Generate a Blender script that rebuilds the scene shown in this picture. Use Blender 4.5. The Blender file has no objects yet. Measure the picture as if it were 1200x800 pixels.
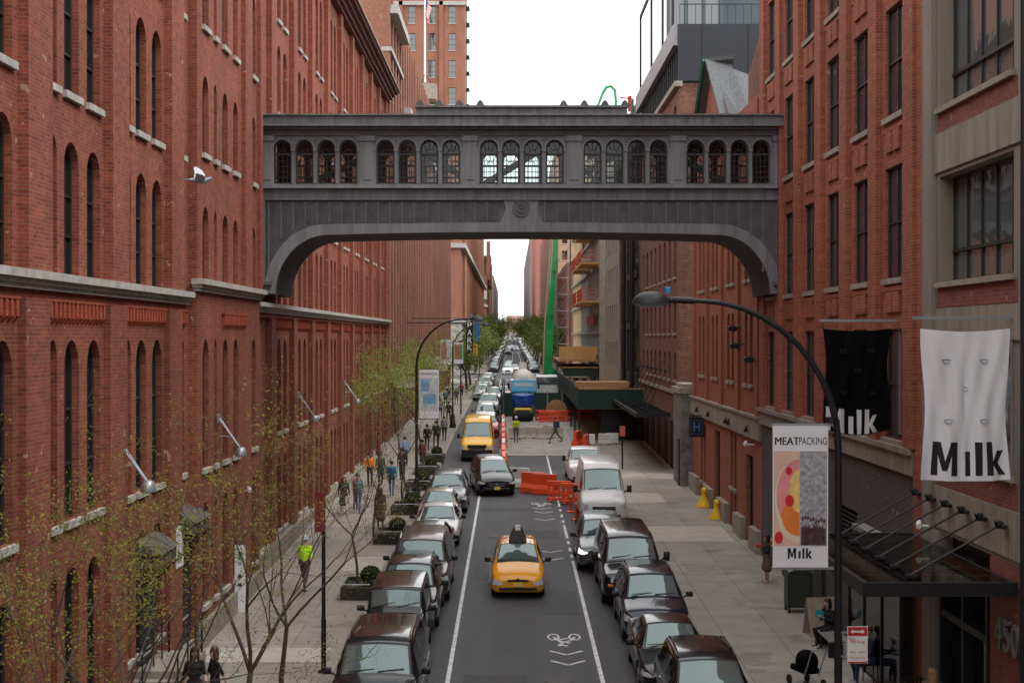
import bpy, bmesh, math, random
from mathutils import Vector, Matrix
R = math.radians; PI = math.pi
random.seed(7)
S = bpy.context.scene; col = S.collection
# ---------------- camera, light, exposure ----------------
F = 1667.0; VX = 599.0; HY = 395.0; H = 9.25
cam = bpy.data.objects.new('camera', bpy.data.cameras.new('camera')); col.objects.link(cam)
cam.data.lens = 50; cam.data.sensor_width = 36; cam.data.clip_end = 6000; cam.data.clip_start = .1
cam.location = (0, 0, H); cam.rotation_euler = (R(90 - .172), 0, R(-.034)); S.camera = cam
cam.data.dof.use_dof = True; cam.data.dof.focus_distance = 44; cam.data.dof.aperture_fstop = 4.0
wd = bpy.data.worlds.new('World'); S.world = wd; wd.use_nodes = True
nt = wd.node_tree; nt.nodes.clear()
sk = nt.nodes.new('ShaderNodeTexSky'); sk.sky_type = 'NISHITA'; sk.sun_disc = False
sk.sun_elevation = R(55); sk.sun_rotation = R(112); sk.air_density = 1.0; sk.dust_density = 4.0; sk.altitude = 0
hs = nt.nodes.new('ShaderNodeHueSaturation'); hs.inputs['Saturation'].default_value = .10; hs.inputs['Value'].default_value = 1.0
mxw = nt.nodes.new('ShaderNodeMix'); mxw.data_type = 'RGBA'; mxw.inputs[0].default_value = .68
mxw.inputs[7].default_value = (10.4, 10.4, 10.5, 1)      # even bright cloud deck over the clear sky
bg = nt.nodes.new('ShaderNodeBackground'); bg.inputs[1].default_value = .15
ow = nt.nodes.new('ShaderNodeOutputWorld')
nt.links.new(sk.outputs[0], hs.inputs['Color']); nt.links.new(hs.outputs[0], mxw.inputs[6])
nt.links.new(mxw.outputs[2], bg.inputs[0]); nt.links.new(bg.outputs[0], ow.inputs[0])
sl = bpy.data.lights.new('sun', 'SUN'); sl.energy = .9; sl.angle = R(25); sl.color = (1, .97, .92)
so = bpy.data.objects.new('sun', sl); col.objects.link(so)
_a = R(112); _e = R(55)
so.rotation_euler = Vector((math.sin(_a)*math.cos(_e), math.cos(_a)*math.cos(_e), math.sin(_e))).to_track_quat('Z', 'Y').to_euler()
S.view_settings.view_transform = 'Standard'; S.view_settings.look = 'None'; S.view_settings.gamma = 1
S.view_settings.use_curve_mapping = False; S.view_settings.exposure = .68
S.cycles.max_bounces = 6; S.cycles.diffuse_bounces = 3; S.cycles.transparent_max_bounces = 12

# ---------------- helpers ----------------
def g(y): return .018*y if y < 110 else 1.98 + .007*(y-110)
def gY(py):
    a, b = 5, 3000
    for _ in range(50):
        m = (a+b)/2
        if HY + F*(H-g(m))/m > py: a = m
        else: b = m
    return a
def W(px, py, Y): return Vector(((px-VX)*Y/F, Y, H+(HY-py)*Y/F))
def yl(px, x): return abs(x)*F/abs(px-VX)

ORD = ['nearest','second','third','fourth','fifth','sixth','seventh','eighth','ninth','tenth','eleventh','twelfth','thirteenth','fourteenth','fifteenth','sixteenth','seventeenth','eighteenth','nineteenth','twentieth']
ORD += ['twenty-'+q for q in ['first']+ORD[1:9]]+['thirtieth']+['thirty-'+q for q in ['first']+ORD[1:9]]+['fortieth']
class MB:
    def __init__(s): s.v = []; s.f = []; s.m = []; s.k = 0
    def add(s, vs, fs):
        n = len(s.v); s.v += [tuple(v) for v in vs]
        for f in fs: s.f.append([n+i for i in f]); s.m.append(s.k)
        return s
    def box(s, x0, x1, y0, y1, z0, z1):
        if x0 > x1: x0, x1 = x1, x0
        if y0 > y1: y0, y1 = y1, y0
        if z0 > z1: z0, z1 = z1, z0
        return s.add([(x, y, z) for x in (x0, x1) for y in (y0, y1) for z in (z0, z1)],
                     [(0,1,3,2),(4,6,7,5),(0,4,5,1),(2,3,7,6),(0,2,6,4),(1,5,7,3)])
    def obox(s, c, sz, M=None):
        M = M or Matrix.Identity(3); c = Vector(c)
        vs = [c + M @ Vector((x*sz[0]/2, y*sz[1]/2, z*sz[2]/2)) for x in (-1,1) for y in (-1,1) for z in (-1,1)]
        return s.add(vs, [(0,1,3,2),(4,6,7,5),(0,4,5,1),(2,3,7,6),(0,2,6,4),(1,5,7,3)])
    def rbox(s, c, sz, b=.03, M=None):
        # box with bevelled edges
        M = M or Matrix.Identity(3); c = Vector(c); vs = []; h = [q/2 for q in sz]; b = min(b, *[q*.45 for q in h])
        idx = {}
        for sx in (-1,1):
            for sy in (-1,1):
                for sz_ in (-1,1):
                    sg = (sx, sy, sz_)
                    for a in range(3):
                        p = [sg[i]*(h[i] if i == a else h[i]-b) for i in range(3)]
                        idx[(sg, a)] = len(vs); vs.append(c + M @ Vector(p))
        fs = []
        for a in range(3):
            o = [i for i in range(3) if i != a]
            for sa in (-1,1):
                q = []
                for u, w in ((-1,-1),(1,-1),(1,1),(-1,1)):
                    sg = [0,0,0]; sg[a] = sa; sg[o[0]] = u; sg[o[1]] = w; q.append(idx[(tuple(sg), a)])
                fs.append(q)
        for a in range(3):
            o = [i for i in range(3) if i != a]
            for u in (-1,1):
                for w in (-1,1):
                    def k(sa, f):
                        sg = [0,0,0]; sg[a] = sa; sg[o[0]] = u; sg[o[1]] = w; return idx[(tuple(sg), f)]
                    fs.append([k(-1,o[0]), k(1,o[0]), k(1,o[1]), k(-1,o[1])])
        for sx in (-1,1):
            for sy in (-1,1):
                for sz_ in (-1,1): fs.append([idx[((sx,sy,sz_), a)] for a in range(3)])
        return s.add(vs, fs)
    def tube(s, pts, r, n=6, caps=True, sq=False):
        pts = [Vector(p) for p in pts]; m = len(pts)
        rs = list(r) if hasattr(r, '__len__') else [r]*m
        t0 = (pts[1]-pts[0]).normalized(); up = Vector((0,0,1)) if abs(t0.z) < .9 else Vector((0,1,0))
        a = t0.cross(up).normalized(); vs = []
        for i, p in enumerate(pts):
            t = (pts[min(i+1, m-1)]-pts[max(i-1, 0)])
            t = t.normalized() if t.length > 1e-9 else t0
            a = a - t*a.dot(t)
            a = a.normalized() if a.length > 1e-6 else t.orthogonal().normalized()
            b = t.cross(a)
            for k in range(n):
                w = 2*PI*(k+(.5 if sq else 0))/n
                vs.append(p + a*math.cos(w)*rs[i] + b*math.sin(w)*rs[i])
        fs = [(i*n+k, i*n+(k+1)%n, (i+1)*n+(k+1)%n, (i+1)*n+k) for i in range(m-1) for k in range(n)]
        if caps: fs += [tuple(range(n))[::-1], tuple(range((m-1)*n, m*n))]
        return s.add(vs, fs)
    def cyl(s, p0, p1, r0, r1=None, n=12): return s.tube([p0, p1], [r0, r0 if r1 is None else r1], n)
    def lathe(s, prof, c=(0,0,0), n=16, ax='z'):
        vs = []
        for r, z in prof:
            for k in range(n):
                w = 2*PI*k/n; u, v = math.cos(w)*r, math.sin(w)*r
                p = (u, v, z) if ax == 'z' else ((z, u, v) if ax == 'x' else (u, z, v))
                vs.append((p[0]+c[0], p[1]+c[1], p[2]+c[2]))
        m = len(prof)
        fs = [(i*n+k, i*n+(k+1)%n, (i+1)*n+(k+1)%n, (i+1)*n+k) for i in range(m-1) for k in range(n)]
        fs += [tuple(range(n))[::-1], tuple(range((m-1)*n, m*n))]
        return s.add(vs, fs)
    def ell(s, c, r, n=10, m=7, M=None):
        M = M or Matrix.Identity(3); c = Vector(c)
        vs = [c + M @ Vector((0,0,-r[2]))]
        for i in range(1, m):
            t = -PI/2 + PI*i/m
            for k in range(n):
                w = 2*PI*k/n
                vs.append(c + M @ Vector((r[0]*math.cos(t)*math.cos(w), r[1]*math.cos(t)*math.sin(w), r[2]*math.sin(t))))
        vs.append(c + M @ Vector((0,0,r[2])))
        fs = [(0, 1+(k+1)%n, 1+k) for k in range(n)]
        for i in range(m-2):
            for k in range(n): fs.append((1+i*n+k, 1+i*n+(k+1)%n, 1+(i+1)*n+(k+1)%n, 1+(i+1)*n+k))
        L = len(vs)-1; b = 1+(m-2)*n
        fs += [(b+k, b+(k+1)%n, L) for k in range(n)]
        return s.add(vs, fs)
    def prism(s, poly, fn, d0, d1):
        n = len(poly)
        vs = [fn(a, b, d0) for a, b in poly] + [fn(a, b, d1) for a, b in poly]
        return s.add(vs, [tuple(range(n)), tuple(range(n, 2*n))[::-1]] + [(i, (i+1)%n, n+(i+1)%n, n+i) for i in range(n)])
    def mesh(s, name, mats, smooth=None):
        me = bpy.data.meshes.new(name); me.from_pydata(s.v, [], s.f)
        mats = mats if isinstance(mats, (list, tuple)) else [mats]
        for m in mats: me.materials.append(m)
        if len(mats) > 1: me.polygons.foreach_set('material_index', s.m)
        bm = bmesh.new(); bm.from_mesh(me); bmesh.ops.recalc_face_normals(bm, faces=bm.faces); bm.to_mesh(me); bm.free()
        if smooth:
            me.polygons.foreach_set('use_smooth', [True]*len(me.polygons)); me.set_sharp_from_angle(angle=R(smooth))
        me.update(); return me
    def build(s, name, mats, parent=None, loc=None, smooth=None, rot=None):
        return ob(name, s.mesh(name, mats, smooth), parent, loc, rot)
def ob(name, me, parent=None, loc=None, rot=None):
    o = bpy.data.objects.new(name, me); col.objects.link(o)
    if parent: o.parent = parent
    if loc is not None: o.location = loc
    if rot is not None: o.rotation_euler = rot
    return o
def tag(o, label=None, cat=None, group=None, kind=None):
    if label: o['label'] = label
    if cat: o['category'] = cat
    if group: o['group'] = group
    if kind: o['kind'] = kind
    return o
def thing(name, label, cat, loc=(0,0,0), rz=0, group=None):
    o = bpy.data.objects.new(name, None); col.objects.link(o); o.empty_display_size = .2
    o.location = loc; o.rotation_euler = (0, 0, rz); return tag(o, label, cat, group)
def structure(o): o['kind'] = 'structure'; return o
def copy_tree(o, parent=None):
    c = o.copy(); col.objects.link(c)
    if parent: c.parent = parent
    for ch in KIDS(o): copy_tree(ch, c)
    return c
def KIDS(o): return [c for c in list(o.children)]

# ---------------- materials ----------------
MC = {}
def base_mat(name):
    m = bpy.data.materials.new(name); m.use_nodes = True
    n = m.node_tree; b = n.nodes['Principled BSDF']; return m, n, b
def pm(name, c, rough=.6, metal=0, var=.12, sc=2.0, bump=0, coat=0, spec=.5, ior=1.45, emit=None, streak=0):
    if name in MC: return MC[name]
    m, n, b = base_mat(name)
    b.inputs['Base Color'].default_value = (*c, 1)
    b.inputs['Roughness'].default_value = rough; b.inputs['Metallic'].default_value = metal
    b.inputs['Coat Weight'].default_value = coat; b.inputs['Coat Roughness'].default_value = .04
    b.inputs['Specular IOR Level'].default_value = spec; b.inputs['IOR'].default_value = ior
    if emit: b.inputs['Emission Color'].default_value = (*emit[0], 1); b.inputs['Emission Strength'].default_value = emit[1]
    tc = n.nodes.new('ShaderNodeNewGeometry')
    no = n.nodes.new('ShaderNodeTexNoise'); no.inputs['Scale'].default_value = sc; no.inputs['Detail'].default_value = 6; no.inputs['Roughness'].default_value = .65
    src = tc.outputs['Position']
    if streak:
        mp = n.nodes.new('ShaderNodeMapping'); mp.inputs['Scale'].default_value = (streak, streak, .25)
        n.links.new(src, mp.inputs[0]); src = mp.outputs[0]
    n.links.new(src, no.inputs['Vector'])
    rp = n.nodes.new('ShaderNodeMapRange'); rp.inputs[1].default_value = .3; rp.inputs[2].default_value = .7
    rp.inputs[3].default_value = 1-var; rp.inputs[4].default_value = 1+var
    n.links.new(no.outputs[0], rp.inputs[0])
    mx = n.nodes.new('ShaderNodeVectorMath'); mx.operation = 'SCALE'; mx.inputs[0].default_value = c
    n.links.new(rp.outputs[0], mx.inputs['Scale']); n.links.new(mx.outputs[0], b.inputs['Base Color'])
    if bump:
        bp = n.nodes.new('ShaderNodeBump'); bp.inputs['Strength'].default_value = bump; bp.inputs['Distance'].default_value = .02
        n.links.new(no.outputs[0], bp.inputs['Height']); n.links.new(bp.outputs[0], b.inputs['Normal'])
    MC[name] = m; return m
def brick(name, c1, c2, mo, stain=.25, bw=.21, rh=.076, light=0):
    if name in MC: return MC[name]
    m, n, b = base_mat(name); L = n.links.new
    ge = n.nodes.new('ShaderNodeNewGeometry'); sx = n.nodes.new('ShaderNodeSeparateXYZ'); L(ge.outputs['Position'], sx.inputs[0])
    ad = n.nodes.new('ShaderNodeMath'); L(sx.outputs[0], ad.inputs[0]); L(sx.outputs[1], ad.inputs[1])
    cx = n.nodes.new('ShaderNodeCombineXYZ'); L(ad.outputs[0], cx.inputs[0]); L(sx.outputs[2], cx.inputs[1])
    br = n.nodes.new('ShaderNodeTexBrick'); L(cx.outputs[0], br.inputs['Vector'])
    br.inputs['Color1'].default_value = (*c1, 1); br.inputs['Color2'].default_value = (*c2, 1); br.inputs['Mortar'].default_value = (*mo, 1)
    br.inputs['Scale'].default_value = 1; br.inputs['Mortar Size'].default_value = .010; br.inputs['Mortar Smooth'].default_value = .3
    br.inputs['Brick Width'].default_value = bw; br.inputs['Row Height'].default_value = rh; br.inputs['Bias'].default_value = -.2
    # stains: broad patches, vertical runs, and single odd bricks
    mp = n.nodes.new('ShaderNodeMapping'); mp.inputs['Scale'].default_value = (1, 1, .35); L(ge.outputs['Position'], mp.inputs[0])
    no = n.nodes.new('ShaderNodeTexNoise'); no.inputs['Scale'].default_value = .55; no.inputs['Detail'].default_value = 8; no.inputs['Roughness'].default_value = .7; L(mp.outputs[0], no.inputs['Vector'])
    rp = n.nodes.new('ShaderNodeMapRange'); rp.inputs[1].default_value = .3; rp.inputs[2].default_value = .7; rp.inputs[3].default_value = 1-stain; rp.inputs[4].default_value = 1+stain*.7
    L(no.outputs[0], rp.inputs[0])
    n2 = n.nodes.new('ShaderNodeTexNoise'); n2.inputs['Scale'].default_value = 5; n2.inputs['Detail'].default_value = 3; L(cx.outputs[0], n2.inputs['Vector'])
    r2 = n.nodes.new('ShaderNodeMapRange'); r2.inputs[1].default_value = .3; r2.inputs[2].default_value = .7; r2.inputs[3].default_value = .86; r2.inputs[4].default_value = 1.13
    L(n2.outputs[0], r2.inputs[0])
    mu = n.nodes.new('ShaderNodeMath'); mu.operation = 'MULTIPLY'; L(rp.outputs[0], mu.inputs[0]); L(r2.outputs[0], mu.inputs[1])
    vs = n.nodes.new('ShaderNodeVectorMath'); vs.operation = 'SCALE'; L(br.outputs[0], vs.inputs[0]); L(mu.outputs[0], vs.inputs['Scale'])
    # pale chips
    n3 = n.nodes.new('ShaderNodeTexNoise'); n3.inputs['Scale'].default_value = 4.5; n3.inputs['Detail'].default_value = 2; L(ge.outputs['Position'], n3.inputs['Vector'])
    r3 = n.nodes.new('ShaderNodeMapRange'); r3.inputs[1].default_value = .70; r3.inputs[2].default_value = .74; L(n3.outputs[0], r3.inputs[0])
    mx = n.nodes.new('ShaderNodeMix'); mx.data_type = 'RGBA'; L(r3.outputs[0], mx.inputs[0]); L(vs.outputs[0], mx.inputs[6])
    mx.inputs[7].default_value = (.42, .25, .19, 1)
    L(mx.outputs[2], b.inputs['Base Color'])
    b.inputs['Roughness'].default_value = .85; b.inputs['Specular IOR Level'].default_value = .25
    bp = n.nodes.new('ShaderNodeBump'); bp.inputs['Strength'].default_value = .5; bp.inputs['Distance'].default_value = .008; bp.invert = True
    L(br.outputs['Fac'], bp.inputs['Height']); L(bp.outputs[0], b.inputs['Normal'])
    MC[name] = m; return m
def glassmat(name, tint=(.03,.035,.04), refl=.5, rough=.03, wav=.02):
    if name in MC: return MC[name]
    m, n, b = base_mat(name); L = n.links.new
    b.inputs['Base Color'].default_value = (*tint, 1); b.inputs['Roughness'].default_value = rough
    b.inputs['IOR'].default_value = 1.5+refl; b.inputs['Specular IOR Level'].default_value = .5
    ge = n.nodes.new('ShaderNodeNewGeometry'); no = n.nodes.new('ShaderNodeTexNoise'); no.inputs['Scale'].default_value = 1.3; L(ge.outputs['Position'], no.inputs['Vector'])
    bp = n.nodes.new('ShaderNodeBump'); bp.inputs['Strength'].default_value = wav*10; bp.inputs['Distance'].default_value = .02
    L(no.outputs[0], bp.inputs['Height']); L(bp.outputs[0], b.inputs['Normal'])
    MC[name] = m; return m
def clearglass(name='clear_glass', tint=(.75,.82,.82)):
    if name in MC: return MC[name]
    m, n, b = base_mat(name); L = n.links.new; n.nodes.remove(b); o = [q for q in n.nodes if q.type == 'OUTPUT_MATERIAL'][0]
    t = n.nodes.new('ShaderNodeBsdfTransparent'); t.inputs[0].default_value = (*tint, 1)
    gl = n.nodes.new('ShaderNodeBsdfGlossy'); gl.inputs['Roughness'].default_value = .05
    fr = n.nodes.new('ShaderNodeFresnel'); fr.inputs[0].default_value = 1.5
    mx = n.nodes.new('ShaderNodeMixShader'); L(fr.outputs[0], mx.inputs[0]); L(t.outputs[0], mx.inputs[1]); L(gl.outputs[0], mx.inputs[2]); L(mx.outputs[0], o.inputs[0])
    MC[name] = m; return m
def asphalt(name, c, pscale=.35, lanes=True):
    m, n, b = base_mat(name); L = n.links.new
    ge = n.nodes.new('ShaderNodeNewGeometry')
    def nz(sc, det, a, b_, lo, hi, mscale=(1,1,1), rough=.6):
        mp = n.nodes.new('ShaderNodeMapping'); mp.inputs['Scale'].default_value = mscale; L(ge.outputs['Position'], mp.inputs[0])
        q = n.nodes.new('ShaderNodeTexNoise'); q.inputs['Scale'].default_value = sc; q.inputs['Detail'].default_value = det; q.inputs['Roughness'].default_value = rough; L(mp.outputs[0], q.inputs['Vector'])
        r = n.nodes.new('ShaderNodeMapRange'); r.inputs[1].default_value = a; r.inputs[2].default_value = b_; r.inputs[3].default_value = lo; r.inputs[4].default_value = hi; L(q.outputs[0], r.inputs[0]); return r.outputs[0], q
    a, _ = nz(pscale, 5, .3, .7, .82, 1.15, (1, .25, 1)); f, fq = nz(60, 3, .25, .75, .72, 1.3); d, _ = nz(1.4, 6, .62, .7, 1, .72)
    x, _ = nz(2.4, 3, .3, .7, .93, 1.07, (1, .02, 1))
    mm = a
    for q in (f, d, x):
        t = n.nodes.new('ShaderNodeMath'); t.operation = 'MULTIPLY'; L(mm, t.inputs[0]); L(q, t.inputs[1]); mm = t.outputs[0]
    v = n.nodes.new('ShaderNodeVectorMath'); v.operation = 'SCALE'; v.inputs[0].default_value = c; L(mm, v.inputs['Scale']); L(v.outputs[0], b.inputs['Base Color'])
    b.inputs['Roughness'].default_value = .75; b.inputs['Specular IOR Level'].default_value = .35
    bp = n.nodes.new('ShaderNodeBump'); bp.inputs['Strength'].default_value = .4; bp.inputs['Distance'].default_value = .006; L(fq.outputs[0], bp.inputs['Height']); L(bp.outputs[0], b.inputs['Normal'])
    MC[name] = m; return m
def flags(name, c, sz=(1.5, 1.5)):
    # concrete sidewalk with scored flags, patches of different age, gum and stains
    m, n, b = base_mat(name); L = n.links.new
    ge = n.nodes.new('ShaderNodeNewGeometry')
    br = n.nodes.new('ShaderNodeTexBrick'); L(ge.outputs['Position'], br.inputs['Vector'])
    br.offset = 0; br.inputs['Scale'].default_value = 1; br.inputs['Brick Width'].default_value = sz[0]; br.inputs['Row Height'].default_value = sz[1]
    br.inputs['Mortar Size'].default_value = .012; br.inputs['Bias'].default_value = 0
    br.inputs['Color1'].default_value = (*[q*.93 for q in c], 1); br.inputs['Color2'].default_value = (*[q*1.05 for q in c], 1); br.inputs['Mortar'].default_value = (*[q*.45 for q in c], 1)
    mm = None
    for sc, det, a, e, lo, hi in ((.25, 4, .35, .65, .88, 1.1), (1.1, 8, .3, .7, .86, 1.12), (7, 3, .68, .72, 1, .7), (40, 2, .3, .7, .93, 1.07), (.6, 3, .62, .64, 1, .76)):
        q = n.nodes.new('ShaderNodeTexNoise'); q.inputs['Scale'].default_value = sc; q.inputs['Detail'].default_value = det; L(ge.outputs['Position'], q.inputs['Vector'])
        r = n.nodes.new('ShaderNodeMapRange'); r.inputs[1].default_value = a; r.inputs[2].default_value = e; r.inputs[3].default_value = lo; r.inputs[4].default_value = hi; L(q.outputs[0], r.inputs[0])
        if mm is None: mm = r.outputs[0]
        else:
            t = n.nodes.new('ShaderNodeMath'); t.operation = 'MULTIPLY'; L(mm, t.inputs[0]); L(r.outputs[0], t.inputs[1]); mm = t.outputs[0]
    v = n.nodes.new('ShaderNodeVectorMath'); v.operation = 'SCALE'; L(br.outputs[0], v.inputs[0]); L(mm, v.inputs['Scale']); L(v.outputs[0], b.inputs['Base Color'])
    b.inputs['Roughness'].default_value = .85; MC[name] = m; return m
def leafmat(name, c):
    if name in MC: return MC[name]
    m, n, b = base_mat(name); L = n.links.new
    b.inputs['Roughness'].default_value = .6; b.inputs['Specular IOR Level'].default_value = .2
    ge = n.nodes.new('ShaderNodeNewGeometry'); no = n.nodes.new('ShaderNodeTexNoise'); no.inputs['Scale'].default_value = 3; no.inputs['Detail'].default_value = 4; L(ge.outputs['Position'], no.inputs['Vector'])
    cr = n.nodes.new('ShaderNodeValToRGB'); cr.color_ramp.elements[0].position = .35; cr.color_ramp.elements[1].position = .68
    cr.color_ramp.elements[0].color = (c[0]*.6, c[1]*.7, c[2]*.7, 1); cr.color_ramp.elements[1].color = (c[0]*1.35, c[1]*1.25, c[2]*1.1, 1)
    L(no.outputs[0], cr.inputs[0]); L(cr.outputs[0], b.inputs['Base Color'])
    o = [q for q in n.nodes if q.type == 'OUTPUT_MATERIAL'][0]
    tr = n.nodes.new('ShaderNodeBsdfTranslucent'); L(cr.outputs[0], tr.inputs[0]); mx = n.nodes.new('ShaderNodeMixShader'); mx.inputs[0].default_value = .42
    L(b.outputs[0], mx.inputs[1]); L(tr.outputs[0], mx.inputs[2]); L(mx.outputs[0], o.inputs[0])
    MC[name] = m; return m

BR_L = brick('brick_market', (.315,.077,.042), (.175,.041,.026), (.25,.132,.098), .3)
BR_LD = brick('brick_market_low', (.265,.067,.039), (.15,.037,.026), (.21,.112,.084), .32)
BR_R2 = brick('brick_right', (.36,.092,.050), (.205,.050,.032), (.30,.17,.125), .2)
BR_R1 = brick('brick_tan_infill', (.27,.075,.052), (.18,.052,.04), (.2,.13,.11), .2)
BR_R3 = brick('brick_orange', (.34,.105,.058), (.26,.078,.045), (.28,.13,.09), .2)
BR_R4 = brick('brick_brown', (.22,.09,.062), (.13,.055,.042), (.2,.12,.09), .3)
BR_F = brick('brick_far', (.33,.135,.085), (.26,.10,.065), (.3,.17,.12), .2)
BR_FD = brick('brick_far_brown', (.23,.085,.06), (.16,.06,.045), (.23,.14,.1), .3)
BR_G = brick('painted_grey_brick', (.115,.10,.092), (.095,.083,.077), (.075,.066,.06), .15)
CORB = brick('corbel_brick', (.36,.075,.035), (.3,.06,.03), (.25,.06,.035), .15)
STONE = pm('limestone', (.40,.375,.34), .85, var=.3, sc=3, bump=.3)
STONE2 = pm('sandstone_trim', (.30,.26,.215), .85, var=.25, sc=2.5, bump=.3)
CONC = pm('old_concrete', (.27,.235,.195), .85, var=.28, sc=1.6, bump=.25, streak=2.5)
TAN = pm('painted_tan_frame', (.235,.21,.18), .8, var=.16, sc=1.2, bump=.1, streak=2)
COPPER = pm('grey_painted_iron', (.158,.160,.168), .55, var=.38, sc=1.6, bump=.1, streak=3)
COPPER_D = pm('dark_painted_iron', (.112,.112,.118), .6, var=.3, sc=2)
COPPER_L = pm('pale_painted_iron', (.185,.188,.195), .55, var=.3, sc=1.5, streak=2)
DARKM = pm('black_steel', (.016,.017,.019), .45, var=.1, metal=.2)
GREYM = pm('galvanised_steel', (.36,.38,.41), .4, metal=.6, var=.1)
ROOFM = pm('roof_felt', (.09,.09,.09), .9)
SLATE = pm('slate', (.085,.09,.095), .75, var=.35, sc=6, bump=.3)
GL_D = glassmat('window_glass_dark', (.012,.013,.014), .1)
GL_M = glassmat('window_glass', (.045,.05,.055), .7)
GL_B = glassmat('window_glass_bright', (.09,.11,.108), 1.0, .04, .05)
FRAME_D = pm('window_frame_dark', (.03,.027,.025), .5)
BLACK = pm('black_rubber', (.012,.012,.013), .8, var=.1)
WHITE = pm('white_paint', (.78,.78,.76), .5, var=.05)
PLY = pm('plywood', (.52,.30,.12), .8, var=.18, sc=1.5, streak=1)
GREEN_P = pm('green_hoarding', (.012,.042,.032), .7, var=.2, sc=1)
ORANGE = pm('orange_plastic', (.80,.085,.018), .45, var=.1)
YELLOW = pm('yellow_enamel', (.80,.48,.015), .4, var=.08, coat=.3)
RED = pm('red_sign', (.5,.02,.025), .5)
BARK = pm('bark', (.075,.053,.044), .9, var=.35, sc=12, bump=.5)
# ---------------- facades ----------------
WM = {}
def win_mesh(w, h, rise, style, nv, nh):
    """pane + frame meshes in local space: X along wall, Z up, +Y into the wall"""
    key = (round(w,3), round(h,3), round(rise,3), style, nv, nh)
    if key in WM: return WM[key]
    pl = [(-w/2, 0), (w/2, 0)]
    if rise > 0:
        for i in range(9):
            t = PI*i/8; pl.append((w/2*math.cos(t), h-rise+rise*math.sin(t)))
    else: pl += [(w/2, h), (-w/2, h)]
    gm = {'dark': GL_D, 'mid': GL_M, 'bright': GL_B, 'brick': BR_LD, 'black': BLACK}[style if style in ('dark','mid','bright','brick','black') else 'dark']
    p = MB(); p.add([(a, 0, b) for a, b in pl], [tuple(range(len(pl)))]); pane = p.mesh('window', gm)
    f = MB(); t = .05
    if style != 'brick':
        f.box(-w/2, -w/2+t, -.05, -.005, 0, h-rise); f.box(w/2-t, w/2, -.05, -.005, 0, h-rise)
        f.box(-w/2+t, w/2-t, -.05, -.005, 0, t)
        if rise <= 0: f.box(-w/2+t, w/2-t, -.05, -.005, h-t, h)
        else:
            n = 8
            for i in range(n):
                a, b = PI*i/n, PI*(i+1)/n
                q = [(w/2*math.cos(a), h-rise+rise*math.sin(a)), (w/2*math.cos(b), h-rise+rise*math.sin(b))]
                q2 = [((w/2-t)*math.cos(c), h-rise+(rise-t)*math.sin(c)) for c in (b, a)]
                f.prism(q+q2, lambda u, v, d: (u, d, v), -.05, -.005)
        for i in range(1, nv):
            x = -w/2+w*i/nv; f.box(x-.02, x+.02, -.045, -.004, t, h-(rise*.15 if rise else t))
        for i in range(1, nh):
            z = (h-rise*.5)*i/nh; f.box(-w/2+t, w/2-t, -.055, -.004, z-.025, z+.025)
    fr = f.mesh('window_frame', FRAME_D) if f.v else None
    WM[key] = (pane, fr); return WM[key]
SILL = {}
def sill_mesh(w, m, hh=.14, pr=.09):
    k = (round(w,3), m.name, hh, pr)
    if k not in SILL:
        b = MB(); b.box(-w/2-.08, w/2+.08, -pr, .2, -hh, -.002); SILL[k] = b.mesh('window_sill', m)
    return SILL[k]
def facade(root, side, w, u0, u1, z0, z1, ops, mat, depth=.19, wins=None, name='wall', silm=None, extra=None):
    """flat wall with real openings. ops: (ua, ub, za, zb, rise, style, nv, nh, sill)"""
    fn = {'L': lambda u, z, d: (w-d, u, z), 'R': lambda u, z, d: (w+d, u, z), 'F': lambda u, z, d: (u, w+d, z)}[side]
    mb = MB()
    us = sorted(set([round(u0,4), round(u1,4)] + [round(q,4) for o in ops for q in o[:2] if u0 < q < u1]))
    for a, b in zip(us, us[1:]):
        m = (a+b)/2; cuts = sorted((o[2], o[3]) for o in ops if o[0] < m < o[1]); z = z0
        for c, d in cuts + [(z1, z1)]:
            if c > z+1e-4: mb.add([fn(a,z,0), fn(b,z,0), fn(b,c,0), fn(a,c,0)], [(0,1,2,3)])
            z = max(z, d)
    for o in ops:
        a, b, za, zb, ri = o[:5]; D = depth
        mb.add([fn(a,za,0), fn(b,za,0), fn(b,za,D), fn(a,za,D)], [(0,1,2,3)])
        zs = zb-ri
        mb.add([fn(a,za,0), fn(a,zs,0), fn(a,zs,D), fn(a,za,D)], [(0,1,2,3)]); mb.add([fn(b,za,0), fn(b,zs,0), fn(b,zs,D), fn(b,za,D)], [(0,1,2,3)])
        if ri <= 0: mb.add([fn(a,zb,0), fn(b,zb,0), fn(b,zb,D), fn(a,zb,D)], [(0,1,2,3)])
        else:
            c = (a+b)/2; hw = (b-a)/2; P = [(c+hw*math.cos(PI*i/8), zs+ri*math.sin(PI*i/8)) for i in range(9)]
            for p, q in zip(P, P[1:]):
                mb.add([fn(*p,0), fn(*q,0), fn(*q,D), fn(*p,D)], [(0,1,2,3)])
                mb.add([fn(p[0],p[1],0), fn(q[0],q[1],0), fn(q[0],zb,0), fn(p[0],zb,0)], [(0,1,2,3)])
    if extra: extra(mb, fn)
    wall = mb.build(name, mat, root)
    rz = {'L': PI/2, 'R': -PI/2, 'F': 0}[side]
    if wins is not None:
        for o in ops:
            a, b, za, zb, ri, st, nv, nh, si = o
            if st is None: continue
            loc = Vector(fn((a+b)/2, za, depth)); sz = (b-a)*(zb-za)/max(1, (loc-Vector((0,0,H))).length)**2 * (1.0 if loc.y > 18 else .01)
            wins.append((sz, loc, rz, b-a, zb-za, ri, st, nv, nh, si, Vector(fn((a+b)/2, za, 0)), silm))
    return wall
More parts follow.
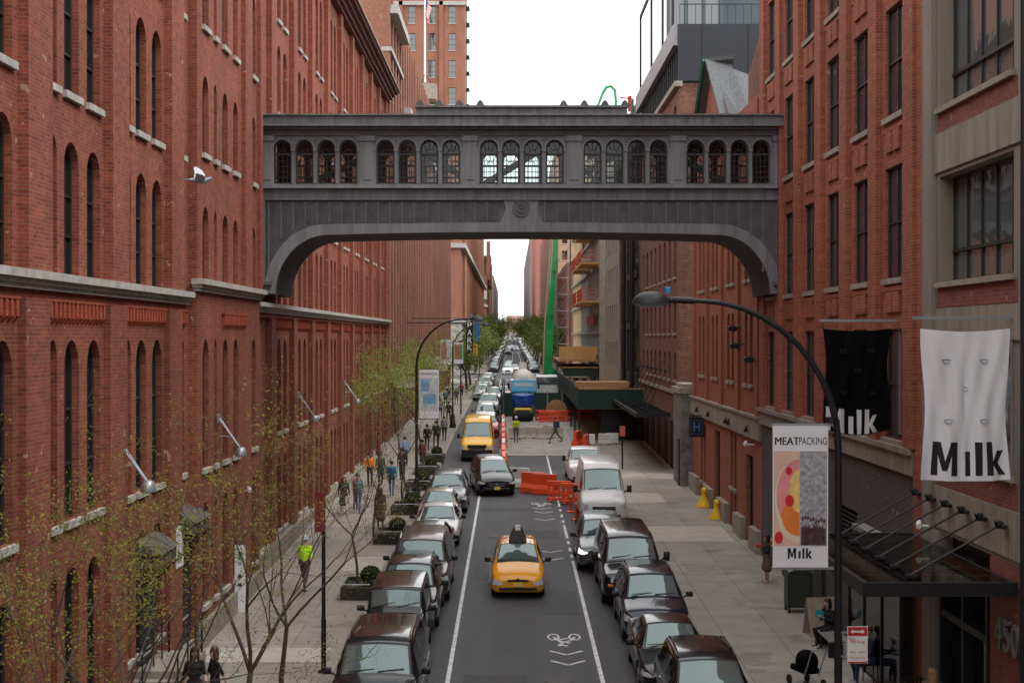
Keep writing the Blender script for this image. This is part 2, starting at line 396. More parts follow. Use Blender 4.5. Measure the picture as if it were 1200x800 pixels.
def flush(root, wins, lim=96, detail=75):
    wins.sort(key=lambda q: -q[0]); rl = root.matrix_basis.translation
    rest = MB(); restf = None
    for i, (sz, loc, rz, w, h, ri, st, nv, nh, si, l0, silm) in enumerate(wins):
        pane, fr = win_mesh(w, h, ri, st, nv, nh)
        if i < lim:
            o = ob('window', pane, root, loc-rl, (0,0,rz))
            if loc.y < detail or sz > 6e-4:
                if fr: ob('window_frame', fr, o)
                if si: ob('window_sill', sill_mesh(w, silm or STONE), o, (0, -((loc-l0).length), 0))
        else:
            M = Matrix.Rotation(rz, 4, 'Z'); vs = [M @ v.co + loc - rl for v in pane.vertices]
            rest.k = 0; rest.add(vs, [tuple(p.vertices) for p in pane.polygons])
            if fr:
                rest.k = 1; rest.add([M @ v.co + loc - rl for v in fr.vertices], [tuple(p.vertices) for p in fr.polygons])
            if si:
                sm = sill_mesh(w, silm or STONE); rest.k = 2
                rest.add([M @ v.co + l0 - rl for v in sm.vertices], [tuple(p.vertices) for p in sm.polygons])
    if rest.v:
        gm = {'dark': GL_D, 'mid': GL_M, 'bright': GL_B, 'brick': BR_LD, 'black': BLACK}[wins[-1][6]]
        o = rest.build('window', [gm, FRAME_D, silm or STONE], root); o['kind'] = 'stuff'
def part(root, name, mat, fn, smooth=None):
    m = MB(); fn(m); return m.build(name, mat, root, smooth=smooth)
def PB(root, name, mat, *boxes):
    m = MB()
    for b in boxes: m.box(*b)
    return m.build(name, mat, root)

# ---------------- ground ----------------
YS = [-40,-20,0,15,30,45,60,75,90,105,110,125,150,180,217,222,240,245,280,340,400,457,480,600,800,1200,2500]
def strip(name, mat, x0, x1, y0, y1, dz, side=None, nx=1):
    ys = [y0] + [y for y in YS if y0 < y < y1] + [y1]; m = MB()
    for a, b in zip(ys, ys[1:]):
        m.add([(x0,a,g(a)+dz), (x1,a,g(a)+dz), (x1,b,g(b)+dz), (x0,b,g(b)+dz)], [(0,1,2,3)])
        for s_ in (side or ()):
            m.add([(s_,a,g(a)+dz), (s_,a,g(a)-.1), (s_,b,g(b)-.1), (s_,b,g(b)+dz)], [(0,1,2,3)])
    return structure(m.build(name, mat))
ASPH = asphalt('asphalt', (.083,.084,.089)); ASPHP = asphalt('asphalt_kerb_lane', (.07,.069,.073), .8)
SIDE = flags('concrete_flags', (.28,.25,.215)); SIDER = flags('concrete_flags_right', (.30,.27,.234), (1.5, 4.0))
GROUND = pm('city_ground', (.12,.12,.115), .9)
strip('ground', GROUND, -900, 900, -40, 2500, -.06)
XL, XR, KL, KR = -8.7, 9.4, -4.2, 5.0
strip('road', ASPH, KL, KR, -20, 2400, 0)
strip('kerb_lane_left', ASPHP, KL, -1.66, -20, 222, .004)
strip('kerb_lane_right', ASPHP, 2.36, KR, -20, 100, .004)
strip('avenue', ASPH, -300, 300, 222, 240, .006)
strip('second_avenue', ASPH, -300, 300, 457, 475, .006)
for a, b in ((-20, 219), (243, 455), (477, 2400)):
    strip('pavement_left', SIDE, -9.2, KL-.16, a, b, .13)
    strip('pavement_right', SIDER, KR+.16, 9.9, a, b, .13)
    strip('kerb_left', STONE2, KL-.16, KL, a, b, .134, (KL,))
    strip('kerb_right', STONE2, KR, KR+.16, a, b, .134, (KR,))
PAINT = pm('road_paint', (.62,.62,.60), .7, var=.35, sc=5)
def line(x, a, b, w=.11, dz=.009, m=None):
    m = m or MB(); ys = [a]+[y for y in YS if a < y < b]+[b]
    for p, q in zip(ys, ys[1:]): m.add([(x-w/2,p,g(p)+dz),(x+w/2,p,g(p)+dz),(x+w/2,q,g(q)+dz),(x-w/2,q,g(q)+dz)], [(0,1,2,3)])
    return m
m = line(-1.59, -10, 71.5)
line(-1.59, 130, 214, m=m); line(-1.59, 248, 450, m=m); structure(m.build('lane_line_left', PAINT))
m = line(2.29, -10, 52.8)
for a, b in ((53.4,54.1),(54.9,55.7),(56.6,57.3),(58.0,61.6),(62.3,63.0),(64,64.8),(65.9,66.6),(67.4,71)): line(2.29, a, b, m=m)
line(2.29, 75, 98, m=m); line(2.29, 180, 214, m=m); line(2.29, 248, 450, m=m); line(.4, 250, 450, m=m); structure(m.build('lane_line_right', PAINT))
m = MB()
for y in (216.5, 243):
    for k in range(16): m.box(-4+k*.55, -3.72+k*.55, y, y+3, g(y)+.012, g(y+3)+.016)
structure(m.build('crosswalk', PAINT))
def flat(m, pts, dz=.013): m.add([(x, y, g(y)+dz) for x, y in pts], [tuple(range(len(pts)))])
def seg(m, a, b, w):
    a, b = Vector(a), Vector(b); d = (b-a).normalized(); n = Vector((-d.y, d.x))*w/2; flat(m, [a-n, b-n, b+n, a+n])
def chev(m, x, y):
    seg(m, (x-.45, y+.45), (x, y), .1); seg(m, (x, y), (x+.45, y+.45), .1)
def bikesym(m, x, y):
    for cx in (-.3, .3):
        for k in range(14):
            a, b = 2*PI*k/14, 2*PI*(k+1)/14
            flat(m, [(x+cx+r*math.cos(t), y+r*2.3*math.sin(t)+.9) for r, t in ((.18,a),(.18,b),(.125,b),(.125,a))])
    for a, b in (((-.3,.9),(-.07,.2)),((-.07,.2),(.2,.5)),((.2,.5),(.3,.9)),((-.07,.2),(-.17,-.2)),((-.2,.0),(.08,-.2)),((-.03,.4),(.14,.1)),((-.13,.6),(.13,.75))):
        seg(m, (x+a[0], y+a[1]), (x+b[0], y+b[1]), .1)
m = MB()
for y in (37.2, 38.3): chev(m, 1.5, y)
bikesym(m, 1.5, 39.5)
for y in (52.9, 54.6, 63.0, 65.3): chev(m, 1.5, y)
bikesym(m, 1.45, 67.6); chev(m, 1.45, 66.6)
structure(m.build('bike_lane_marking', PAINT))
PATCH = asphalt('asphalt_patch', (.062,.062,.066), 1.2); SEAL = pm('crack_seal', (.03,.03,.032), .5)
rp_ = random.Random(12)
for x0, x1, y0, y1 in ((-1.2,.4,33.5,36.2),(.9,2.1,43.5,47),(-1.3,-.3,49,53),(.6,2.0,58,60.2),(-1.4,1.0,66,67.1),(2.6,4.6,56,58.5),(-1.2,-.2,77,86),(.2,1.9,72,74.5)):
    m = MB(); n = 7; P = [(x0+(x1-x0)*i/n, y0+rp_.uniform(-.06,.06)) for i in range(n+1)]+[(x1-(x1-x0)*i/n, y1+rp_.uniform(-.06,.06)) for i in range(n+1)]; m.add([(a, b, g(b)+.0075) for a, b in P], [tuple(range(len(P)))]); structure(m.build('road_patch', PATCH))
for k in range(13):
    m = MB(); x, y = rp_.uniform(-1.5, 2.2), rp_.uniform(30, 88); P = [Vector((x, y, 0))]
    lng = rp_.random() < .6
    for i in range(14): P.append(P[-1]+Vector((rp_.uniform(-.07,.07), .38, 0) if lng else (.26, rp_.uniform(-.16,.16), 0)))
    P = [p for p in P if -1.5 < p.x < 2.2]
    for a, b in zip(P, P[1:]):
        d = (b-a).normalized(); n_ = Vector((-d.y, d.x, 0))*rp_.uniform(.012,.026); m.add([(q.x, q.y, g(q.y)+.0085) for q in (a-n_, b-n_, b+n_, a+n_)], [(0,1,2,3)])
    if m.v: structure(m.build('sealed_crack', SEAL))
for x, y in ((-.6, 58.5), (1.2, 35.6), (.2, 76), (-2.2, 69)):
    m = MB(); m.lathe([(.36,0),(.36,.006),(.3,.009)], (x, y, g(y)+.009), 20); structure(m.build('manhole_cover', pm('cast_iron', (.05,.045,.04), .6)))
STN = pm('stained_concrete', (.27,.245,.215), .85, var=.25, sc=2); STP = pm('pale_concrete_patch', (.42,.385,.34), .85, var=.15, sc=2)
for x0, x1, y0, y1, mt in ((5.3,8.9,56.5,60.4,STP),(6.2,9.0,50.2,51.6,STN),(5.4,7.4,68,71.5,STP),(-8.2,-4.9,37.0,38.6,STP),(-7.4,-5.2,41.5,43,STN),(-6.0,-4.6,50,53,STP),(7.0,8.8,43.9,45.4,STN),(-8.3,-6.2,56,59,STN)):
    strip('pavement_patch', mt, x0, x1, y0, y1, .134)
# manhole
m = MB(); m.lathe([(.34,0),(.34,.006),(.3,.008)], (.9, 88, g(88)+.006), 20); structure(m.build('manhole_cover', pm('cast_iron', (.05,.045,.04), .6)))

# unseen block added to cut sky light behind the viewer; walkway under the viewer
rb = MB(); rb.box(-60, 60, -120, -80, -1, 16); tag(rb.build('sky_blocker', BR_F), 'unseen brick block added across the avenue behind the viewpoint to block sky light', 'building')
hd_ = MB(); hd_.box(-60, 60, -10, .4, 6.9, 7.6); hd_.box(-60, 60, .2, .3, 7.6, 8.5); tag(hd_.build('elevated_walkway', pm('weathered_concrete', (.3,.29,.27), .85)), 'concrete elevated walkway the street is seen from', 'walkway')
# ---------------- market building (left) ----------------
LB = thing('brick_warehouse', 'long red brick warehouse filling the left side, arched slit windows and stone ledge', 'building', (XL, 45, g(45)))
def sub_ops(fx, rows):
    ops = []
    for (a, b, nar) in fx:
        for (za, zb, ri, st) in rows:
            ops.append((a, b, za, zb, min(ri, (b-a)*.75) if ri else 0, 'brick' if nar and st != 'x' else 'dark', 1 if b-a < .6 else 2, 3, zb < 26 and not (abs(za-10.46) < .1)))
    return ops
ROWU = [(10.46,13.1,.5,''),(14.05,16.75,.5,''),(17.8,20.4,.5,''),(21.35,24.95,.6,'')]
ROWL = [(5.65,9.2,.6,''),(1.9,4.7,.5,'')]
wn = []
lr = LB.location
def part_at(root, name, mat, fn, smooth=None):
    m = MB(); fn(m); r = root.location; m.v = [(a-r[0], b-r[1], c-r[2]) for a, b, c in m.v]; return m.build(name, mat, root, smooth=smooth)
# facade() writes world coordinates: shift meshes to the root afterwards
def fac(root, *a, **k):
    w_ = facade(root, *a, **k); r = root.location
    w_.data.transform(Matrix.Translation(-Vector(r))); return w_
def pil(m, fn, a, b, z0, z1, pr=.13):
    # pilaster standing proud of the wall
    P = [fn(a,z0,0), fn(a,z0,-pr), fn(b,z0,-pr), fn(b,z0,0)]; Q = [fn(a,z1,0), fn(a,z1,-pr), fn(b,z1,-pr), fn(b,z1,0)]
    m.add(P+Q, [(0,1,5,4),(1,2,6,5),(2,3,7,6),(4,5,6,7),(0,3,2,1)])
fxA = []; pilA = []
s = 10.85
while s < 38:
    for a, b, nar in ((s, s+.5, 1), (s+.93, s+1.88, 0), (s+2.42, s+3.36, 0)):
        if b < 38.2: fxA.append((a, b, nar))
    if s+3.6 < 38: pilA.append((s+3.62, min(s+4.95, 38.2)))
    s += 5.3
fac(LB, 'L', XL, 10, 38.3, 10.3, 26.4, sub_ops(fxA, ROWU), BR_L, wins=wn, extra=lambda m, fn: [pil(m, fn, a, b, 10.42, 25.9, .2) for a, b in pilA])
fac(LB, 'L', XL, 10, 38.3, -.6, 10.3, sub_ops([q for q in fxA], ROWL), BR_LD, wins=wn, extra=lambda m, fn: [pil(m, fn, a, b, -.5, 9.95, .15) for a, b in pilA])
xT = -8.45
fxT = [(38.95,39.75,0),(40.45,40.85,1),(41.65,42.45,0),(43.25,44.0,0),(46.3,47.05,0)]
fac(LB, 'L', xT, 38.3, 47.75, 10.7, 26.4, sub_ops(fxT, [(10.82,12.85,.5,'')]+[(14.3,16.45,.5,'')]+ROWU[2:]), BR_L, wins=wn, extra=lambda m, fn: [pil(m, fn, 44.6, 45.8, 10.8, 25.9), pil(m, fn, 47.3, 47.74, 10.8, 25.9)])
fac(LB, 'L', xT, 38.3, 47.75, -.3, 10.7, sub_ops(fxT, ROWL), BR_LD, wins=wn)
fac(LB, 'F', 38.3, XL-.3, xT, -.3, 26.4, [], BR_L)
pc = [52.2+5.3*k for k in range(10)]
fxC = [(48.6,49.3,0)] if False else []
for c in pc[:-1]: fxC += [(c+1.9, c+2.75, 0), (c+3.35, c+4.2, 0)]
fac(LB, 'L', XL-.2, 47.75, 100.5, 10.3, 26.4, sub_ops(fxC, ROWU), BR_L, wins=wn, extra=lambda m, fn: [pil(m, fn, c-.45, c+.45, 10.42, 25.9, .2) for c in pc])
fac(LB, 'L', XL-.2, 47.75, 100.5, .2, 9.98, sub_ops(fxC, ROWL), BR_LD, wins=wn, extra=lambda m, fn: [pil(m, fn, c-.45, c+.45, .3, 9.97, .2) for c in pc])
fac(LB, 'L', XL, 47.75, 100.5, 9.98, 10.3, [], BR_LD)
fac(LB, 'F', 100.48, XL-.35, XL, .2, 26.4, [], BR_L)
LBW = wn
flush(LB, wn)
# stone ledge, plinth, corbelled panels
def ledge(m, x, a, b, z, near=False):
    for (p, z0, z1) in ((.26,-.15,0),(.17,-.24,-.155),(.10,-.33,-.245)):
        m.box(x-.1, x+p, a-(p if near else 0), b, z+z0, z+z1)
part_at(LB, 'stone_ledge', STONE, lambda m: ledge(m, XL, 10, 38.03, 10.45))
part_at(LB, 'stone_ledge', STONE, lambda m: ledge(m, xT, 38.3, 47.8, 10.82, True))
part_at(LB, 'stone_ledge', STONE, lambda m: ledge(m, XL, 47.95, 100.7, 10.45))
part_at(LB, 'plinth', CONC, lambda m: [m.box(XL-.1, XL+.22, 10, 38.2, -.5, 1.15), m.box(xT-.1, xT+.15, 38.35, 47.6, .2, 1.5), m.box(XL-.4, XL+.12, 47.85, 100.4, .4, 1.75)])
def corbel(a, b, x):
    def f(m):
        m.box(x-.02, x+.11, a, b, 9.92, 9.97); k = max(3, int((b-a)/.26)); d = (b-a)/k
        for i in range(k):
            u = a+i*d; m.box(x-.02, x+.1, u+d*.22, u+d*.78, 9.62, 9.915)
            m.add([(x, u+d*.22, 9.62), (x, u+d*.78, 9.62), (x+.1, u+d*.78, 9.62), (x+.1, u+d*.22, 9.62), (x, u+d*.22, 9.5), (x, u+d*.78, 9.5)], [(0,3,4),(1,5,2),(3,2,5,4)])
    part_at(LB, 'corbel_panel', CORB, f)
for a, b in [(16.15+5.3*k-.5, 16.15+5.3*k+3.5) for k in range(5)]: corbel(a, min(b, 37.9), XL)
corbel(41.5, 45.2, xT)
for c in pc[:-1]: corbel(c+.5, c+4.8, XL-.19)
# roof cornice and roof
def cornice(m):
    for x, a, b in ((XL, 10, 38.2), (xT, 38.0, 48.0), (XL, 47.9, 100.9)):
        for (p, z0, z1) in ((.12,25.85,25.98),(.3,26.02,26.2),(.5,26.21,26.38),(.72,26.39,26.52)): m.box(x-.2, x+p, a, b, z0, z1)
part_at(LB, 'roof_cornice', pm('brown_cornice', (.13,.045,.035), .7, var=.2), cornice)
part_at(LB, 'roof_edge', STONE2, lambda m: [m.box(XL-.5, XL+.86, 10, 38.1, 26.53, 26.62), m.box(XL-.5, xT+.86, 38.15, 47.9, 26.53, 26.62), m.box(XL-.5, XL+.86, 47.95, 101, 26.53, 26.62)])
part_at(LB, 'roof', ROOFM, lambda m: [m.box(-45, XL-.3, 10.01, 100.4, 26.0, 26.5)])
part_at(LB, 'end_wall', BR_L, lambda m: m.box(-45, XL-.36, 100.2, 100.48, 0, 26.4))
part_at(LB, 'unseen_wing', BR_LD, lambda m: m.box(-45, XL-.02, -30, 9.99, -1, 26.4))  # unseen extension added to block the sky behind the viewer
# door hoods, doors, stairs with railings
DOORD = pm('dark_door', (.02,.02,.022), .5, var=.2)
for yc, zt in ((33.9, 4.2), (37.6, 4.45)):
    gz = g(yc)+.13
    part_at(LB, 'door', DOORD, lambda m: ([m.box(XL-.02, XL+.06, yc-.75, yc+.75, gz, zt-.3)] + [m.box(XL+.06, XL+.09, yc-.7, yc+.7, gz+.1+k*.14, gz+.17+k*.14) for k in range(int((zt-gz-.5)/.14))]))
    def hood(m):
        m.box(XL, XL+.52, yc-.85, yc+.85, zt-.3, zt-.02)
        m.add([(XL, yc-.95, zt), (XL+.6, yc-.95, zt), (XL+.6, yc+.95, zt), (XL, yc+.95, zt), (XL, yc-.95, zt+.32), (XL, yc+.95, zt+.32)], [(0,1,2,3),(1,4,5,2),(0,4,1),(3,2,5)])
    part_at(LB, 'door_hood', pm('hood_metal', (.075,.07,.065), .7, var=.3, sc=4), hood)
    part_at(LB, 'hood_bracket', DARKM, lambda m: [m.tube([(XL, q, zt-.9), (XL+.6, q, zt-.32)], .03, 6) for q in (yc-.75, yc+.75)])
gz = g(33)+.13
part_at(LB, 'entrance_steps', CONC, lambda m: [m.box(XL, XL+1.2, 31.5+k*.3, 34.9, gz+.17*k, gz+.17*(k+1)-.002) for k in range(5)])
def rail(m):
    for x in (XL+.35, XL+1.15):
        m.tube([(x, 31.3, gz), (x, 31.3, gz+.95), (x, 33.2, gz+1.75), (x, 34.7, gz+1.78), (x, 34.7, gz+.8)], .025, 6)
        m.tube([(x, 31.3, gz+.5), (x, 33.2, gz+1.3), (x, 34.7, gz+1.3)], .02, 6)
        for y, z in ((32.2, gz+.4), (33.2, gz+.8), (34, gz+.8)): m.tube([(x, y, z), (x, y, gz+.95+(min(y,33.2)-31.3)*.42)], .02, 5)
part_at(LB, 'stair_railing', DARKM, rail)
# ---------------- skybridge ----------------
YB = 49.6; bs = YB/F
def bx(px): return (px-VX)*bs
def bz(py): return H+(HY-py)*bs
BG = thing('skybridge', 'grey iron skybridge with arched windows spanning the street between the brick buildings', 'footbridge', (0, YB, bz(272)))
brl = Vector(BG.location)
DB = 3.4
def bpart(name, mat, fn, parent=BG, smooth=None):
    m = MB(); fn(m); m.v = [(a-brl[0], b-brl[1], c-brl[2]) for a, b, c in m.v]; return m.build(name, mat, parent, smooth=smooth)
gc = [331+25.7*k+q for q in (0, 120.5, 242, 363.5, 484) for k in range(4)]
bops = [(bx(c-10.3), bx(c+10.3), bz(215.5), bz(164.5), 10.3*bs, None, 0, 0, 0) for c in gc]
xl, xr = XL-.02, 9.6
for yw, nm in ((YB, 'front_wall'), (YB+DB, 'back_wall')):
    w_ = facade(BG, 'F', yw, xl, xr, bz(221), bz(150), bops, COPPER, depth=.22, name=nm); w_.data.transform(Matrix.Translation(-brl))
def barc(m, c, r0, r1, y0, y1, zc, n=10):
    for i in range(n):
        a, b = PI*i/n, PI*(i+1)/n
        m.prism([(c+r*math.cos(t), zc+r*math.sin(t)) for r, t in ((r0,a),(r1,a),(r1,b),(r0,b))], lambda u, v, d: (u, d, v), y0, y1)
CG = clearglass()
zs = bz(174.8)
for yw, sg in ((YB, 1), (YB+DB+.22, -1)):
    for c in gc:
        x = bx(c); r = 10.3*bs; yy = yw+sg*.15 if sg > 0 else yw-.15
        pl = [(x-r, bz(215.5)), (x+r, bz(215.5))]+[(x+r*math.cos(PI*i/10), zs+r*math.sin(PI*i/10)) for i in range(11)]
        m = MB(); m.add([(a-brl[0], yy-brl[1], b-brl[2]) for a, b in pl], [tuple(range(len(pl)))]); wo = m.build('window', CG, BG)
        def fr(m):
            a, b = yy-.03, yy+.03; t = .022
            m.box(x-r, x-r+.05, a, b, bz(215.5), zs); m.box(x+r-.05, x+r, a, b, bz(215.5), zs)
            m.box(x-r+.05, x+r-.05, a-.02, b+.02, bz(182), bz(179.5)); m.box(x-r+.05, x+r-.05, a, b, bz(215.5), bz(213.5))
            for k in (1, 2, 3): m.box(x-r+2*r*k/4-t/2, x-r+2*r*k/4+t/2, a+.01, b-.01, bz(213.5), bz(182))
            for k in range(1, 5): m.box(x-r+.05, x+r-.05, a+.012, b-.012, bz(182+6.4*k)-t/2, bz(182+6.4*k)+t/2)
            barc(m, x, r-.05, r, a, b, zs); barc(m, x, r*.45-.02, r*.45, a, b, bz(179.4), 8)
            for t_ in (PI*.25, PI*.5, PI*.75): m.tube([(x+r*.45*math.cos(t_), yy, bz(179)+r*.45*math.sin(t_)), (x+(r-.03)*math.cos(t_), yy, zs+(r-.03)*math.sin(t_))], .013, 4)
        bpart('window_frame', FRAME_D, fr, wo)
# archivolts, capitals and pilasters, front side and back side alike
for y0_, y1_ in ((YB-.07, YB-.002), (YB+DB+.222, YB+DB+.29)):
  def trims(m, y0=y0_, y1=y1_):
        for c in gc:
            barc(m, bx(c), 10.8*bs, 13.0*bs, y0, y1, zs)
            for s_ in ((-1, 1) if gc.index(c) % 4 == 3 else (-1,)): m.box(bx(c+s_*12.85)-.05, bx(c+s_*12.85)+.05, y0+.01, y1-.01, bz(215.8), bz(178)); m.box(bx(c+s_*12.85)-.075, bx(c+s_*12.85)+.075, y0-.02, y1+.02, bz(178), bz(174.9))
  bpart('window_arches', COPPER_L, trims)
for c_ in (430.3, 551, 672.5, 794, 312, 913):
  def pilas(m, c=c_):
        w = 7.5 if c in (312, 913) else 8.5
        if c == 312: c = 314
        m.box(bx(c-w), bx(c+w), YB-.10, YB-.003, bz(216), bz(166)); m.box(bx(c-w*.6), bx(c+w*.6), YB-.13, YB-.101, bz(211), bz(168))
        m.box(bx(c-w*1.12), bx(c+w*1.12), YB-.16, YB-.003, bz(165.9), bz(160)); m.box(bx(c-w*1.12), bx(c+w*1.12), YB-.15, YB-.003, bz(217), bz(216.1))
  bpart('pilaster', COPPER_L, pilas)
# cornice, parapet, raised centre
bpart('cornice', COPPER, lambda m: [m.box(xl, xr, YB-.22, YB+DB+.4, bz(152.5), bz(150.2)), m.box(xl, xr, YB-.5, YB+DB+.7, bz(150), bz(147.5)), m.box(xl, xr, YB-.42, YB+DB+.6, bz(147.4), bz(138)), m.box(xl, xr, YB-.52, YB+DB+.7, bz(137.9), bz(136))])
bpart('frieze', COPPER_D, lambda m: [m.box(xl, xr, YB-.06, YB-.003, bz(159.5), bz(152.6))])
bpart('raised_parapet', COPPER, lambda m: [m.box(bx(488), bx(734), YB-.36, YB+1.2, bz(135.9), bz(128.4)), m.box(bx(487), bx(735), YB-.46, YB+1.3, bz(128.3), bz(126))])
for c in (493, 515, 539, 563, 660, 684, 708, 731):
    def acr(m):
        w = 4.6*bs; P = [(bx(c)-w*1.25, bz(126)), (bx(c)+w*1.25, bz(126)), (bx(c)+w*.9, bz(124.6)), (bx(c)+w*.7, bz(122.5)), (bx(c)+w*.4, bz(120.6)), (bx(c), bz(119.6)), (bx(c)-w*.4, bz(120.6)), (bx(c)-w*.7, bz(122.5)), (bx(c)-w*.9, bz(124.6))]
        m.prism(P, lambda u, v, d: (u, d, v), YB-.42, YB-.25)
    bpart('acroterion', COPPER_D, acr)
bpart('sill_band', COPPER_L, lambda m: [m.box(xl, xr, YB-.2, YB-.003, bz(219.5), bz(217.1)), m.box(xl, xr, YB-.3, YB-.003, bz(221.5), bz(219.6)), m.box(xl, xr, YB+DB+.222, YB+DB+.5, bz(221.5), bz(217.1))])
bpart('girder_band', COPPER, lambda m: [m.box(xl, xr, YB-.08, YB+.2, bz(233), bz(221.6)), m.box(xl, xr, YB+DB, YB+DB+.25, bz(233), bz(221.6)), m.box(xl, xr, YB-.13, YB+.1, bz(234.8), bz(233.1))])
# arch spandrels: outline of the lower edge
XI0, XI1 = 322.0, 903.5
def drop(px):
    d = max(0, min(px-XI0, XI1-px)); t = max(0, 1-d/60)
    return 271 + 69*(1-math.sqrt(max(0, 1-t*t))) + 5.5*(1-d/291)**2
pxs = [XI0+.01]+[XI0+.4*k*k for k in range(1, 18)]+[XI0+125+k*27.6 for k in range(13)]+[XI1-.4*k*k for k in range(17, 0, -1)]+[XI1-.01]
def spand(m):
    for y0, y1 in ((YB+.02, YB+.2), (YB+DB, YB+DB+.2)):
        for a, b in zip(pxs, pxs[1:]):
            m.prism([(bx(a), bz(drop(a))), (bx(b), bz(drop(b))), (bx(b), bz(234.9)), (bx(a), bz(234.9))], lambda u, v, d: (u, d, v), y0, y1)
        for a, b in ((306.2, XI0), (XI1, 921.5)): m.box(bx(a), bx(b), y0, y1, bz(345), bz(234.9))
bpart('arch_panel', COPPER_D, spand)
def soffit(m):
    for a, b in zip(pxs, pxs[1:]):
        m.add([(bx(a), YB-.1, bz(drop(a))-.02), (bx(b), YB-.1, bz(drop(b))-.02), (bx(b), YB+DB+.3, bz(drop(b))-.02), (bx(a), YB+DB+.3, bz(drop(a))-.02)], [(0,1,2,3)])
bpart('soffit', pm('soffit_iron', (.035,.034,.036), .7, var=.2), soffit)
def band(m):
    for y0, y1 in ((YB-.12, YB+.015), (YB+DB+.205, YB+DB+.32)):
        pts = []
        for i, p in enumerate(pxs):
            q0 = Vector((bx(pxs[max(0,i-1)]), bz(drop(pxs[max(0,i-1)])))); q1 = Vector((bx(pxs[min(len(pxs)-1,i+1)]), bz(drop(pxs[min(len(pxs)-1,i+1)]))))
            t = (q1-q0).normalized(); n = Vector((-t.y, t.x)); c = Vector((bx(p), bz(drop(p)))); e = min(1, min(p-XI0, XI1-p)/160); w = (12.5-2.5*e)*bs
            pts.append((c-n*.03, c+n*w))
        for (a, b), (c, d) in zip(pts, pts[1:]): m.prism([a, c, d, b], lambda u, v, d_: (u, d_, v), y0, y1)
bpart('arch_band', COPPER_L, band)
bpart('end_post', COPPER, lambda m: [m.box(bx(a), bx(b), YB-.14, YB+.25, bz(330), bz(234.9)) for a, b in ((306.2, 311), (916, 921.5))])
for a, b in ((308, 320), (905, 920)):
    bpart('end_bracket', COPPER_D, lambda m: [m.box(bx(a), bx(b), YB-.25, YB+.6, bz(334), bz(330)), m.box(bx(a)+.05, bx(b)-.05, YB-.15, YB+.5, bz(339), bz(334.1)), m.box(bx(a)+.1, bx(b)-.1, YB-.08, YB+.4, bz(345), bz(339.1)),
        m.box(bx(a), bx(b), YB+DB-.3, YB+DB+.4, bz(345), bz(330))])
for sd_ in (0, 1):
  def herring(m):
    # raised herringbone leaf relief between the girder and the arch band
    pw = 14.2; y0 = YB-.012
    for side in (sd_,):
        for k in range(20):
            a = (315+k*pw) if side == 0 else (908-(k+1)*pw)
            if (side == 0 and a+pw > 592) or (side == 1 and a < 634): continue
            lo = min(drop(max(XI0+.1, a)), drop(min(XI1-.1, a+pw)))-12 if a > XI0 and a+pw < XI1 else 318
            lo = min(lo, 322); m.box(bx(a)-.02, bx(a)+.02, y0-.05, YB+.018, bz(lo), bz(236.5))
            z = 238.0; c = a+pw/2
            while z+4.5 < lo:
                for s_ in (-1, 1):
                    P = [(bx(c), bz(z+4.2)), (bx(c+s_*pw*.44), bz(z)), (bx(c+s_*pw*.44), bz(z+1.1)), (bx(c), bz(z+5.3))]
                    m.prism(P, lambda u, v, d: (u, d, v), y0-.02, YB+.018)
                z += 3.1
  bpart('herringbone_relief', pm('relief_iron', (.165,.165,.172), .55, var=.2), herring)
def medal(m):
    c = (bx(611), YB-.02, bz(244)); 
    m.prism([(bx(590),bz(235)),(bx(632),bz(235)),(bx(630),bz(244)),(bx(632),bz(253)),(bx(636),bz(261)),(bx(586),bz(261)),(bx(590),bz(253)),(bx(593),bz(244))], lambda u, v, d: (u, d, v), YB-.06, YB+.018)
bpart('medallion_plate', COPPER_L, medal)
bpart('medallion', COPPER_D, lambda m: [m.lathe([(10.2*bs,0),(10.2*bs,-.05),(8.6*bs,-.05),(8.6*bs,-.02),(6*bs,-.02),(6*bs,-.06),(4*bs,-.06),(4*bs,-.02),(2*bs,-.03),(1.2*bs,-.07)], (bx(611), YB-.062, bz(244)), 24, 'y')], smooth=30)
bpart('roof', ROOFM, lambda m: [m.box(xl, xr, YB+.0, YB+DB+.2, bz(149.9)-.0, bz(137)-.02)])
bpart('deck', COPPER_D, lambda m: [m.box(xl, xr, YB+.205, YB+DB-.005, bz(230), bz(219))])
def truss(m):
    y = YB+DB*.5
    for a, b in ((345, 470), (560, 655), (560, 470), (655, 760), (870, 760)):
        m.obox(((bx(a)+bx(b))/2, y, (bz(214)+bz(156))/2), (math.hypot(bx(b)-bx(a), bz(156)-bz(214)), .25, .22), Matrix.Rotation(-math.atan2((bz(156)-bz(214)), bx(b)-bx(a)) if b > a else -math.atan2(bz(156)-bz(214), bx(b)-bx(a)), 3, 'Y'))
    m.box(xl, xr, y-.1, y+.1, bz(203), bz(201))
bpart('truss', pm('truss_blue_grey', (.10,.13,.15), .5), truss)

# ---------------- right side buildings ----------------
def fac2(root, *a, **k): return fac(root, *a, **k)
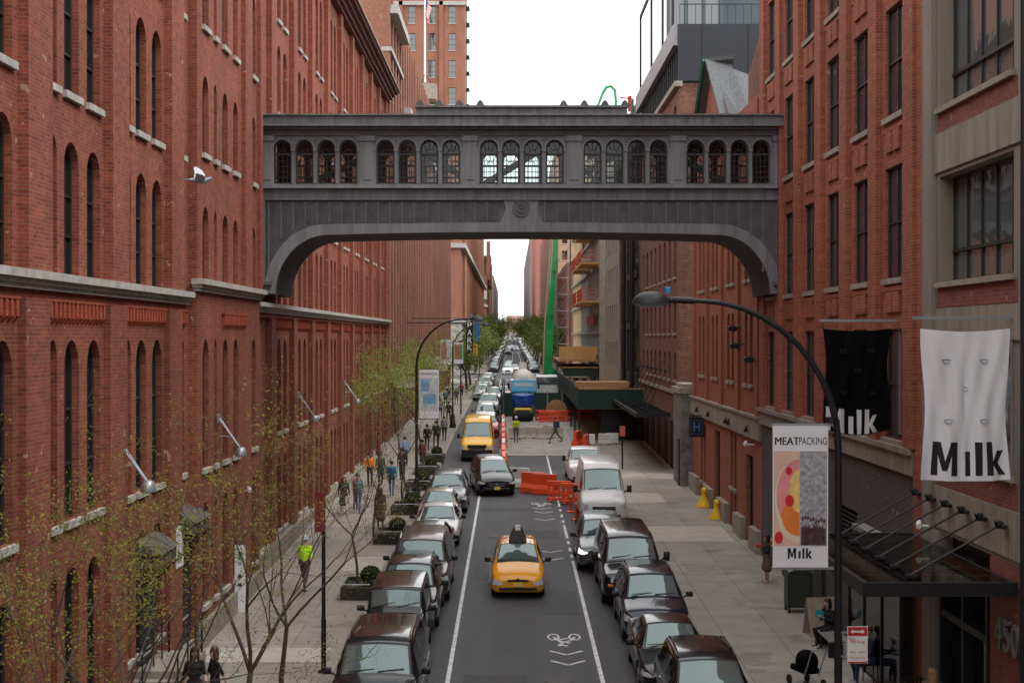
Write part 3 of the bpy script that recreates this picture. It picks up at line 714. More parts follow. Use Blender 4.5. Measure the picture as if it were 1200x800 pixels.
# nearest: tan framed block with brick infill (front right)
B1 = thing('loft_building', 'tan concrete framed loft with wide factory windows and brick infill at far right', 'building', (XR, 28, g(28)))
w1 = []
def tan_ops():
    o = []
    for a, b in ((21.2, 25.6), (26.6, 31.2), (15.6, 20.2)):
        o += [(a, b, 14.25, 17.6, 0, 'bright', 5, 1, 0), (a, b, 10.45, 12.75, 0, 'bright', 5, 1, 0), (a, b, 6.65, 9.1, 0, 'bright', 5, 1, 0), (a, b, 18.3, 21.6, 0, 'bright', 5, 1, 0)]
    return o
fac(B1, 'R', XR, 12, 32.1, 5.0, 24, tan_ops(), TAN, wins=w1, depth=.35)
flush(B1, w1)
part_at(B1, 'sash_bar', FRAME_D, lambda m: [m.box(XR+.27, XR+.33, a, b, z, z+.07) for a, b in ((21.2,25.6),(26.6,31.2)) for z in (14.95, 11.1, 7.3)])
part_at(B1, 'brick_infill', BR_R1, lambda m: [m.box(XR-.012, XR+.2, a, b, z0, z1) for a, b in ((21.0,25.8),(26.4,31.35),(12.5,20.4)) for z0, z1 in ((13.72,14.12),(9.9,10.32),(6.02,6.52))])
part_at(B1, 'window_ledge', STONE2, lambda m: [m.box(XR-.1, XR+.3, a-.1, b+.1, z-.12, z-.003) for a, b in ((21.2,25.6),(26.6,31.2)) for z in (14.25, 10.45, 6.65)])
part_at(B1, 'corner_pier', TAN, lambda m: [m.box(XR-.12, XR-.002, 31.45, 32.1, 0, 23.9)])
part_at(B1, 'concrete_band', CONC, lambda m: [m.box(XR-.05, XR-.003, 12, 31.44, z0, z1) for z0, z1 in ((12.85,13.7),(9.2,9.88),(5.1,6.0))])
part_at(B1, 'brick_base', BR_R1, lambda m: [m.box(XR+.0, XR+.5, 12, 27.9, -.2, 4.98), m.box(XR+.5, XR+.7, 27.9, 31, -.2, 4.98)])
part_at(B1, 'door_surround', DARKM, lambda m: [m.box(XR+.3, XR+.4, 27.95, 31.4, g(29), 4.95), m.box(XR-.02, XR+.3, 28.0, 28.12, g(29), 4.6), m.box(XR-.02, XR+.3, 29.5, 29.62, g(29), 4.6), m.box(XR-.02, XR+.3, 31.0, 31.12, g(29), 4.6), m.box(XR-.02, XR+.3, 28.121, 29.49, 3.2, 3.35), m.box(XR-.02, XR+.3, 29.63, 30.99, 3.2, 3.35)])
part_at(B1, 'door', GL_D, lambda m: [m.box(XR+.2, XR+.24, 28.13, 29.48, g(29)+.1, 3.19), m.box(XR+.2, XR+.24, 29.64, 30.98, g(29)+.1, 3.19)])
part_at(B1, 'ground_pier', TAN, lambda m: [m.box(XR-.1, XR+.3, 31.2, 32.1, 0, 5.0)])
part_at(B1, 'drainpipe', DARKM, lambda m: [m.tube([(XR-.06, 25.95, .3), (XR-.06, 25.95, 20)], .05, 8)])
part_at(B1, 'roof', ROOFM, lambda m: [m.box(XR+.4, 30, 12, 32, 23.5, 24)])
part_at(B1, 'unseen_wing', TAN, lambda m: m.box(XR+.02, 40, -30, 11.99, -1, 24))  # added out of view, like the left wing, to hold back sky light
part_at(B1, 'side_wall', BR_R1, lambda m: [m.box(XR+.01, 30, 31.9, 32.08, 0, 23.4), m.box(XR+.01, 30, 12.0, 12.1, 0, 23.4)])
# brick building with tall sash windows
B2 = thing('brick_building', 'five storey brick building with tall black sash windows, right of the skybridge', 'building', (XR, 43, g(43)))
w2 = []; o2 = []
wc = [34.9+3.27*k for k in range(6)]
for c in wc:
    for z0, z1 in ((6.75,9.45),(10.7,13.45),(14.7,17.4),(18.65,21.4),(22.6,25.2)):
        o2.append((c-.85, c+.85, z0, z1, 0, 'mid', 2, 2, 1))
fac(B2, 'R', XR, 32.1, 53.3, 6.65, 27, o2, BR_R2, depth=.13, wins=w2, silm=STONE2,
    extra=lambda m, fn: [pil(m, fn, c-2.05, c-1.22, 6.66, 26.5, .14) for c in wc+[wc[-1]+3.27-.2]]+[pil(m, fn, 32.12, 33.0, 0, 26.5, .06)])
flush(B2, w2)
def spl(m):
    for c in wc:
        for z in (9.75, 13.7, 17.7, 21.65):
            for a in (-.62, .06): m.box(XR-.07, XR-.003, c+a, c+a+.56, z+.12, z+.62)
            m.box(XR-.05, XR-.003, c-1.0, c+1.0, z+.64, z+.74)
part_at(B2, 'brick_panel', BR_R2, spl)
part_at(B2, 'stone_band', CONC, lambda m: [m.box(XR-.10, XR+.2, 33.0, 53.25, 6.02, 6.5), m.box(XR-.2, XR+.2, 33.0, 53.3, 6.51, 6.64)])
go = [(35.2,37.6,.75,3.9,0,'mid',3,1,0),(38.6,41.2,3.2,4.5,0,'black',1,1,0),(42.4,44.2,.9,4.3,0,'mid',2,1,0),(45.6,47.8,1.0,4.2,0,'black',2,1,0),(49.4,51.2,1.0,4.6,0,'black',1,1,0)]
wg = []
fac(B2, 'R', XR, 33, 53.3, .3, 6.02, go, BR_G, depth=.3, wins=wg, name='painted_base'); flush(B2, wg)
part_at(B2, 'louvre', DARKM, lambda m: [m.box(XR+.1, XR+.2, 38.6, 41.2, 3.25+.13*k, 3.31+.13*k) for k in range(9)])
part_at(B2, 'base_pier', BR_R2, lambda m: [m.box(XR-.08, XR+.2, 32.11, 32.98, 0, 6.6)])
part_at(B2, 'roof', ROOFM, lambda m: [m.box(XR+.3, 30, 32.1, 53.2, 26.4, 26.9)])
part_at(B2, 'end_wall', BR_R2, lambda m: [m.box(XR+.01, 30, 53.1, 53.29, 0, 26.9)])
part_at(B2, 'parapet', STONE2, lambda m: [m.box(XR-.15, XR+.4, 32.1, 53.35, 26.91, 27.1)])
# orange brick building with concrete band
B3 = thing('orange_brick_building', 'orange brick building with arched windows above a concrete band, beyond the skybridge', 'building', (XR, 63, g(63)))
w3 = []; o3 = []
XO = XR+.0
for i, c in enumerate((56.3, 60.9, 65.6, 70.1)):
    for z0, z1, r_ in ((7.4,10.3,.4),(11.55,15.2,0)):
        for d in (-.62, .62): o3.append((c+d-.38, c+d+.38, z0, z1, r_, 'dark', 1, 2, 1))
o3 += [(55.2,56.9,.9,4.6,0,'black',1,1,0),(59.3,59.9,2.9,5.2,0,'dark',1,2,1),(60.3,60.9,2.9,5.2,0,'dark',1,2,1),(59.3,59.9,1.4,2.6,0,'black',1,1,0),(60.3,60.9,1.4,2.6,0,'black',1,1,0),(64.0,65.7,1.15,5.0,0,'black',1,1,0),(68.7,69.3,2.2,5.0,0,'dark',1,2,1),(69.8,70.4,2.2,5.0,0,'dark',1,2,1)]
fac(B3, 'R', XO, 53.3, 73.6, .3, 18.5, o3, BR_R3, depth=.22, wins=w3, silm=STONE2, extra=lambda m, fn: [pil(m, fn, c-.3, c+.3, 6.2, 18.3, .12) for c in (54.0, 58.6, 63.25, 67.9, 72.6)])
flush(B3, w3)
part_at(B3, 'concrete_band', CONC, lambda m: [m.box(XO-.13, XO+.1, 53.35, 73.6, 5.35, 6.15), m.box(XO-.2, XO+.1, 53.35, 73.6, 6.16, 6.26)])
part_at(B3, 'stone_plinth', STONE2, lambda m: [m.box(XO-.22, XO+.1, a, b, g(a)+.05, g(a)+1.0) for a, b in ((53.4,55.1),(57.0,59.0),(61.2,63.8),(65.9,68.3),(70.8,73.6))])
part_at(B3, 'roof', ROOFM, lambda m: [m.box(XO+.2, 30, 53.4, 73.5, 18.0, 18.4)])
part_at(B3, 'end_wall', BR_R4, lambda m: [m.box(XO+.02, 30, 73.4, 73.6, 0, 18.3)])
def gable(m):
    m.add([(XO+.25, 61.0, 17.6), (XO+.25, 72.5, 17.6), (XO+.25, 71.7, 20.0), (XO+.25, 68.2, 22.3), (XO+.25, 62.0, 18.4)], [(0,1,2,3,4)])
part_at(B3, 'gable_wall', BR_R3, gable)
def gslate(m):
    m.k = 0
    for (y0, z0), (y1, z1) in (((61.3,17.6),(68.2,22.6)), ((68.2,22.6),(73.0,19.2))):
        m.add([(XO-.1,y0,z0),(XO+1.15,y0-.9,z0),(XO+1.05,y1,z1),(XO-.1,y1,z1),(XO-.1,y0,z0-.18),(XO+1.15,y0-.9,z0-.18),(XO+1.05,y1,z1-.2),(XO-.1,y1,z1-.2)], [(0,1,2,3),(7,6,5,4),(0,4,5,1),(2,6,7,3),(1,5,6,2),(0,3,7,4)])
    m.add([(XO+1.15,60.4,17.6),(XO+3.0,60.4,17.6),(XO+3.0,66,20.9),(XO+1.06,67.5,22.0)], [(0,1,2,3)])
part_at(B3, 'slate_roof', SLATE, gslate)
part_at(B3, 'green_bargeboard', pm('green_trim', (.02,.14,.07), .5), lambda m: [m.tube([(XO-.16, 73.2, 18.9), (XO-.16, 68.2, 22.5)], .1, 4)])
part_at(B3, 'parapet_wall', BR_R4, lambda m: [m.add([(XR+.6, 53.4, 18.0), (XR+.6, 60, 18.0), (XR+.6, 60, 20.3), (XR+.6, 53.4, 23.0), (XR+1, 53.4, 18.0), (XR+1, 60, 18.0), (XR+1, 60, 20.3), (XR+1, 53.4, 23.0)], [(0,1,2,3),(7,6,5,4),(0,3,7,4),(1,5,6,2),(3,2,6,7)])])
# stone gate pier
GP = thing('stone_gate_pier', 'grey graffiti marked stone gate pier at the end of the orange brick building', 'gate pier', (XR, 76, g(76)))
part_at(GP, 'shaft', pm('grey_stone', (.17,.165,.16), .85, var=.5, sc=2.5, bump=.3), lambda m: [m.box(XR-.55, XR+.4, 74.1, 77.5, 1.2, 6.3)])
part_at(GP, 'cap', STONE2, lambda m: [m.box(XR-.65, XR+.5, 74.0, 77.6, 6.31, 6.6), m.box(XR-.45, XR+.3, 74.2, 77.4, 6.61, 6.8)])
part_at(GP, 'door', DARKM, lambda m: [m.box(XR-.6, XR-.56, 74.5, 75.6, 1.4, 3.9)])
# brown brick building with metal and glass storeys on top
B4 = thing('brown_brick_building', 'brown brick building with small arched windows and a dark metal rooftop extension', 'building', (XR, 92, g(92)))
w4 = []; o4 = []
c = 81.6
while c < 103:
    for z0, z1, r_ in ((6.8,8.4,.3),(9.5,11.35,.3),(12.7,15.1,.3),(16.6,19,.3),(20.4,22.5,.3)): o4.append((c-.6, c+.6, z0, z1, r_, 'dark', 1, 2, 1))
    c += 2.75
fac(B4, 'R', XR, 79.9, 104, 1.0, 23.5, o4, BR_R4, depth=.25, wins=w4, silm=STONE2); flush(B4, w4, 60, 100)
fac(B4, 'F', 79.9, XR, 24, 1.0, 23.5, [], brick('brick_party_wall', (.21,.085,.055), (.10,.045,.035), (.22,.14,.11), .5, .24, .09))
part_at(B4, 'string_course', STONE2, lambda m: [m.box(XR-.1, XR+.1, 80, 104, 6.0, 6.2), m.box(XR-.25, XR+.2, 79.7, 104, 23.3, 23.6)])
part_at(B4, 'shop_opening', BLACK, lambda m: [m.box(XR-.02, XR+.1, a, a+2.4, 1.5, 4.4) for a in (81.5, 85.3, 89.2, 93.1, 97, 100.8)])
part_at(B4, 'glass_strip', GL_B, lambda m: [m.box(XR+.1, XR+.3, 80.0, 104, 23.6, 25.6)])
part_at(B4, 'mullions', DARKM, lambda m: [m.box(XR, XR+.095, 80+k*1.1, 80.15+k*1.1, 23.62, 25.6) for k in range(22)])
part_at(B4, 'metal_fascia', pm('zinc_fascia', (.22,.22,.235), .35, metal=.5, var=.25), lambda m: [m.box(XR-.3, XR+.4, 79.9, 104, 25.62, 26.8)])
part_at(B4, 'dark_metal_block', pm('dark_metal_panels', (.02,.023,.031), .5, var=.1), lambda m: [m.box(XR-.05, XR+12, 79.8, 79.88, 23.62, 26.8)]+[m.box(XR+a, XR+a+.03, 79.76, 79.798, 23.65, 26.78) for a in (1.3, 3.9, 5.6, 8.0)])
part_at(B4, 'terrace_frame', DARKM, lambda m: [m.box(XR-.1, XR+.05, y, y+.18, 26.8, z) for y, z in ((82.5,32.5),(88,32.5),(95,32.4),(103,32.4))]+[m.box(XR-.1, XR+.05, 82.5, 103.2, 32.3, 32.55)])
part_at(B4, 'railing', DARKM, lambda m: [m.box(XR+.1, XR+12, 80.3, 80.34, 28.0, 28.05)]+[m.box(XR+.1+k*.45, XR+.13+k*.45, 80.3, 80.33, 26.8, 28.0) for k in range(27)])
part_at(B4, 'upper_glass', GL_M, lambda m: [m.box(XR+.2, XR+3.4, 88, 88.1, 26.8, 34)])
part_at(B4, 'upper_storey', pm('blue_grey_cladding', (.07,.095,.11), .45), lambda m: [m.box(XR+.2+k*1.1, XR+.4+k*1.1, 87.8, 87.99, 26.8, 34) for k in range(4)]+[m.box(XR+3.5, XR+6.5, 90, 103, 26.8, 34), m.box(XR+6.6, XR+14, 90, 100, 26.8, 32)])
part_at(B4, 'roof', ROOFM, lambda m: [m.box(XR+.3, 24, 80.1, 103.9, 26.0, 26.79)])
part_at(B4, 'end_wall', BR_R4, lambda m: [m.box(XR+.02, 24, 103.8, 103.98, 0, 23.4)])
# glass fronted building
B5 = thing('glass_building', 'dark glass fronted building between the brown brick one and the scaffolding', 'building', (XR, 122, g(122)))
wa = []; o5 = [(a+.3, a+5.2, z, z+3.4, 0, 'bright' if (i+j) % 2 else 'mid', 2, 2, 0) for i, a in enumerate((105, 110.8, 116.6)) for j, z in enumerate((6.5,10.4,14.3,18.2,22.1))]
fac(B5, 'R', XR+.05, 104, 123, 1, 27, o5, DARKM, depth=.15, wins=wa)
ob5 = [(125+a*2.8, 126.4+a*2.8, z, z+2.2, 0, 'dark', 1, 2, 1) for a in range(6) for z in (6.6,10,13.4,16.8,20.2)]
fac(B5, 'R', XR-.05, 123, 141, 1, 25, ob5, STONE2, depth=.2, wins=wa); flush(B5, wa, 60, 60)
part_at(B5, 'green_netting', pm('green_net', (.015,.13,.07), .8), lambda m: [m.box(XR-.35, XR-.25, 106, 108, 6, 27)])
part_at(B5, 'steel_column', DARKM, lambda m: [m.tube([(XR-.6, 103.6, 1.9), (XR-.6, 103.6, 24)], .16, 8), m.tube([(XR-.5, 112, 2), (XR-.5, 112, 24)], .14, 8)])
part_at(B5, 'roof', ROOFM, lambda m: [m.box(XR+.3, 30, 104.1, 140.9, 24.3, 24.9)])
part_at(B5, 'end_wall', BR_F, lambda m: [m.box(XR+.1, 30, 140.8, 141, 0, 24.2)])
# building under construction with orange balconies
B6 = thing('construction_building', 'half built block with orange netted balconies and plywood facing behind the hoarding', 'building', (XR, 180, g(180)))
part_at(B6, 'frame', pm('raw_concrete', (.30,.27,.24), .9, var=.25, sc=.4), lambda m: [m.box(XR+.0, 30, 150, 222, z, z+.3) for z in (6,9.6,13.2,16.8,20.4,24,27.6)]+[m.box(XR+.7, XR+1.2, y, y+.6, 2, 28) for y in range(150, 222, 9)])
part_at(B6, 'plywood_facing', pm('yellow_sheathing', (.50,.36,.20), .85, var=.2, sc=.5), lambda m: [m.box(XR+.3, XR+.5, 196, 222, 5, 27)])
part_at(B6, 'steel_studs', GREYM, lambda m: [m.box(XR+.3, XR+.5, 151+k*1.1, 151.4+k*1.1, z, z+3.25) for k in range(40) for z in (6.32,9.92,13.52,17.12)])
part_at(B6, 'front_wall', STONE2, lambda m: [m.box(XR+.1, 16, 149.6, 149.9, 3, 28), m.box(XR-.3, XR+.6, 145, 147, 3, 28)])
part_at(B6, 'core_wall', pm('core_dark', (.16,.15,.15), .9), lambda m: [m.box(XR+3, 30, 151, 221, 0, 28)])
for i, (y0, z) in enumerate(((152, 13.2), (166, 13.2), (154, 17.4), (168, 17.4), (160, 20.8))):
    bl = MB(); bl.box(XR-1.8, XR+.6, y0, y0+11, z-.25, z); o = bl.build('balcony', PLY, B6); o.location = -Vector(B6.location)
    nr = MB()
    for a in range(0, 12): nr.box(XR-1.85, XR-1.8, y0+a*1.0-.04, y0+a*1.0+.04, z, z+1.3)
    for q in (.35, .75, 1.2): nr.box(XR-1.86, XR-1.8, y0, y0+11, z+q, z+q+.09); nr.box(XR-1.8, XR+.6, y0-.05, y0, z+q, z+q+.09)
    nr.build('balcony_rail', pm('orange_netting', (.62,.12,.05), .7), o)
part_at(B6, 'red_panel', pm('red_panel', (.42,.04,.035), .6), lambda m: [m.box(XR-.3, XR-.2, 152, 168, 6.5, 7.3), m.box(XR-.1, XR+.0, 160, 175, 10.6, 11.8)])

# ---------------- left side, farther ----------------
def ribbed(root, side, x, y0, y1, z0, z1, step, mat, gl=GL_D, name='wall', pw=.55, sill=STONE2, floors=4.2, piermat=None, rc=.6):
    sgn = -1 if side == 'L' else 1
    part_at(root, name, mat, lambda m: m.box(x+sgn*rc, x+sgn*12, y0, y1, z0, z1))
    def piers(m):
        y = y0
        while y < y1: m.box(x, x+sgn*rc, y, y+pw, z0, z1); y += step
    part_at(root, 'brick_piers', piermat or mat, piers)
    def wn_(m):
        y = y0
        while y < y1-step*.5:
            z = z0+floors*.35
            while z+floors*.6 < z1: m.box(x+sgn*rc*.6, x+sgn*(rc-.002), y+pw+.12, min(y+step-.12, y1), z, z+floors*.6); z += floors
            y += step
    o = part_at(root, 'window', gl, wn_); o['kind'] = 'stuff'
    def sl_(m):
        z = z0+floors*.35
        while z+floors*.6 < z1: m.box(x+sgn*rc*.35, x+sgn*(rc-.01), y0, y1, z-.15, z-.003); z += floors
    part_at(root, 'sill_course', mat, sl_)
L2 = thing('ribbed_brick_building', 'dark ribbed brick building just beyond the arched warehouse on the left', 'building', (XL, 150, g(150)))
ribbed(L2, 'L', XL+.1, 100.9, 204, 1, 34, 2.6, BR_FD, pw=.7, piermat=brick('far_pier_brick', (.30,.11,.075), (.2,.075,.052), (.36,.22,.17), .3))
part_at(L2, 'stone_base', STONE2, lambda m: [m.box(XL-.2, XL+.5, 101, 204, 6.2, 6.9)])
part_at(L2, 'awning', pm('awning_canvas', (.55,.5,.42), .8), lambda m: [m.box(XL+.1, XL+1.6, 103+k*26, 106+k*26, 5.6, 6.3) for k in range(4)])
part_at(L2, 'stone_cornice', STONE, lambda m: [m.box(XL-.5, XL+.7, 100.9, 112, 32.2, 32.8), m.box(XL-.5, XL+.25, 100.7, 112, 29.5, 29.8), m.box(XL-.5, XL+.5, 116.2, 204, 27.5, 28)])
part_at(L2, 'front_wall', BR_F, lambda m: m.box(-40, XL+.1, 100.75, 100.88, 1, 34))
L3_ = thing('tall_brick_tower', 'tall brick block with paired windows rising behind the flagpole', 'building', (-20, 262, g(262)))
o7 = []; w7 = []
for cx_ in [-10.7-3.65*k for k in range(9)]:
    for z in [22+4.9*k for k in range(11)]: o7.append((cx_-.65, cx_+.65, z, z+3.1, 0, 'mid', 2, 3, 1))
fac(L3_, 'F', 258, -45, -8.35, 2, 78, o7, BR_F, depth=.3, wins=w7, extra=lambda m, fn: [pil(m, fn, c_-.1-.35, c_-.1+.35, 2, 77, .5) for c_ in [-12.6-7.3*k for k in range(4)]])
flush(L3_, w7, 40, 10)
part_at(L3_, 'side_wall', BR_F, lambda m: m.box(-45, -8.37, 258.4, 270, 2, 77.9))
part_at(L3_, 'stone_course', STONE, lambda m: [m.box(-45, -8.1, 257.5, 257.98, z, z+.7) for z in (46.3, 49.6, 69.3)])
part_at(L3_, 'stone_ornament', STONE, lambda m: [m.box(-11.5, -8.6, 257.1, 257.9, 43, 45), m.lathe([(1.1,0),(1.1,1.4),(.6,2.2),(.3,3)], (-10, 257, 45), 8), m.lathe([(.7,0),(.7,1),(.3,2)], (-8.9, 257, 43), 8), m.box(-45,-8.2,257.3,257.98,38,39)])
part_at(L3_, 'fire_escape', DARKM, lambda m: [m.box(-8.3, -7.7, 262, 266, z, z+.12) for z in range(28, 74, 3)]+[m.box(-8.3, -8.2, 263, 263.2, 28, 73)])
L4 = thing('office_block', 'long brick office block with pale stone base beyond the avenue, left side', 'building', (XL, 340, g(340)))
ribbed(L4, 'L', XL+.1, 243, 452, 12, 44, 3.0, BR_F, pw=1.0, rc=.16)
part_at(L4, 'stone_base', STONE, lambda m: [m.box(-30, XL+.3, 242.5, 452, 2, 11.5), m.box(-30, XL+.9, 242.4, 452, 11.6, 12.4), m.box(-30, XL+.9, 242.4, 452, 24.5, 25.3)])
part_at(L4, 'shop_window', GL_D, lambda m: [m.box(XL+.28, XL+.34, 246+k*6, 250+k*6, 3.4, 8) for k in range(33)])
L5 = thing('water_tower_block', 'ornate brown block with turreted roofline far along the left side', 'building', (XL, 500, g(500)))
ribbed(L5, 'L', XL+.2, 480, 640, 3, 30, 5, BR_FD, pw=2.4, rc=.16)
part_at(L5, 'setback', BR_FD, lambda m: [m.box(-14, -3.2-4.2, 520, 560, 28, 37), m.box(-9, -7.6, 516, 520, 30, 44), m.box(-12.5, -11.3, 516, 520, 37, 44), m.box(-15,-7.4,519,540,37,39)])
part_at(L5, 'white_band', STONE, lambda m: [m.box(-16, XL+.6, 479.5, 500, 19.5, 20.3), m.box(-14, XL+.4, 479.6, 490, 22, 25)])
L6 = thing('distant_building', 'pale grey narrow block farthest along the left side', 'building', (XL, 760, g(760)))
ribbed(L6, 'L', XL+.5, 660, 900, 3, 38, 6, pm('far_greybrown', (.24,.19,.18), .9), pw=2.8, rc=.16)
# right side, farther
RR = thing('brown_walkup', 'brown brick walk-up with fire escapes beyond the avenue, right side', 'building', (XR, 265, g(265)))
ribbed(RR, 'R', XR+.1, 244, 290, 3, 22, 4, BR_FD, pw=2.2, rc=.16)
part_at(RR, 'fire_escape', DARKM, lambda m: [m.box(XR-1.0, XR, 256, 260, z, z+.12) for z in (7,10,13,16)]+[m.box(XR-1, XR-.95, 256, 260, z+.9, z+.96) for z in (7,10,13,16)])
RS = thing('tan_apartment_block', 'tall tan brick apartment block beyond the avenue on the right', 'building', (XR, 320, g(320)))
ribbed(RS, 'R', XR+.1, 291, 360, 3, 50, 3.6, pm('tan_brick_far', (.46,.30,.19), .9, var=.15), pw=2.0, floors=3.4, rc=.16)
fac(RS, 'F', 290.8, XR-.3, 26, 3, 50, [(XR+1+k*2.6, XR+2.1+k*2.6, z, z+1.9, 0, 'dark', 1, 2, 1) for k in range(5) for z in [8+3.4*j for j in range(12)]], pm('tan_brick_far', (.46,.30,.19)), depth=.2, wins=(w9 := [])); flush(RS, w9, 30, 10)
RT = thing('pink_apartment_block', 'pinkish stepped apartment block far along the right side', 'building', (XR, 420, g(420)))
ribbed(RT, 'R', XR-.3, 365, 455, 3, 38, 4, pm('pink_brick_far', (.42,.24,.19), .9, var=.15), pw=2.2, floors=3.4, rc=.16)
RU = thing('red_tower', 'slim red brick tower with a blue glass peak in the distance, right side', 'building', (XR, 520, g(520)))
ribbed(RU, 'R', XR-1.2, 480, 560, 3, 50, 4.5, pm('red_brick_far', (.42,.17,.13), .9, var=.15), pw=2.4, floors=3.6, rc=.16)
part_at(RU, 'glass_peak', GL_B, lambda m: m.lathe([(4,0),(2.5,3),(.3,7)], (XR+3.5, 490, 50), 4))
RV = thing('distant_grey_building', 'grey brown block farthest along the right side', 'building', (XR, 760, g(760)))
ribbed(RV, 'R', XR-1.5, 600, 900, 3, 52, 6, pm('far_greybrown', (.24,.19,.18), .9), pw=2.8, rc=.16)
RW = thing('distant_end_building', 'small pinkish block closing the far end of the street', 'building', (20, 1900, g(1900)))
part_at(RW, 'wall', pm('pink_brick_far', (.42,.24,.19)), lambda m: m.box(-6, 40, 1900, 1920, 10, 38))
o = part_at(RW, 'window', GL_D, lambda m: [m.box(-4+4*k, -2.5+4*k, 1899.8, 1899.99, 16+4*j, 18+4*j) for k in range(10) for j in range(5)]); o['kind'] = 'stuff'
# ---------------- vehicles ----------------
CARGLASS = glassmat('windscreen_glass', (.16,.19,.19), .45, .03, .03)
CARGLASS.node_tree.nodes['Principled BSDF'].inputs['Metallic'].default_value = .12
CARGLASS.node_tree.nodes['Principled BSDF'].inputs['Specular Tint'].default_value = (.82,1,.98,1)
CARGLASS.node_tree.nodes['Principled BSDF'].inputs['Base Color'].default_value = (.10,.13,.13,1)
SIDEGL = glassmat('side_glass', (.01,.012,.013), .2, .03, .01)
def paint(name, c, met=.2, r=.22): return pm('paint_'+name, c, r, metal=met, var=.04, sc=1, coat=.55, spec=.3)
P_BLK = paint('black', (.008,.008,.01), 0, .2); P_NAVY = paint('navy', (.008,.010,.022), .1, .2); P_BRN = paint('brown', (.075,.05,.043), .5, .3)
P_WHT = paint('white', (.72,.72,.71), 0, .3); P_SIL = paint('silver', (.42,.43,.44), .7, .3); P_GRY = paint('grey', (.12,.125,.13), .6, .3)
P_GLD = paint('champagne', (.40,.36,.30), .6, .3); P_BLU = paint('slate_blue', (.035,.045,.07), .5, .25); P_RED = paint('red', (.32,.015,.02), .2, .25)
P_TAXI = paint('taxi_yellow', (.85,.36,.01), 0, .25); P_VANY = paint('van_yellow', (.86,.47,.01), 0, .3)
CHROME = pm('chrome', (.6,.6,.62), .15, metal=1, var=.03); LAMP = pm('headlamp', (.72,.74,.77), .12, metal=.15, var=.1, coat=1)
AMBER = pm('amber_lens', (.75,.16,.02), .2, coat=1); TAIL = pm('tail_lens', (.45,.01,.01), .2, coat=1); PLASTIC = pm('black_trim', (.014,.014,.015), .5, var=.08)
PLATE = pm('plate', (.75,.55,.12), .5); RIM = pm('alloy', (.3,.3,.31), .3, metal=.8)
LIT = pm('lit_headlamp', (.9,.9,.85), .1, emit=((1,.93,.8), .9))
def fillet(P, r):
    out = [P[0]]
    for a, p, b in zip(P, P[1:], P[2:]):
        a, p, b = Vector(a), Vector(p), Vector(b); da, db = (a-p).length, (b-p).length
        if da < 1e-6 or db < 1e-6: out.append(p); continue
        ra, rb = min(r, da*.33), min(r, db*.33); q0 = p+(a-p)/da*ra; q2 = p+(b-p)/db*rb
        for t in (0, .33, .67, 1): out.append(q0*(1-t)**2 + p*2*t*(1-t) + q2*t*t)
    out.append(Vector(P[-1])); return [Vector(q) for q in out]
def lerp_st(st, s):
    for a, b in zip(st, st[1:]):
        if a[0] <= s <= b[0]:
            t = (s-a[0])/max(1e-9, b[0]-a[0]); return [x+(y-x)*t for x, y in zip(a, b)]
    return list(st[-1] if s > st[-1][0] else st[0])
def section(q, r=.07):
    s, zb, wm, zs, ws, zt, wt = q; cr = .045 if zt > 1.25*zs else .05
    P = [(0,zb), (wm-.1,zb), (wm-.015,zb+.1), (wm, zb+.62*(zs-zb)), (ws,zs), (wt, zt-cr), (wt*.5, zt-cr*.25), (0, zt)]
    h = fillet([Vector((a,b)) for a, b in P], r); return h + [Vector((-p.x, p.y)) for p in h[-2:0:-1]]
CARS = {}
def fl_st(st):
    # soften the side profile: fillet the station polyline
    return [tuple(v) for v in fillet_nd(st, .10)]
def fillet_nd(P, r):
    out = [list(P[0])]
    for a, p, b in zip(P, P[1:], P[2:]):
        da, db = p[0]-a[0], b[0]-p[0]; ra, rb = min(r, da*.33), min(r, db*.33)
        q0 = [x+(y-x)*ra/da for x, y in zip(p, a)]; q2 = [x+(y-x)*rb/db for x, y in zip(p, b)]
        for t in (0, .5, 1): out.append([x*(1-t)**2+y*2*t*(1-t)+z*t*t for x, y, z in zip(q0, p, q2)])
    out.append(list(P[-1])); return out
def car_body_mesh(st, L, wheels, wr, tw):
    sts = fl_st(st); m = MB(); rings = []
    for q in sts:
        sec = section(q); rings.append([(p.x, q[0]-L/2, p.y) for p in sec])
    n = len(rings[0]); vs = [v for r_ in rings for v in r_]
    fs = [(i*n+k, i*n+(k+1)%n, (i+1)*n+(k+1)%n, (i+1)*n+k) for i in range(len(rings)-1) for k in range(n)]
    fs += [tuple(range(n)), tuple(range((len(rings)-1)*n, len(rings)*n))[::-1]]
    m.add(vs, fs); body = m.mesh('body', P_BLK)
    c = MB()
    for y in wheels:
        for s_ in (-1, 1): c.lathe([(wr+.06, s_*(tw-.36)), (wr+.06, s_*(tw+.5))], (0, y, wr), 24, 'x')
    cm = c.mesh('cut', P_BLK)
    o = ob('tmp', body); co = ob('tmpc', cm)
    md = o.modifiers.new('b', 'BOOLEAN'); md.operation = 'DIFFERENCE'; md.object = co; md.solver = 'EXACT'
    dg = bpy.context.evaluated_depsgraph_get(); dg.update(); me = bpy.data.meshes.new_from_object(o.evaluated_get(dg))
    bpy.data.objects.remove(o); bpy.data.objects.remove(co)
    me.name = 'body'; me.polygons.foreach_set('use_smooth', [True]*len(me.polygons)); me.set_sharp_from_angle(angle=R(38)); return me
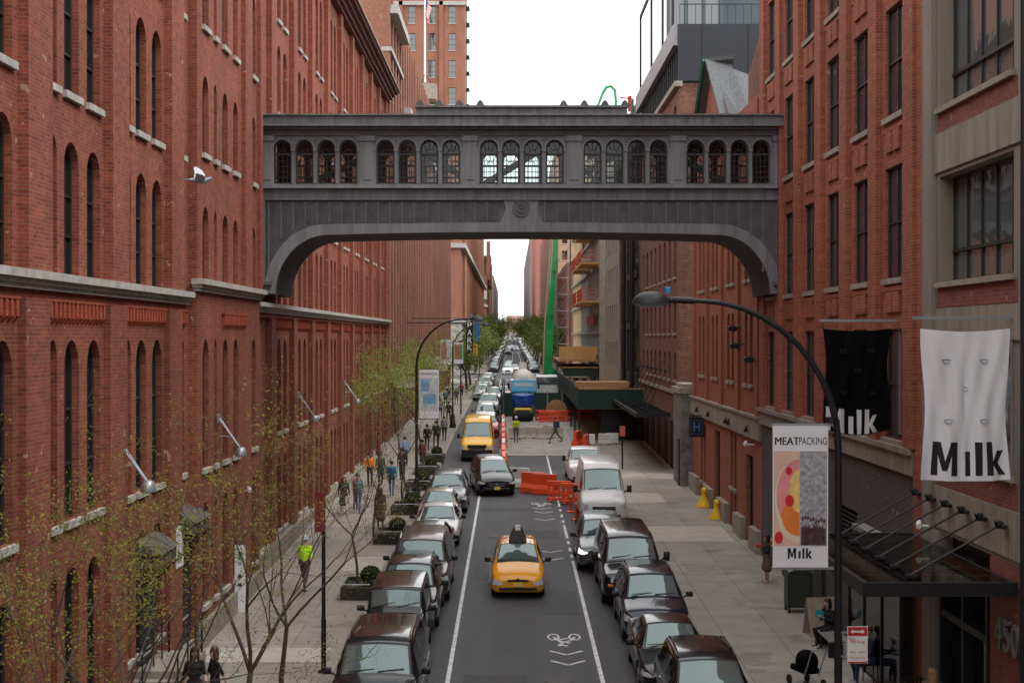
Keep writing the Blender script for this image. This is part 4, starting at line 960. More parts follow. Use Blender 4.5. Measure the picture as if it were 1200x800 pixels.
def top_patch(m, st, L, s0, s1, w=.9, off=.012, k=5, n=6, w1=None):
    vs = []
    for i in range(k+1):
        s = s0+(s1-s0)*i/k; q = lerp_st(st, s); zt, wt = q[5], q[6]; cr = .05; ww = w+((w1 or w)-w)*i/k
        for j in range(n+1):
            u = -1+2*j/n; x = u*wt*ww; t = abs(u*ww); z = zt-cr*.25*(t/.5) if t < .5 else zt-cr*(.25+.75*(t-.5)/.5)
            vs.append((x, s-L/2, z+off))
    m.add(vs, [(i*(n+1)+j, i*(n+1)+j+1, (i+1)*(n+1)+j+1, (i+1)*(n+1)+j) for i in range(k) for j in range(n)])
def side_patch(m, st, L, s0, s1, sd, t0=.16, t1=.84, k=4, off=.012):
    vs = []
    for i in range(k+1):
        s = s0+(s1-s0)*i/k; q = lerp_st(st, s); zs, ws, zt, wt = q[3], q[4], q[5]-.045, q[6]
        for t in (t0, t1): vs.append((sd*(ws+(wt-ws)*t+off), s-L/2, zs+(zt-zs)*t))
    m.add(vs, [(2*i, 2*i+1, 2*i+3, 2*i+2) for i in range(k)])
TY = {}
def wheel_mesh(wr):
    if wr in TY: return TY[wr]
    t = MB(); t.lathe([(wr*.62,-.1),(wr-.03,-.11),(wr,-.07),(wr,.07),(wr-.03,.11),(wr*.62,.1)], n=20, ax='x'); tm = t.mesh('wheel', BLACK, 40)
    r = MB(); r.lathe([(wr*.63,-.09),(wr*.6,-.112),(wr*.5,-.08),(wr*.2,-.07),(.03,-.09),(.03,.09),(wr*.2,.07),(wr*.5,.08),(wr*.6,.112),(wr*.63,.09)], n=16, ax='x')
    for k in range(5):
        for s_ in (-1, 1):
            a = 2*PI*k/5; r.obox((s_*.098, math.cos(a)*wr*.34, math.sin(a)*wr*.34), (.02, wr*.5, .05), Matrix.Rotation(a, 3, 'X'))
    rm = r.mesh('rim', RIM, 40); TY[wr] = (tm, rm); return TY[wr]
SP = {
 'sedan': dict(L=4.75, st=[(0,.30,.66,.58,.62,.64,.46),(.12,.22,.83,.66,.78,.73,.6),(.5,.2,.9,.75,.85,.83,.68),(1.25,.2,.91,.88,.87,.95,.72),(2.1,.2,.91,.93,.87,1.39,.58),(3.1,.2,.91,.95,.87,1.42,.58),(3.95,.22,.91,.97,.86,1.06,.68),(4.6,.25,.87,.94,.82,1.02,.66),(4.75,.35,.76,.86,.72,.9,.56)],
    ws=(1.28,2.04), rw=(3.2,3.92), sw=[(1.6,2.35),(2.42,3.25)], wheels=(.9,3.65), wr=.33, grille=(.36,.42,.58), light=(.5,.6), mir=1.5),
 'suv': dict(L=4.75, st=[(0,.36,.74,.80,.70,.86,.56),(.1,.28,.90,.90,.85,.97,.68),(.5,.27,.95,.97,.89,1.05,.74),(1.2,.27,.95,1.04,.9,1.14,.77),(1.95,.27,.95,1.07,.9,1.68,.66),(2.6,.27,.95,1.08,.9,1.74,.67),(4.2,.27,.95,1.1,.9,1.70,.65),(4.62,.3,.93,1.05,.88,1.2,.76),(4.75,.38,.86,.95,.82,1.02,.7)],
    ws=(1.24,1.88), rw=(4.24,4.56), sw=[(1.6,2.4),(2.47,3.2),(3.28,4.1)], wheels=(.92,3.75), wr=.37, grille=(.42,.52,.78), light=(.68,.84), mir=1.45, rails=(2.1,4.1)),
 'bigsuv': dict(L=5.1, st=[(0,.42,.80,.92,.78,1.0,.64),(.08,.34,.96,1.02,.92,1.08,.76),(.5,.32,1.0,1.08,.94,1.14,.8),(1.25,.32,1.0,1.13,.95,1.21,.82),(1.85,.32,1.0,1.15,.95,1.82,.74),(2.5,.32,1.0,1.16,.95,1.88,.74),(4.85,.32,1.0,1.18,.95,1.86,.73),(5.03,.36,.98,1.15,.93,1.3,.8),(5.1,.42,.92,1.05,.88,1.12,.76)],
    ws=(1.29,1.8), rw=(4.88,5.0), sw=[(1.6,2.5),(2.57,3.5),(3.58,4.7)], wheels=(.95,4.0), wr=.40, grille=(.5,.62,.9), light=(.74,.94), mir=1.5, rails=(2.1,4.7)),
 'jeep': dict(L=4.6, st=[(0,.5,.62,1.0,.60,1.06,.5),(.06,.46,.68,1.06,.66,1.12,.56),(1.35,.44,.80,1.12,.76,1.18,.66),(1.62,.42,.84,1.14,.80,1.2,.70),(1.85,.42,.84,1.14,.80,1.76,.70),(2.0,.42,.84,1.15,.80,1.82,.70),(4.4,.42,.84,1.15,.80,1.82,.70),(4.55,.44,.83,1.13,.79,1.72,.69),(4.6,.5,.8,1.1,.77,1.6,.66)],
    ws=(1.64,1.84), rw=(4.42,4.54), sw=[(1.95,2.75),(2.83,3.5),(3.58,4.3)], wheels=(.78,3.7), wr=.42, grille=(.36,.68,1.0), light=None, mir=1.8, jeep=1),
 'minivan': dict(L=5.0, st=[(0,.34,.74,.74,.7,.8,.55),(.12,.25,.92,.84,.87,.92,.68),(.5,.24,.97,.93,.9,1.03,.74),(1.0,.24,.98,1.02,.91,1.14,.77),(2.0,.24,.98,1.06,.91,1.66,.68),(2.8,.24,.98,1.08,.91,1.74,.68),(4.6,.24,.98,1.1,.91,1.71,.66),(4.9,.28,.96,1.05,.9,1.2,.78),(5.0,.36,.9,.96,.84,1.04,.72)],
    ws=(1.04,1.92), rw=(4.63,4.87), sw=[(1.55,2.5),(2.57,3.5),(3.58,4.5)], wheels=(.95,4.0), wr=.35, grille=(.44,.5,.7), light=(.64,.78), mir=1.45, rails=(2.3,4.4)),
 'cab': dict(L=4.6, st=[(0,.32,.62,.60,.58,.68,.44),(.12,.22,.80,.70,.75,.80,.58),(.45,.19,.87,.80,.82,.93,.66),(.95,.18,.885,.93,.84,1.07,.72),(1.95,.18,.885,.98,.84,1.53,.60),(2.6,.18,.885,1.0,.84,1.58,.60),(3.9,.18,.885,1.03,.83,1.52,.56),(4.4,.22,.87,1.0,.81,1.22,.64),(4.6,.34,.78,.9,.74,1.0,.6)],
    ws=(1.0,1.9), rw=(3.95,4.36), sw=[(1.5,2.35),(2.42,3.2),(3.27,3.8)], wheels=(.88,3.66), wr=.32, grille=(.34,.60,.66), light=(.47,.68), mir=1.4, low=1),
 'van': dict(L=5.9, st=[(0,.42,.82,.95,.8,1.02,.64),(.1,.32,.98,1.06,.94,1.14,.78),(.45,.3,1.03,1.18,.97,1.28,.84),(.85,.3,1.03,1.28,.98,1.42,.86),(1.65,.3,1.03,1.38,.98,2.36,.80),(2.1,.3,1.03,1.4,.98,2.56,.80),(5.8,.3,1.03,1.4,.98,2.56,.80),(5.88,.34,1.02,1.38,.97,2.4,.79),(5.9,.4,1.0,1.3,.95,2.3,.76)],
    ws=(.9,1.58), rw=(5.82,5.87), sw=[(1.15,2.0)], wheels=(1.0,4.6), wr=.36, grille=(.5,.56,.86), light=(.72,1.0), mir=1.15),
 'cargovan': dict(L=5.7, st=[(0,.44,.84,.98,.82,1.04,.66),(.08,.36,.97,1.05,.93,1.12,.78),(.9,.34,1.0,1.15,.95,1.24,.82),(1.15,.34,1.0,1.18,.95,1.3,.83),(1.75,.34,1.0,1.24,.95,1.98,.74),(2.2,.34,1.0,1.26,.95,2.08,.74),(5.55,.34,1.0,1.26,.95,2.06,.73),(5.68,.38,.98,1.2,.93,1.9,.72),(5.7,.44,.96,1.15,.9,1.8,.7)],
    ws=(1.2,1.7), rw=(5.58,5.66), sw=[(1.5,2.2),(2.4,3.6),(3.75,5.2)], wheels=(.95,4.4), wr=.38, grille=(.62,.6,.84), light=None, mir=1.45, gmc=1),
 'pickup': dict(L=5.8, st=[(0,.44,.84,.96,.82,1.04,.66),(.08,.36,.97,1.06,.93,1.14,.78),(.6,.34,1.0,1.12,.94,1.22,.82),(1.4,.34,1.0,1.16,.95,1.27,.83),(2.05,.34,1.0,1.2,.95,1.84,.74),(3.7,.34,1.0,1.2,.95,1.86,.73),(3.9,.34,1.0,1.18,.95,1.27,.86),(5.72,.36,1.0,1.16,.95,1.25,.86),(5.8,.42,.97,1.1,.92,1.18,.82)],
    ws=(1.45,1.98), rw=(3.72,3.86), sw=[(1.85,2.7),(2.78,3.5)], wheels=(1.0,4.6), wr=.40, grille=(.5,.6,.9), light=(.74,.98), mir=1.7, bed=(4.0,5.65)),
}
def proto(kind, full=True):
    k = (kind, full)
    if k in CARS: return CARS[k]
    s = SP[kind]; st, L = s['st'], s['L']; wh = [w-L/2 for w in s['wheels']]; wr = s['wr']; tw = max(q[2] for q in st)
    D = []  # (name, mesh, loc, children)
    D.append(('body', car_body_mesh(st, L, wh, wr, tw), (0,0,0), []))
    def mk(nm, mat, fn, loc=(0,0,0), sm=None, ch=None):
        m = MB(); fn(m); D.append((nm, m.mesh(nm, mat, sm), loc, ch or []))
    a, b = s['ws']
    wip = MB(); q = lerp_st(st, a+.12)
    for x0, x1 in ((-.62, -.02), (.05, .62)):
        qa = lerp_st(st, a+.02); qb = lerp_st(st, a+.07); wip.tube([(x0, a+.01-L/2, qa[5]+.02), (x1, a+.07-L/2, qb[5]+.012)], .012, 4)
    mk('windscreen_seal', PLASTIC, lambda m: top_patch(m, st, L, a-.035, b+.045, .985, off=.006, w1=.975), sm=60)
    mk('windscreen', CARGLASS, lambda m: top_patch(m, st, L, a, b, .93, w1=.9), sm=60, ch=[('wiper', wip.mesh('wiper', PLASTIC))])
    mk('rear_window', SIDEGL, lambda m: top_patch(m, st, L, s['rw'][0], s['rw'][1], .86), sm=60)
    for sd in (-1, 1):
        for c, d in s['sw']: mk('side_window', SIDEGL, lambda m: side_patch(m, st, L, c, d, sd))
    q0 = st[0]; y0 = -L/2; gw, g0, g1 = s['grille']
    def gr(m):
        m.k = 0; m.rbox((0, y0+.0, (g0+g1)/2), (gw*2, .05, g1-g0), .02)
        m.k = 1
        if s.get('jeep'):
            for i in range(7): m.rbox((-.27+.09*i, y0-.03, (g0+g1)/2), (.035, .03, g1-g0-.1), .01)
        else:
            for i in range(3): m.box(-gw+.03, gw-.03, y0-.035, y0-.02, g0+(g1-g0)*(i+.6)/3.4, g0+(g1-g0)*(i+.6)/3.4+.018)
            m.lathe([(.055,-.05),(.055,.01)], (0, y0, (g0+g1)/2+.02), 12, 'y')
    mk('grille', [PLASTIC, CHROME if kind != 'cab' else PLASTIC], gr)
    mk('bumper', PLASTIC, (lambda m: m.rbox((0, y0+.0, .37), (1.22, .07, .09), .03)) if s.get('low') else (lambda m: [m.rbox((0, y0+.0, q0[1]+.06), (q0[2]*1.75, .09, .10), .03)]))
    mk('license_plate', PLATE, lambda m: m.rbox((0, y0-.05, q0[1]+(.19 if s.get('low') else .10)), (.31, .02, .15), .008))
    qq = lerp_st(st, .22)
    for sd in (-1, 1):
        if s['light']:
            l0, l1 = s['light']
            def hl(m):
                sec = lambda s_: lerp_st(st, s_); vs = []
                for ss in (0.0, .06, .12, .20, .30):
                    q = sec(ss); zlo, zhi = l0+ss*.14, min(l1+ss*.22, q[3]-.01)
                    for z in (zlo, zhi):
                        t = (z-(q[1]+.62*(q[3]-q[1])))/max(.02, (q[3]-(q[1]+.62*(q[3]-q[1])))); t = max(0, min(1, t)); x = q[2]+(q[4]-q[2])*t
                        vs.append((sd*(x+.014), ss-L/2-.012, z))
                vs = [(sd*(q0[2]-.14), -L/2-.014, l0+.04), (sd*(q0[2]-.14), -L/2-.014, l1-.06)]+vs
                m.add(vs, [(2*i, 2*i+1, 2*i+3, 2*i+2) for i in range(5)])
            mk('headlight', LAMP, hl)
        elif s.get('gmc'):
            mk('headlight', LAMP, lambda m: m.lathe([(.10,-.05),(.10,.02)], (sd*.66, y0, .9), 14, 'y'))
            mk('indicator', AMBER, lambda m: m.rbox((sd*.66, y0-.01, .72), (.36, .06, .09), .02))
        else:
            mk('headlight', LAMP, lambda m: m.lathe([(.09,-.05),(.09,.03)], (sd*.48, y0, .88), 14, 'y'))
        qr = st[-1]
        mk('tail_light', TAIL, lambda m: m.rbox((sd*(qr[2]-.1), L/2+.0, qr[3]-.1), (.16, .06, .22), .02))
        mq = lerp_st(st, s['mir']); big = kind in ('van','cargovan','pickup')
        def mi(m):
            x = sd*(mq[4]+(.16 if not big else .2)); z = mq[3]+(.12 if not big else .18)
            m.rbox((x, s['mir']-L/2, z), (.2, .1, .15 if not big else .3), .04); m.tube([(sd*(mq[4]-.02), s['mir']-L/2, mq[3]+.03), (x, s['mir']-L/2, z)], .03, 6)
        mk('wing_mirror', PLASTIC, mi, sm=50)
        for c, d in s['sw'][:2]:
            qh = lerp_st(st, d-.15); mk('door_handle', CHROME if kind == 'suv' else PLASTIC, lambda m: m.rbox((sd*(qh[4]+.035), d-.15-L/2, qh[3]-.1), (.03, .16, .03), .01))
        if s.get('rails'):
            r0, r1 = s['rails']
            def rl(m):
                pts = []
                for i in range(7):
                    ss = r0+(r1-r0)*i/6; q = lerp_st(st, ss); pts.append((sd*(q[6]*.93), ss-L/2, q[5]-.035+(.0 if i in (0, 6) else .055)))
                m.tube(pts, .018, 6)
            mk('roof_rail', DARKM if kind != 'bigsuv' else CHROME, rl)
        tm, rm = wheel_mesh(wr)
        for y in wh: D.append(('wheel', tm, (sd*(tw-.13), y, wr), [('rim', rm)]))
        if s.get('jeep'):
            def fe(m):
                for y, l_ in ((wh[0], 1.15), (wh[1], 1.1)):
                    pts = [(sd*.9, y+l_*.5*math.cos(t), .40+.50*math.sin(t)) for t in [PI*i/8 for i in range(9)]]
                    for p, q in zip(pts, pts[1:]): m.prism([(p[1], p[2]), (q[1], q[2]), (q[1], q[2]+.05), (p[1], p[2]+.05)], lambda u, v, d: (d, u, v), sd*.66, sd*.96)
            mk('fender', PLASTIC, fe)
    if s.get('bed'):
        mk('cargo_bed', PLASTIC, lambda m: top_patch(m, st, L, s['bed'][0], s['bed'][1], .82, off=.008))
    if s.get('jeep'):
        mk('front_bumper', PLASTIC, lambda m: m.rbox((0, y0-.12, .62), (1.5, .2, .18), .04)); mk('spare_wheel', BLACK, lambda m: m.lathe([(.2,-.12),(.4,-.12),(.41,.1),(.2,.12)], (0, L/2+.14, 1.05), 20, 'y'))
    if not full:
        # small in the picture: one joined mesh
        m = MB(); mats = []
        for nm, me, loc, ch in D:
            if nm in ('wiper','door_handle','bumper','license_plate'): continue
            mt = me.materials[0]
            if nm == 'body': k_ = 0; mats = [P_BLK] if not mats else mats
            if mt not in mats: mats.append(mt)
            m.k = mats.index(mt); m.add([v.co+Vector(loc) for v in me.vertices], [tuple(p.vertices) for p in me.polygons])
        me = m.mesh('vehicle_body', mats, 38); CARS[k] = me; return me
    CARS[k] = D; return D
def setmat(o, mat):
    o.material_slots[0].link = 'OBJECT'; o.material_slots[0].material = mat
def vehicle(kind, name, label, cat, x, y, mat, group=None, rz=0, gnd=None, full=True, tilt=True):
    """y = position of the FRONT bumper; the nose points towards -Y at rz = 0"""
    L = SP[kind]['L']; yc = y+math.cos(rz)*L/2
    sl_ = math.atan(.018 if yc < 110 else .007) if tilt else 0
    rot = (sl_*math.cos(rz), 0, rz)
    z = g(yc) if gnd is None else gnd
    if not full:
        o = ob(name, proto(kind, False), None, (x, yc, z), rot); setmat(o, mat); return tag(o, label, cat, group)
    t = thing(name, label, cat, (x, yc, z), rz, group); t.rotation_euler = rot
    bm_ = None
    for nm, me, loc, ch in proto(kind):
        o = ob(nm, me, t, loc)
        if nm == 'body': setmat(o, mat)
        for cn, cm in ch: ob(cn, cm, o)
    return t
def fy(py): return gY(py)
GL_ = 'vehicles parked along the left kerb'; GR_ = 'vehicles parked along the right kerb'; PC = 'parked_car'
# left row, from the nearest
vehicle('bigsuv', 'parked_suv', 'large black SUV with roof rails parked at the left kerb, nearest of the left row', 'SUV', -3.0, 30.2, P_BLK, GL_)
vehicle('jeep', 'parked_jeep', 'boxy black off-roader with black fenders parked at the left kerb', 'off-roader', -3.1, 36.6, P_BLK, GL_)
vehicle('suv', 'parked_suv', 'black SUV squeezed behind the boxy off-roader, left kerb', 'SUV', -3.05, 41.0, P_BLK, GL_)
vehicle('bigsuv', 'parked_suv', 'dark brown SUV with silver roof rails parked at the left kerb', 'SUV', -2.95, 44.7, P_BRN, GL_)
vehicle('sedan', PC, 'dark slate sedan between the brown SUV and the white sedan', 'car', -3.05, 50.6, P_BLU, GL_)
vehicle('sedan', PC, 'white sedan parked in the left row', 'car', -2.95, 55.7, P_WHT, GL_)
vehicle('sedan', PC, 'champagne sedan behind the white sedan, left kerb', 'car', -3.15, 60.4, P_GLD, GL_)
vehicle('suv', PC, 'dark grey hatchback at the far end of the near left row', 'car', -2.95, 64.6, P_GRY, GL_)
# traffic
tx = vehicle('cab', 'taxi', 'orange yellow taxi with a roof advert driving down the middle of the street', 'taxi', .22, 45.6, P_TAXI)
def roofsign(m):
    m.k = 0; m.add([(-.30,-.35,1.55),(.30,-.35,1.55),(.30,.75,1.55),(-.30,.75,1.55),(-.10,-.2,1.98),(.10,-.2,1.98),(.10,.65,1.98),(-.10,.65,1.98)], [(0,1,5,4),(1,2,6,5),(2,3,7,6),(3,0,4,7),(4,5,6,7),(0,3,2,1)])
m = MB(); roofsign(m); rs_ = m.build('roof_advert', PLASTIC, tx)
m = MB(); m.rbox((0, -.18, 1.95), (.2, .08, .3), .04); m.build('roof_light', WHITE, rs_)
m = MB()
for x in (-.42, .42):
    for y in (-.15, .75): m.lathe([(.045,0),(.045,.02)], (x, y, 1.56), 10)
m.build('roof_lamps', TAIL, tx)
mv = vehicle('minivan', 'minivan', 'black minivan cab driving toward the viewer past the orange barriers', 'minivan', -1.0, 71.0, P_BLK, rz=R(7))
yv = vehicle('van', 'delivery_van', 'yellow high roof delivery van behind the black minivan', 'van', -2.1, 87.6, P_VANY)
m = MB(); m.rbox((0, -2.97, .5), (1.9, .1, .5), .05); m.rbox((0, -2.9, .95), (1.2, .14, .2), .05); m.build('lower_bumper', PLASTIC, yv)
vehicle('sedan', 'car', 'dark red car following the yellow van', 'car', -1.8, 106, P_RED)
vehicle('minivan', 'minivan', 'silver minivan queuing behind the dark red car', 'minivan', -2.15, 116, P_SIL)
vehicle('bigsuv', 'suv', 'white SUV queuing behind the silver minivan', 'SUV', -2.1, 130, P_WHT)
vehicle('suv', 'suv', 'pale grey SUV at the back of the near queue beside the green hoarding', 'SUV', -1.9, 148, P_SIL)
vehicle('sedan', 'car', 'dark red car at the green hoarding corner', 'car', -.9, 158, P_RED)
# right row
vehicle('suv', 'parked_suv', 'dark brown black SUV parked at the right kerb, nearest of the right row', 'SUV', 4.3, 29.2, P_BLK, GR_)
vehicle('sedan', PC, 'black sedan parked in front of the navy SUV, right kerb', 'car', 4.0, 34.0, P_BLK, GR_)
jp = vehicle('suv', 'parked_suv', 'navy black SUV with a seven slot chrome grille at the right kerb', 'SUV', 4.05, 39.3, P_NAVY, GR_)
m = MB()
for i in range(7): m.rbox((-.33+.11*i, -2.42, .78), (.07, .04, .15), .02)
m.build('grille_slots', CHROME, jp)
vehicle('cargovan', 'parked_van', 'black passenger van with amber lights and ribbed roof at the right kerb', 'van', 3.85, 44.3, P_BLK, GR_)
dk = vehicle('suv', 'parked_suv', 'dark grey SUV with a lit headlight beside the black passenger van', 'SUV', 3.3, 50.2, P_GRY, GR_)
for c_ in dk.children:
    if c_.name.startswith('headlight'): c_.material_slots[0].link = 'OBJECT'; c_.material_slots[0].material = LIT
vehicle('van', 'parked_van', 'white high roof van parked at the right kerb', 'van', 4.0, 61.2, P_WHT, GR_)
vehicle('pickup', 'pickup_truck', 'white pickup truck behind the white van, right kerb', 'pickup', 4.0, 75.0, P_WHT, GR_)
# distance: parked rows and traffic beyond the first crossing and beyond the avenue
rnd = random.Random(3)
cm = [P_WHT, P_SIL, P_GRY, P_BLK, P_SIL, P_WHT, P_GLD, P_BLU]; ks = ['sedan', 'suv', 'sedan', 'minivan', 'suv', 'sedan', 'bigsuv']
CN = {P_WHT:'white', P_SIL:'silver', P_GRY:'grey', P_BLK:'black', P_GLD:'champagne', P_BLU:'slate blue'}; KN = {'sedan':'saloon','suv':'SUV','minivan':'minivan','bigsuv':'large SUV'}
y = 252; n_ = 0
while y < 452:
    for x, s_, gname in ((-3.2, 'left', 'cars parked along the left kerb beyond the avenue'), (4.1, 'right', 'cars parked along the right kerb beyond the avenue')):
        k_, c_ = rnd.choice(ks), rnd.choice(cm); vehicle(k_, PC, 'small %s %s, %s in the %s kerb row beyond the avenue' % (CN[c_], KN[k_], ORD[n_], s_), 'car', x, y, c_, gname, full=False)
    y += 5.9; n_ += 1
y = 480; n_ = 0
while y < 700:
    for x, s_ in ((-3.2, 'left'), (4.1, 'right')):
        k_, c_ = rnd.choice(ks), rnd.choice(cm); vehicle(k_, PC, 'tiny %s %s, %s in the farthest parked row on the %s kerb' % (CN[c_], KN[k_], ORD[n_], s_), 'car', x, y, c_, 'cars parked in the farthest block, %s kerb' % s_, full=False)
    y += 6.2; n_ += 1
for x, y, k_, c_, lb in ((-.6, 240, 'suv', P_WHT, 'white car crossing the avenue toward the viewer'), (-.5, 255, 'minivan', P_SIL, 'silver minivan just beyond the avenue, in the left lane'), (.7, 252, 'sedan', P_WHT, 'pale sedan beside the silver minivan beyond the avenue'), (-.4, 268, 'suv', P_GRY, 'grey SUV third in the queue beyond the avenue')):
    vehicle(k_, 'car', lb, 'car', x, y, c_, full=False)
for i in range(14):
    k_, c_ = rnd.choice(ks), rnd.choice(cm); vehicle(k_, 'car', 'tiny %s %s, %s car of the queue filling the far block' % (CN[c_], KN[k_], ORD[i]), 'car', rnd.choice((-.9, .3, 1.7)), 415+i*7, c_, 'cars queuing in the far block', full=False)
for i in range(8):
    k_, c_ = rnd.choice(ks), rnd.choice(cm); vehicle(k_, PC, '%s %s parked %s in the left row leading up to the avenue' % (CN[c_], KN[k_], ORD[i]), 'car', -3.3, 156+i*6.6, c_, 'cars parked at the left kerb before the avenue', full=False)
# ---------------- lettering ----------------
def textmesh(s, size, ext=.004, bold=0.0):
    c = bpy.data.curves.new('t', 'FONT'); c.body = s; c.size = size; c.extrude = ext; c.offset = bold; c.align_x = 'CENTER'; c.align_y = 'CENTER'
    o = bpy.data.objects.new('t', c); col.objects.link(o); dg = bpy.context.evaluated_depsgraph_get(); dg.update()
    me = bpy.data.meshes.new_from_object(o.evaluated_get(dg)); bpy.data.objects.remove(o); bpy.data.curves.remove(c); return me
def text(s, w, h, mat, parent, loc, rz=0, name='lettering', bold=0.0, flat_=True):
    """text facing -Y (rz=0), scaled to w x h"""
    me = textmesh(s, 1, .0, bold); xs = [v.co.x for v in me.vertices]; ys = [v.co.y for v in me.vertices]
    sx = w/(max(xs)-min(xs)); sy = h/(max(ys)-min(ys)); cx = (max(xs)+min(xs))/2; cy = (max(ys)+min(ys))/2
    for v in me.vertices: v.co = Vector(((v.co.x-cx)*sx, 0, (v.co.y-cy)*sy))
    me.materials.clear(); me.materials.append(mat); me.name = name
    return ob(name, me, parent, loc, (0, 0, rz))
def mlk(m, x, z, h, fn=None, y=0, sx=1):
    """heavy custom word mark: M, dotless i, l, k"""
    L = [[(0,0),(0,1),(.27,1),(.42,.42),(.57,1),(.82,1),(.82,0),(.61,0),(.61,.62),(.49,.14),(.34,.14),(.2,.62),(.2,0)],
         [(1.04,0),(1.04,.72),(1.25,.72),(1.25,0)], [(1.4,0),(1.4,1),(1.61,1),(1.61,0)], [(1.75,0),(1.75,1),(1.95,1),(1.95,.42),(2.1,.73),(2.33,.73),(2.1,.37),(2.36,0),(2.13,0),(1.95,.3),(1.95,0)]]
    for P in L:
        n = len(P); vs = [(x+a*h*sx, y, z+b*h) for a, b in P]
        if fn: vs = [fn(*v) for v in vs]
        m.add(vs, [tuple(range(n))])
CLOTHW = pm('white_cloth', (.90,.90,.92), .8, var=.04, sc=1)
def veil(m, w):
    n = m.node_tree; b = n.nodes['Principled BSDF']; o = [q for q in n.nodes if q.type == 'OUTPUT_MATERIAL'][0]
    t = n.nodes.new('ShaderNodeBsdfTranslucent'); t.inputs[0].default_value = b.inputs['Base Color'].default_value; mx = n.nodes.new('ShaderNodeMixShader'); mx.inputs[0].default_value = w
    n.links.new(b.outputs[0], mx.inputs[1]); n.links.new(t.outputs[0], mx.inputs[2]); n.links.new(mx.outputs[0], o.inputs[0])
veil(CLOTHW, .15)
CLOTHB = pm('black_cloth', (.005,.005,.006), .9, var=.1, spec=.08)
INK = pm('black_ink', (.012,.012,.014), .7, var=.02); INKW = pm('white_ink', (.62,.62,.62), .7, var=.06)

def cloth(m, w, h, n=40, k=46, wav=.06, thick=.012, seed=1, curl=0):
    """hanging cloth, x 0..w, z 0..-h; folds run from the top corners"""
    f = clothf(w, h, wav, seed, curl)
    vs = [f(w*i/n, -h*j/k) for j in range(k+1) for i in range(n+1)]
    fs = [(j*(n+1)+i, j*(n+1)+i+1, (j+1)*(n+1)+i+1, (j+1)*(n+1)+i) for j in range(k) for i in range(n)]
    N = len(vs); bk = [(a, b+thick, c) for a, b, c in vs]; m.add(vs+bk, fs+[tuple(N+q for q in f_[::-1]) for f_ in fs])
def clothf(w, h, wav, seed, curl=0):
    def f(x, z, y=0):
        u, v = x/w, -z/h
        a = math.sin(u*19+v*5*(1 if u < .5 else -1)+seed)*.5+math.sin(u*31-v*9*(1 if u < .5 else -1)+seed*2)*.35+math.sin((u-.5)*(8+9*v)+seed)*.5
        d = wav*a*(.35+.65*math.sin(min(1, v*1.3)*PI*.8)) 
        sag = .035*w*math.sin(PI*u)*max(0, 1-v*4); curlz = curl*math.sin(PI*u)*v
        return (x+(.03*math.sin(v*7+seed)*(u-.5)*2 - .05*(u-.5)*2*math.sin(PI*v))*w*.5, y+d, z-sag-curlz)
    return f
def flagbanner(label, x0, x1, y, ztop, zbot, mat, ink, lx, lz, lh, sx, seed, armx0, armx1, az, cat='banner', curl=.1):
    t = thing('hanging_banner', label, cat, (x0, y, ztop))
    w, h = x1-x0, ztop-zbot
    m = MB(); cloth(m, w, h, seed=seed, curl=curl); m.build('cloth', mat, t, smooth=70)
    f = clothf(w, h, .06, seed, curl)
    # word follows the cloth
    m = MB()
    mm = MB(); mlk(mm, lx, -h+lz, lh, sx=sx)
    me = mm.mesh('tmp', ink); bm = bmesh.new(); bm.from_mesh(me); bmesh.ops.triangulate(bm, faces=bm.faces)
    bmesh.ops.subdivide_edges(bm, edges=bm.edges, cuts=7, use_grid_fill=True)
    for v in bm.verts: p = f(v.co.x, v.co.z); v.co = Vector((p[0], p[1]-.008, p[2]))
    bm.to_mesh(me); bm.free(); me.name = 'lettering'; ob('lettering', me, t)
    # wind slots cut in the cloth
    for cx, cz in ((.28,.25),(.72,.25),(.5,.47),(.28,.72),(.72,.72)):
        p = f(cx*w, -cz*h*.84); q = MB(); q.tube([(p[0]-.08, p[1]-.02, p[2]+.02), (p[0]-.05, p[1]-.03, p[2]-.03), (p[0]+.0, p[1]-.035, p[2]-.045), (p[0]+.05, p[1]-.03, p[2]-.03), (p[0]+.08, p[1]-.02, p[2]+.02), (p[0], p[1]-.02, p[2]+.03), (p[0]-.08, p[1]-.02, p[2]+.02)], .009, 5); q.build('wind_slot', GREYM if mat is CLOTHW else DARKM, t)
    a = MB(); a.box(armx0-x0, armx1-x0, .04, .10, az-ztop, az-ztop+.06); a.build('arm', GREYM, t)
    p = MB(); p.box(armx1-x0-.06, armx1-x0, .105, .16, az-ztop-(ztop-zbot)-.3, az-ztop+.06); p.build('wall_post', GREYM, t)
    for q in (.02, .98):
        c = MB(); c.tube([(q*w, .02, -.02), (q*w, .07, az-ztop)], .008, 5); c.build('tie', GREYM, t)
    return t
flagbanner('white cloth banner with a bold black word on the far right facade', 7.65, 9.28, 26.5, H+10*26.5/F, H-167*26.5/F, CLOTHW, INK, .19, .10, .62, .94, 1.0, 7.5, 9.42, H+21*26.5/F, curl=.03)
flagbanner('black cloth banner with a pale word, curling under the tall sash windows', 7.58, 9.2, 34.5, H+10*34.5/F, H-108*34.5/F, CLOTHB, INKW, .06, .02, .56, .95, 2.4, 7.5, 9.5, H+18*34.5/F, curl=.14)

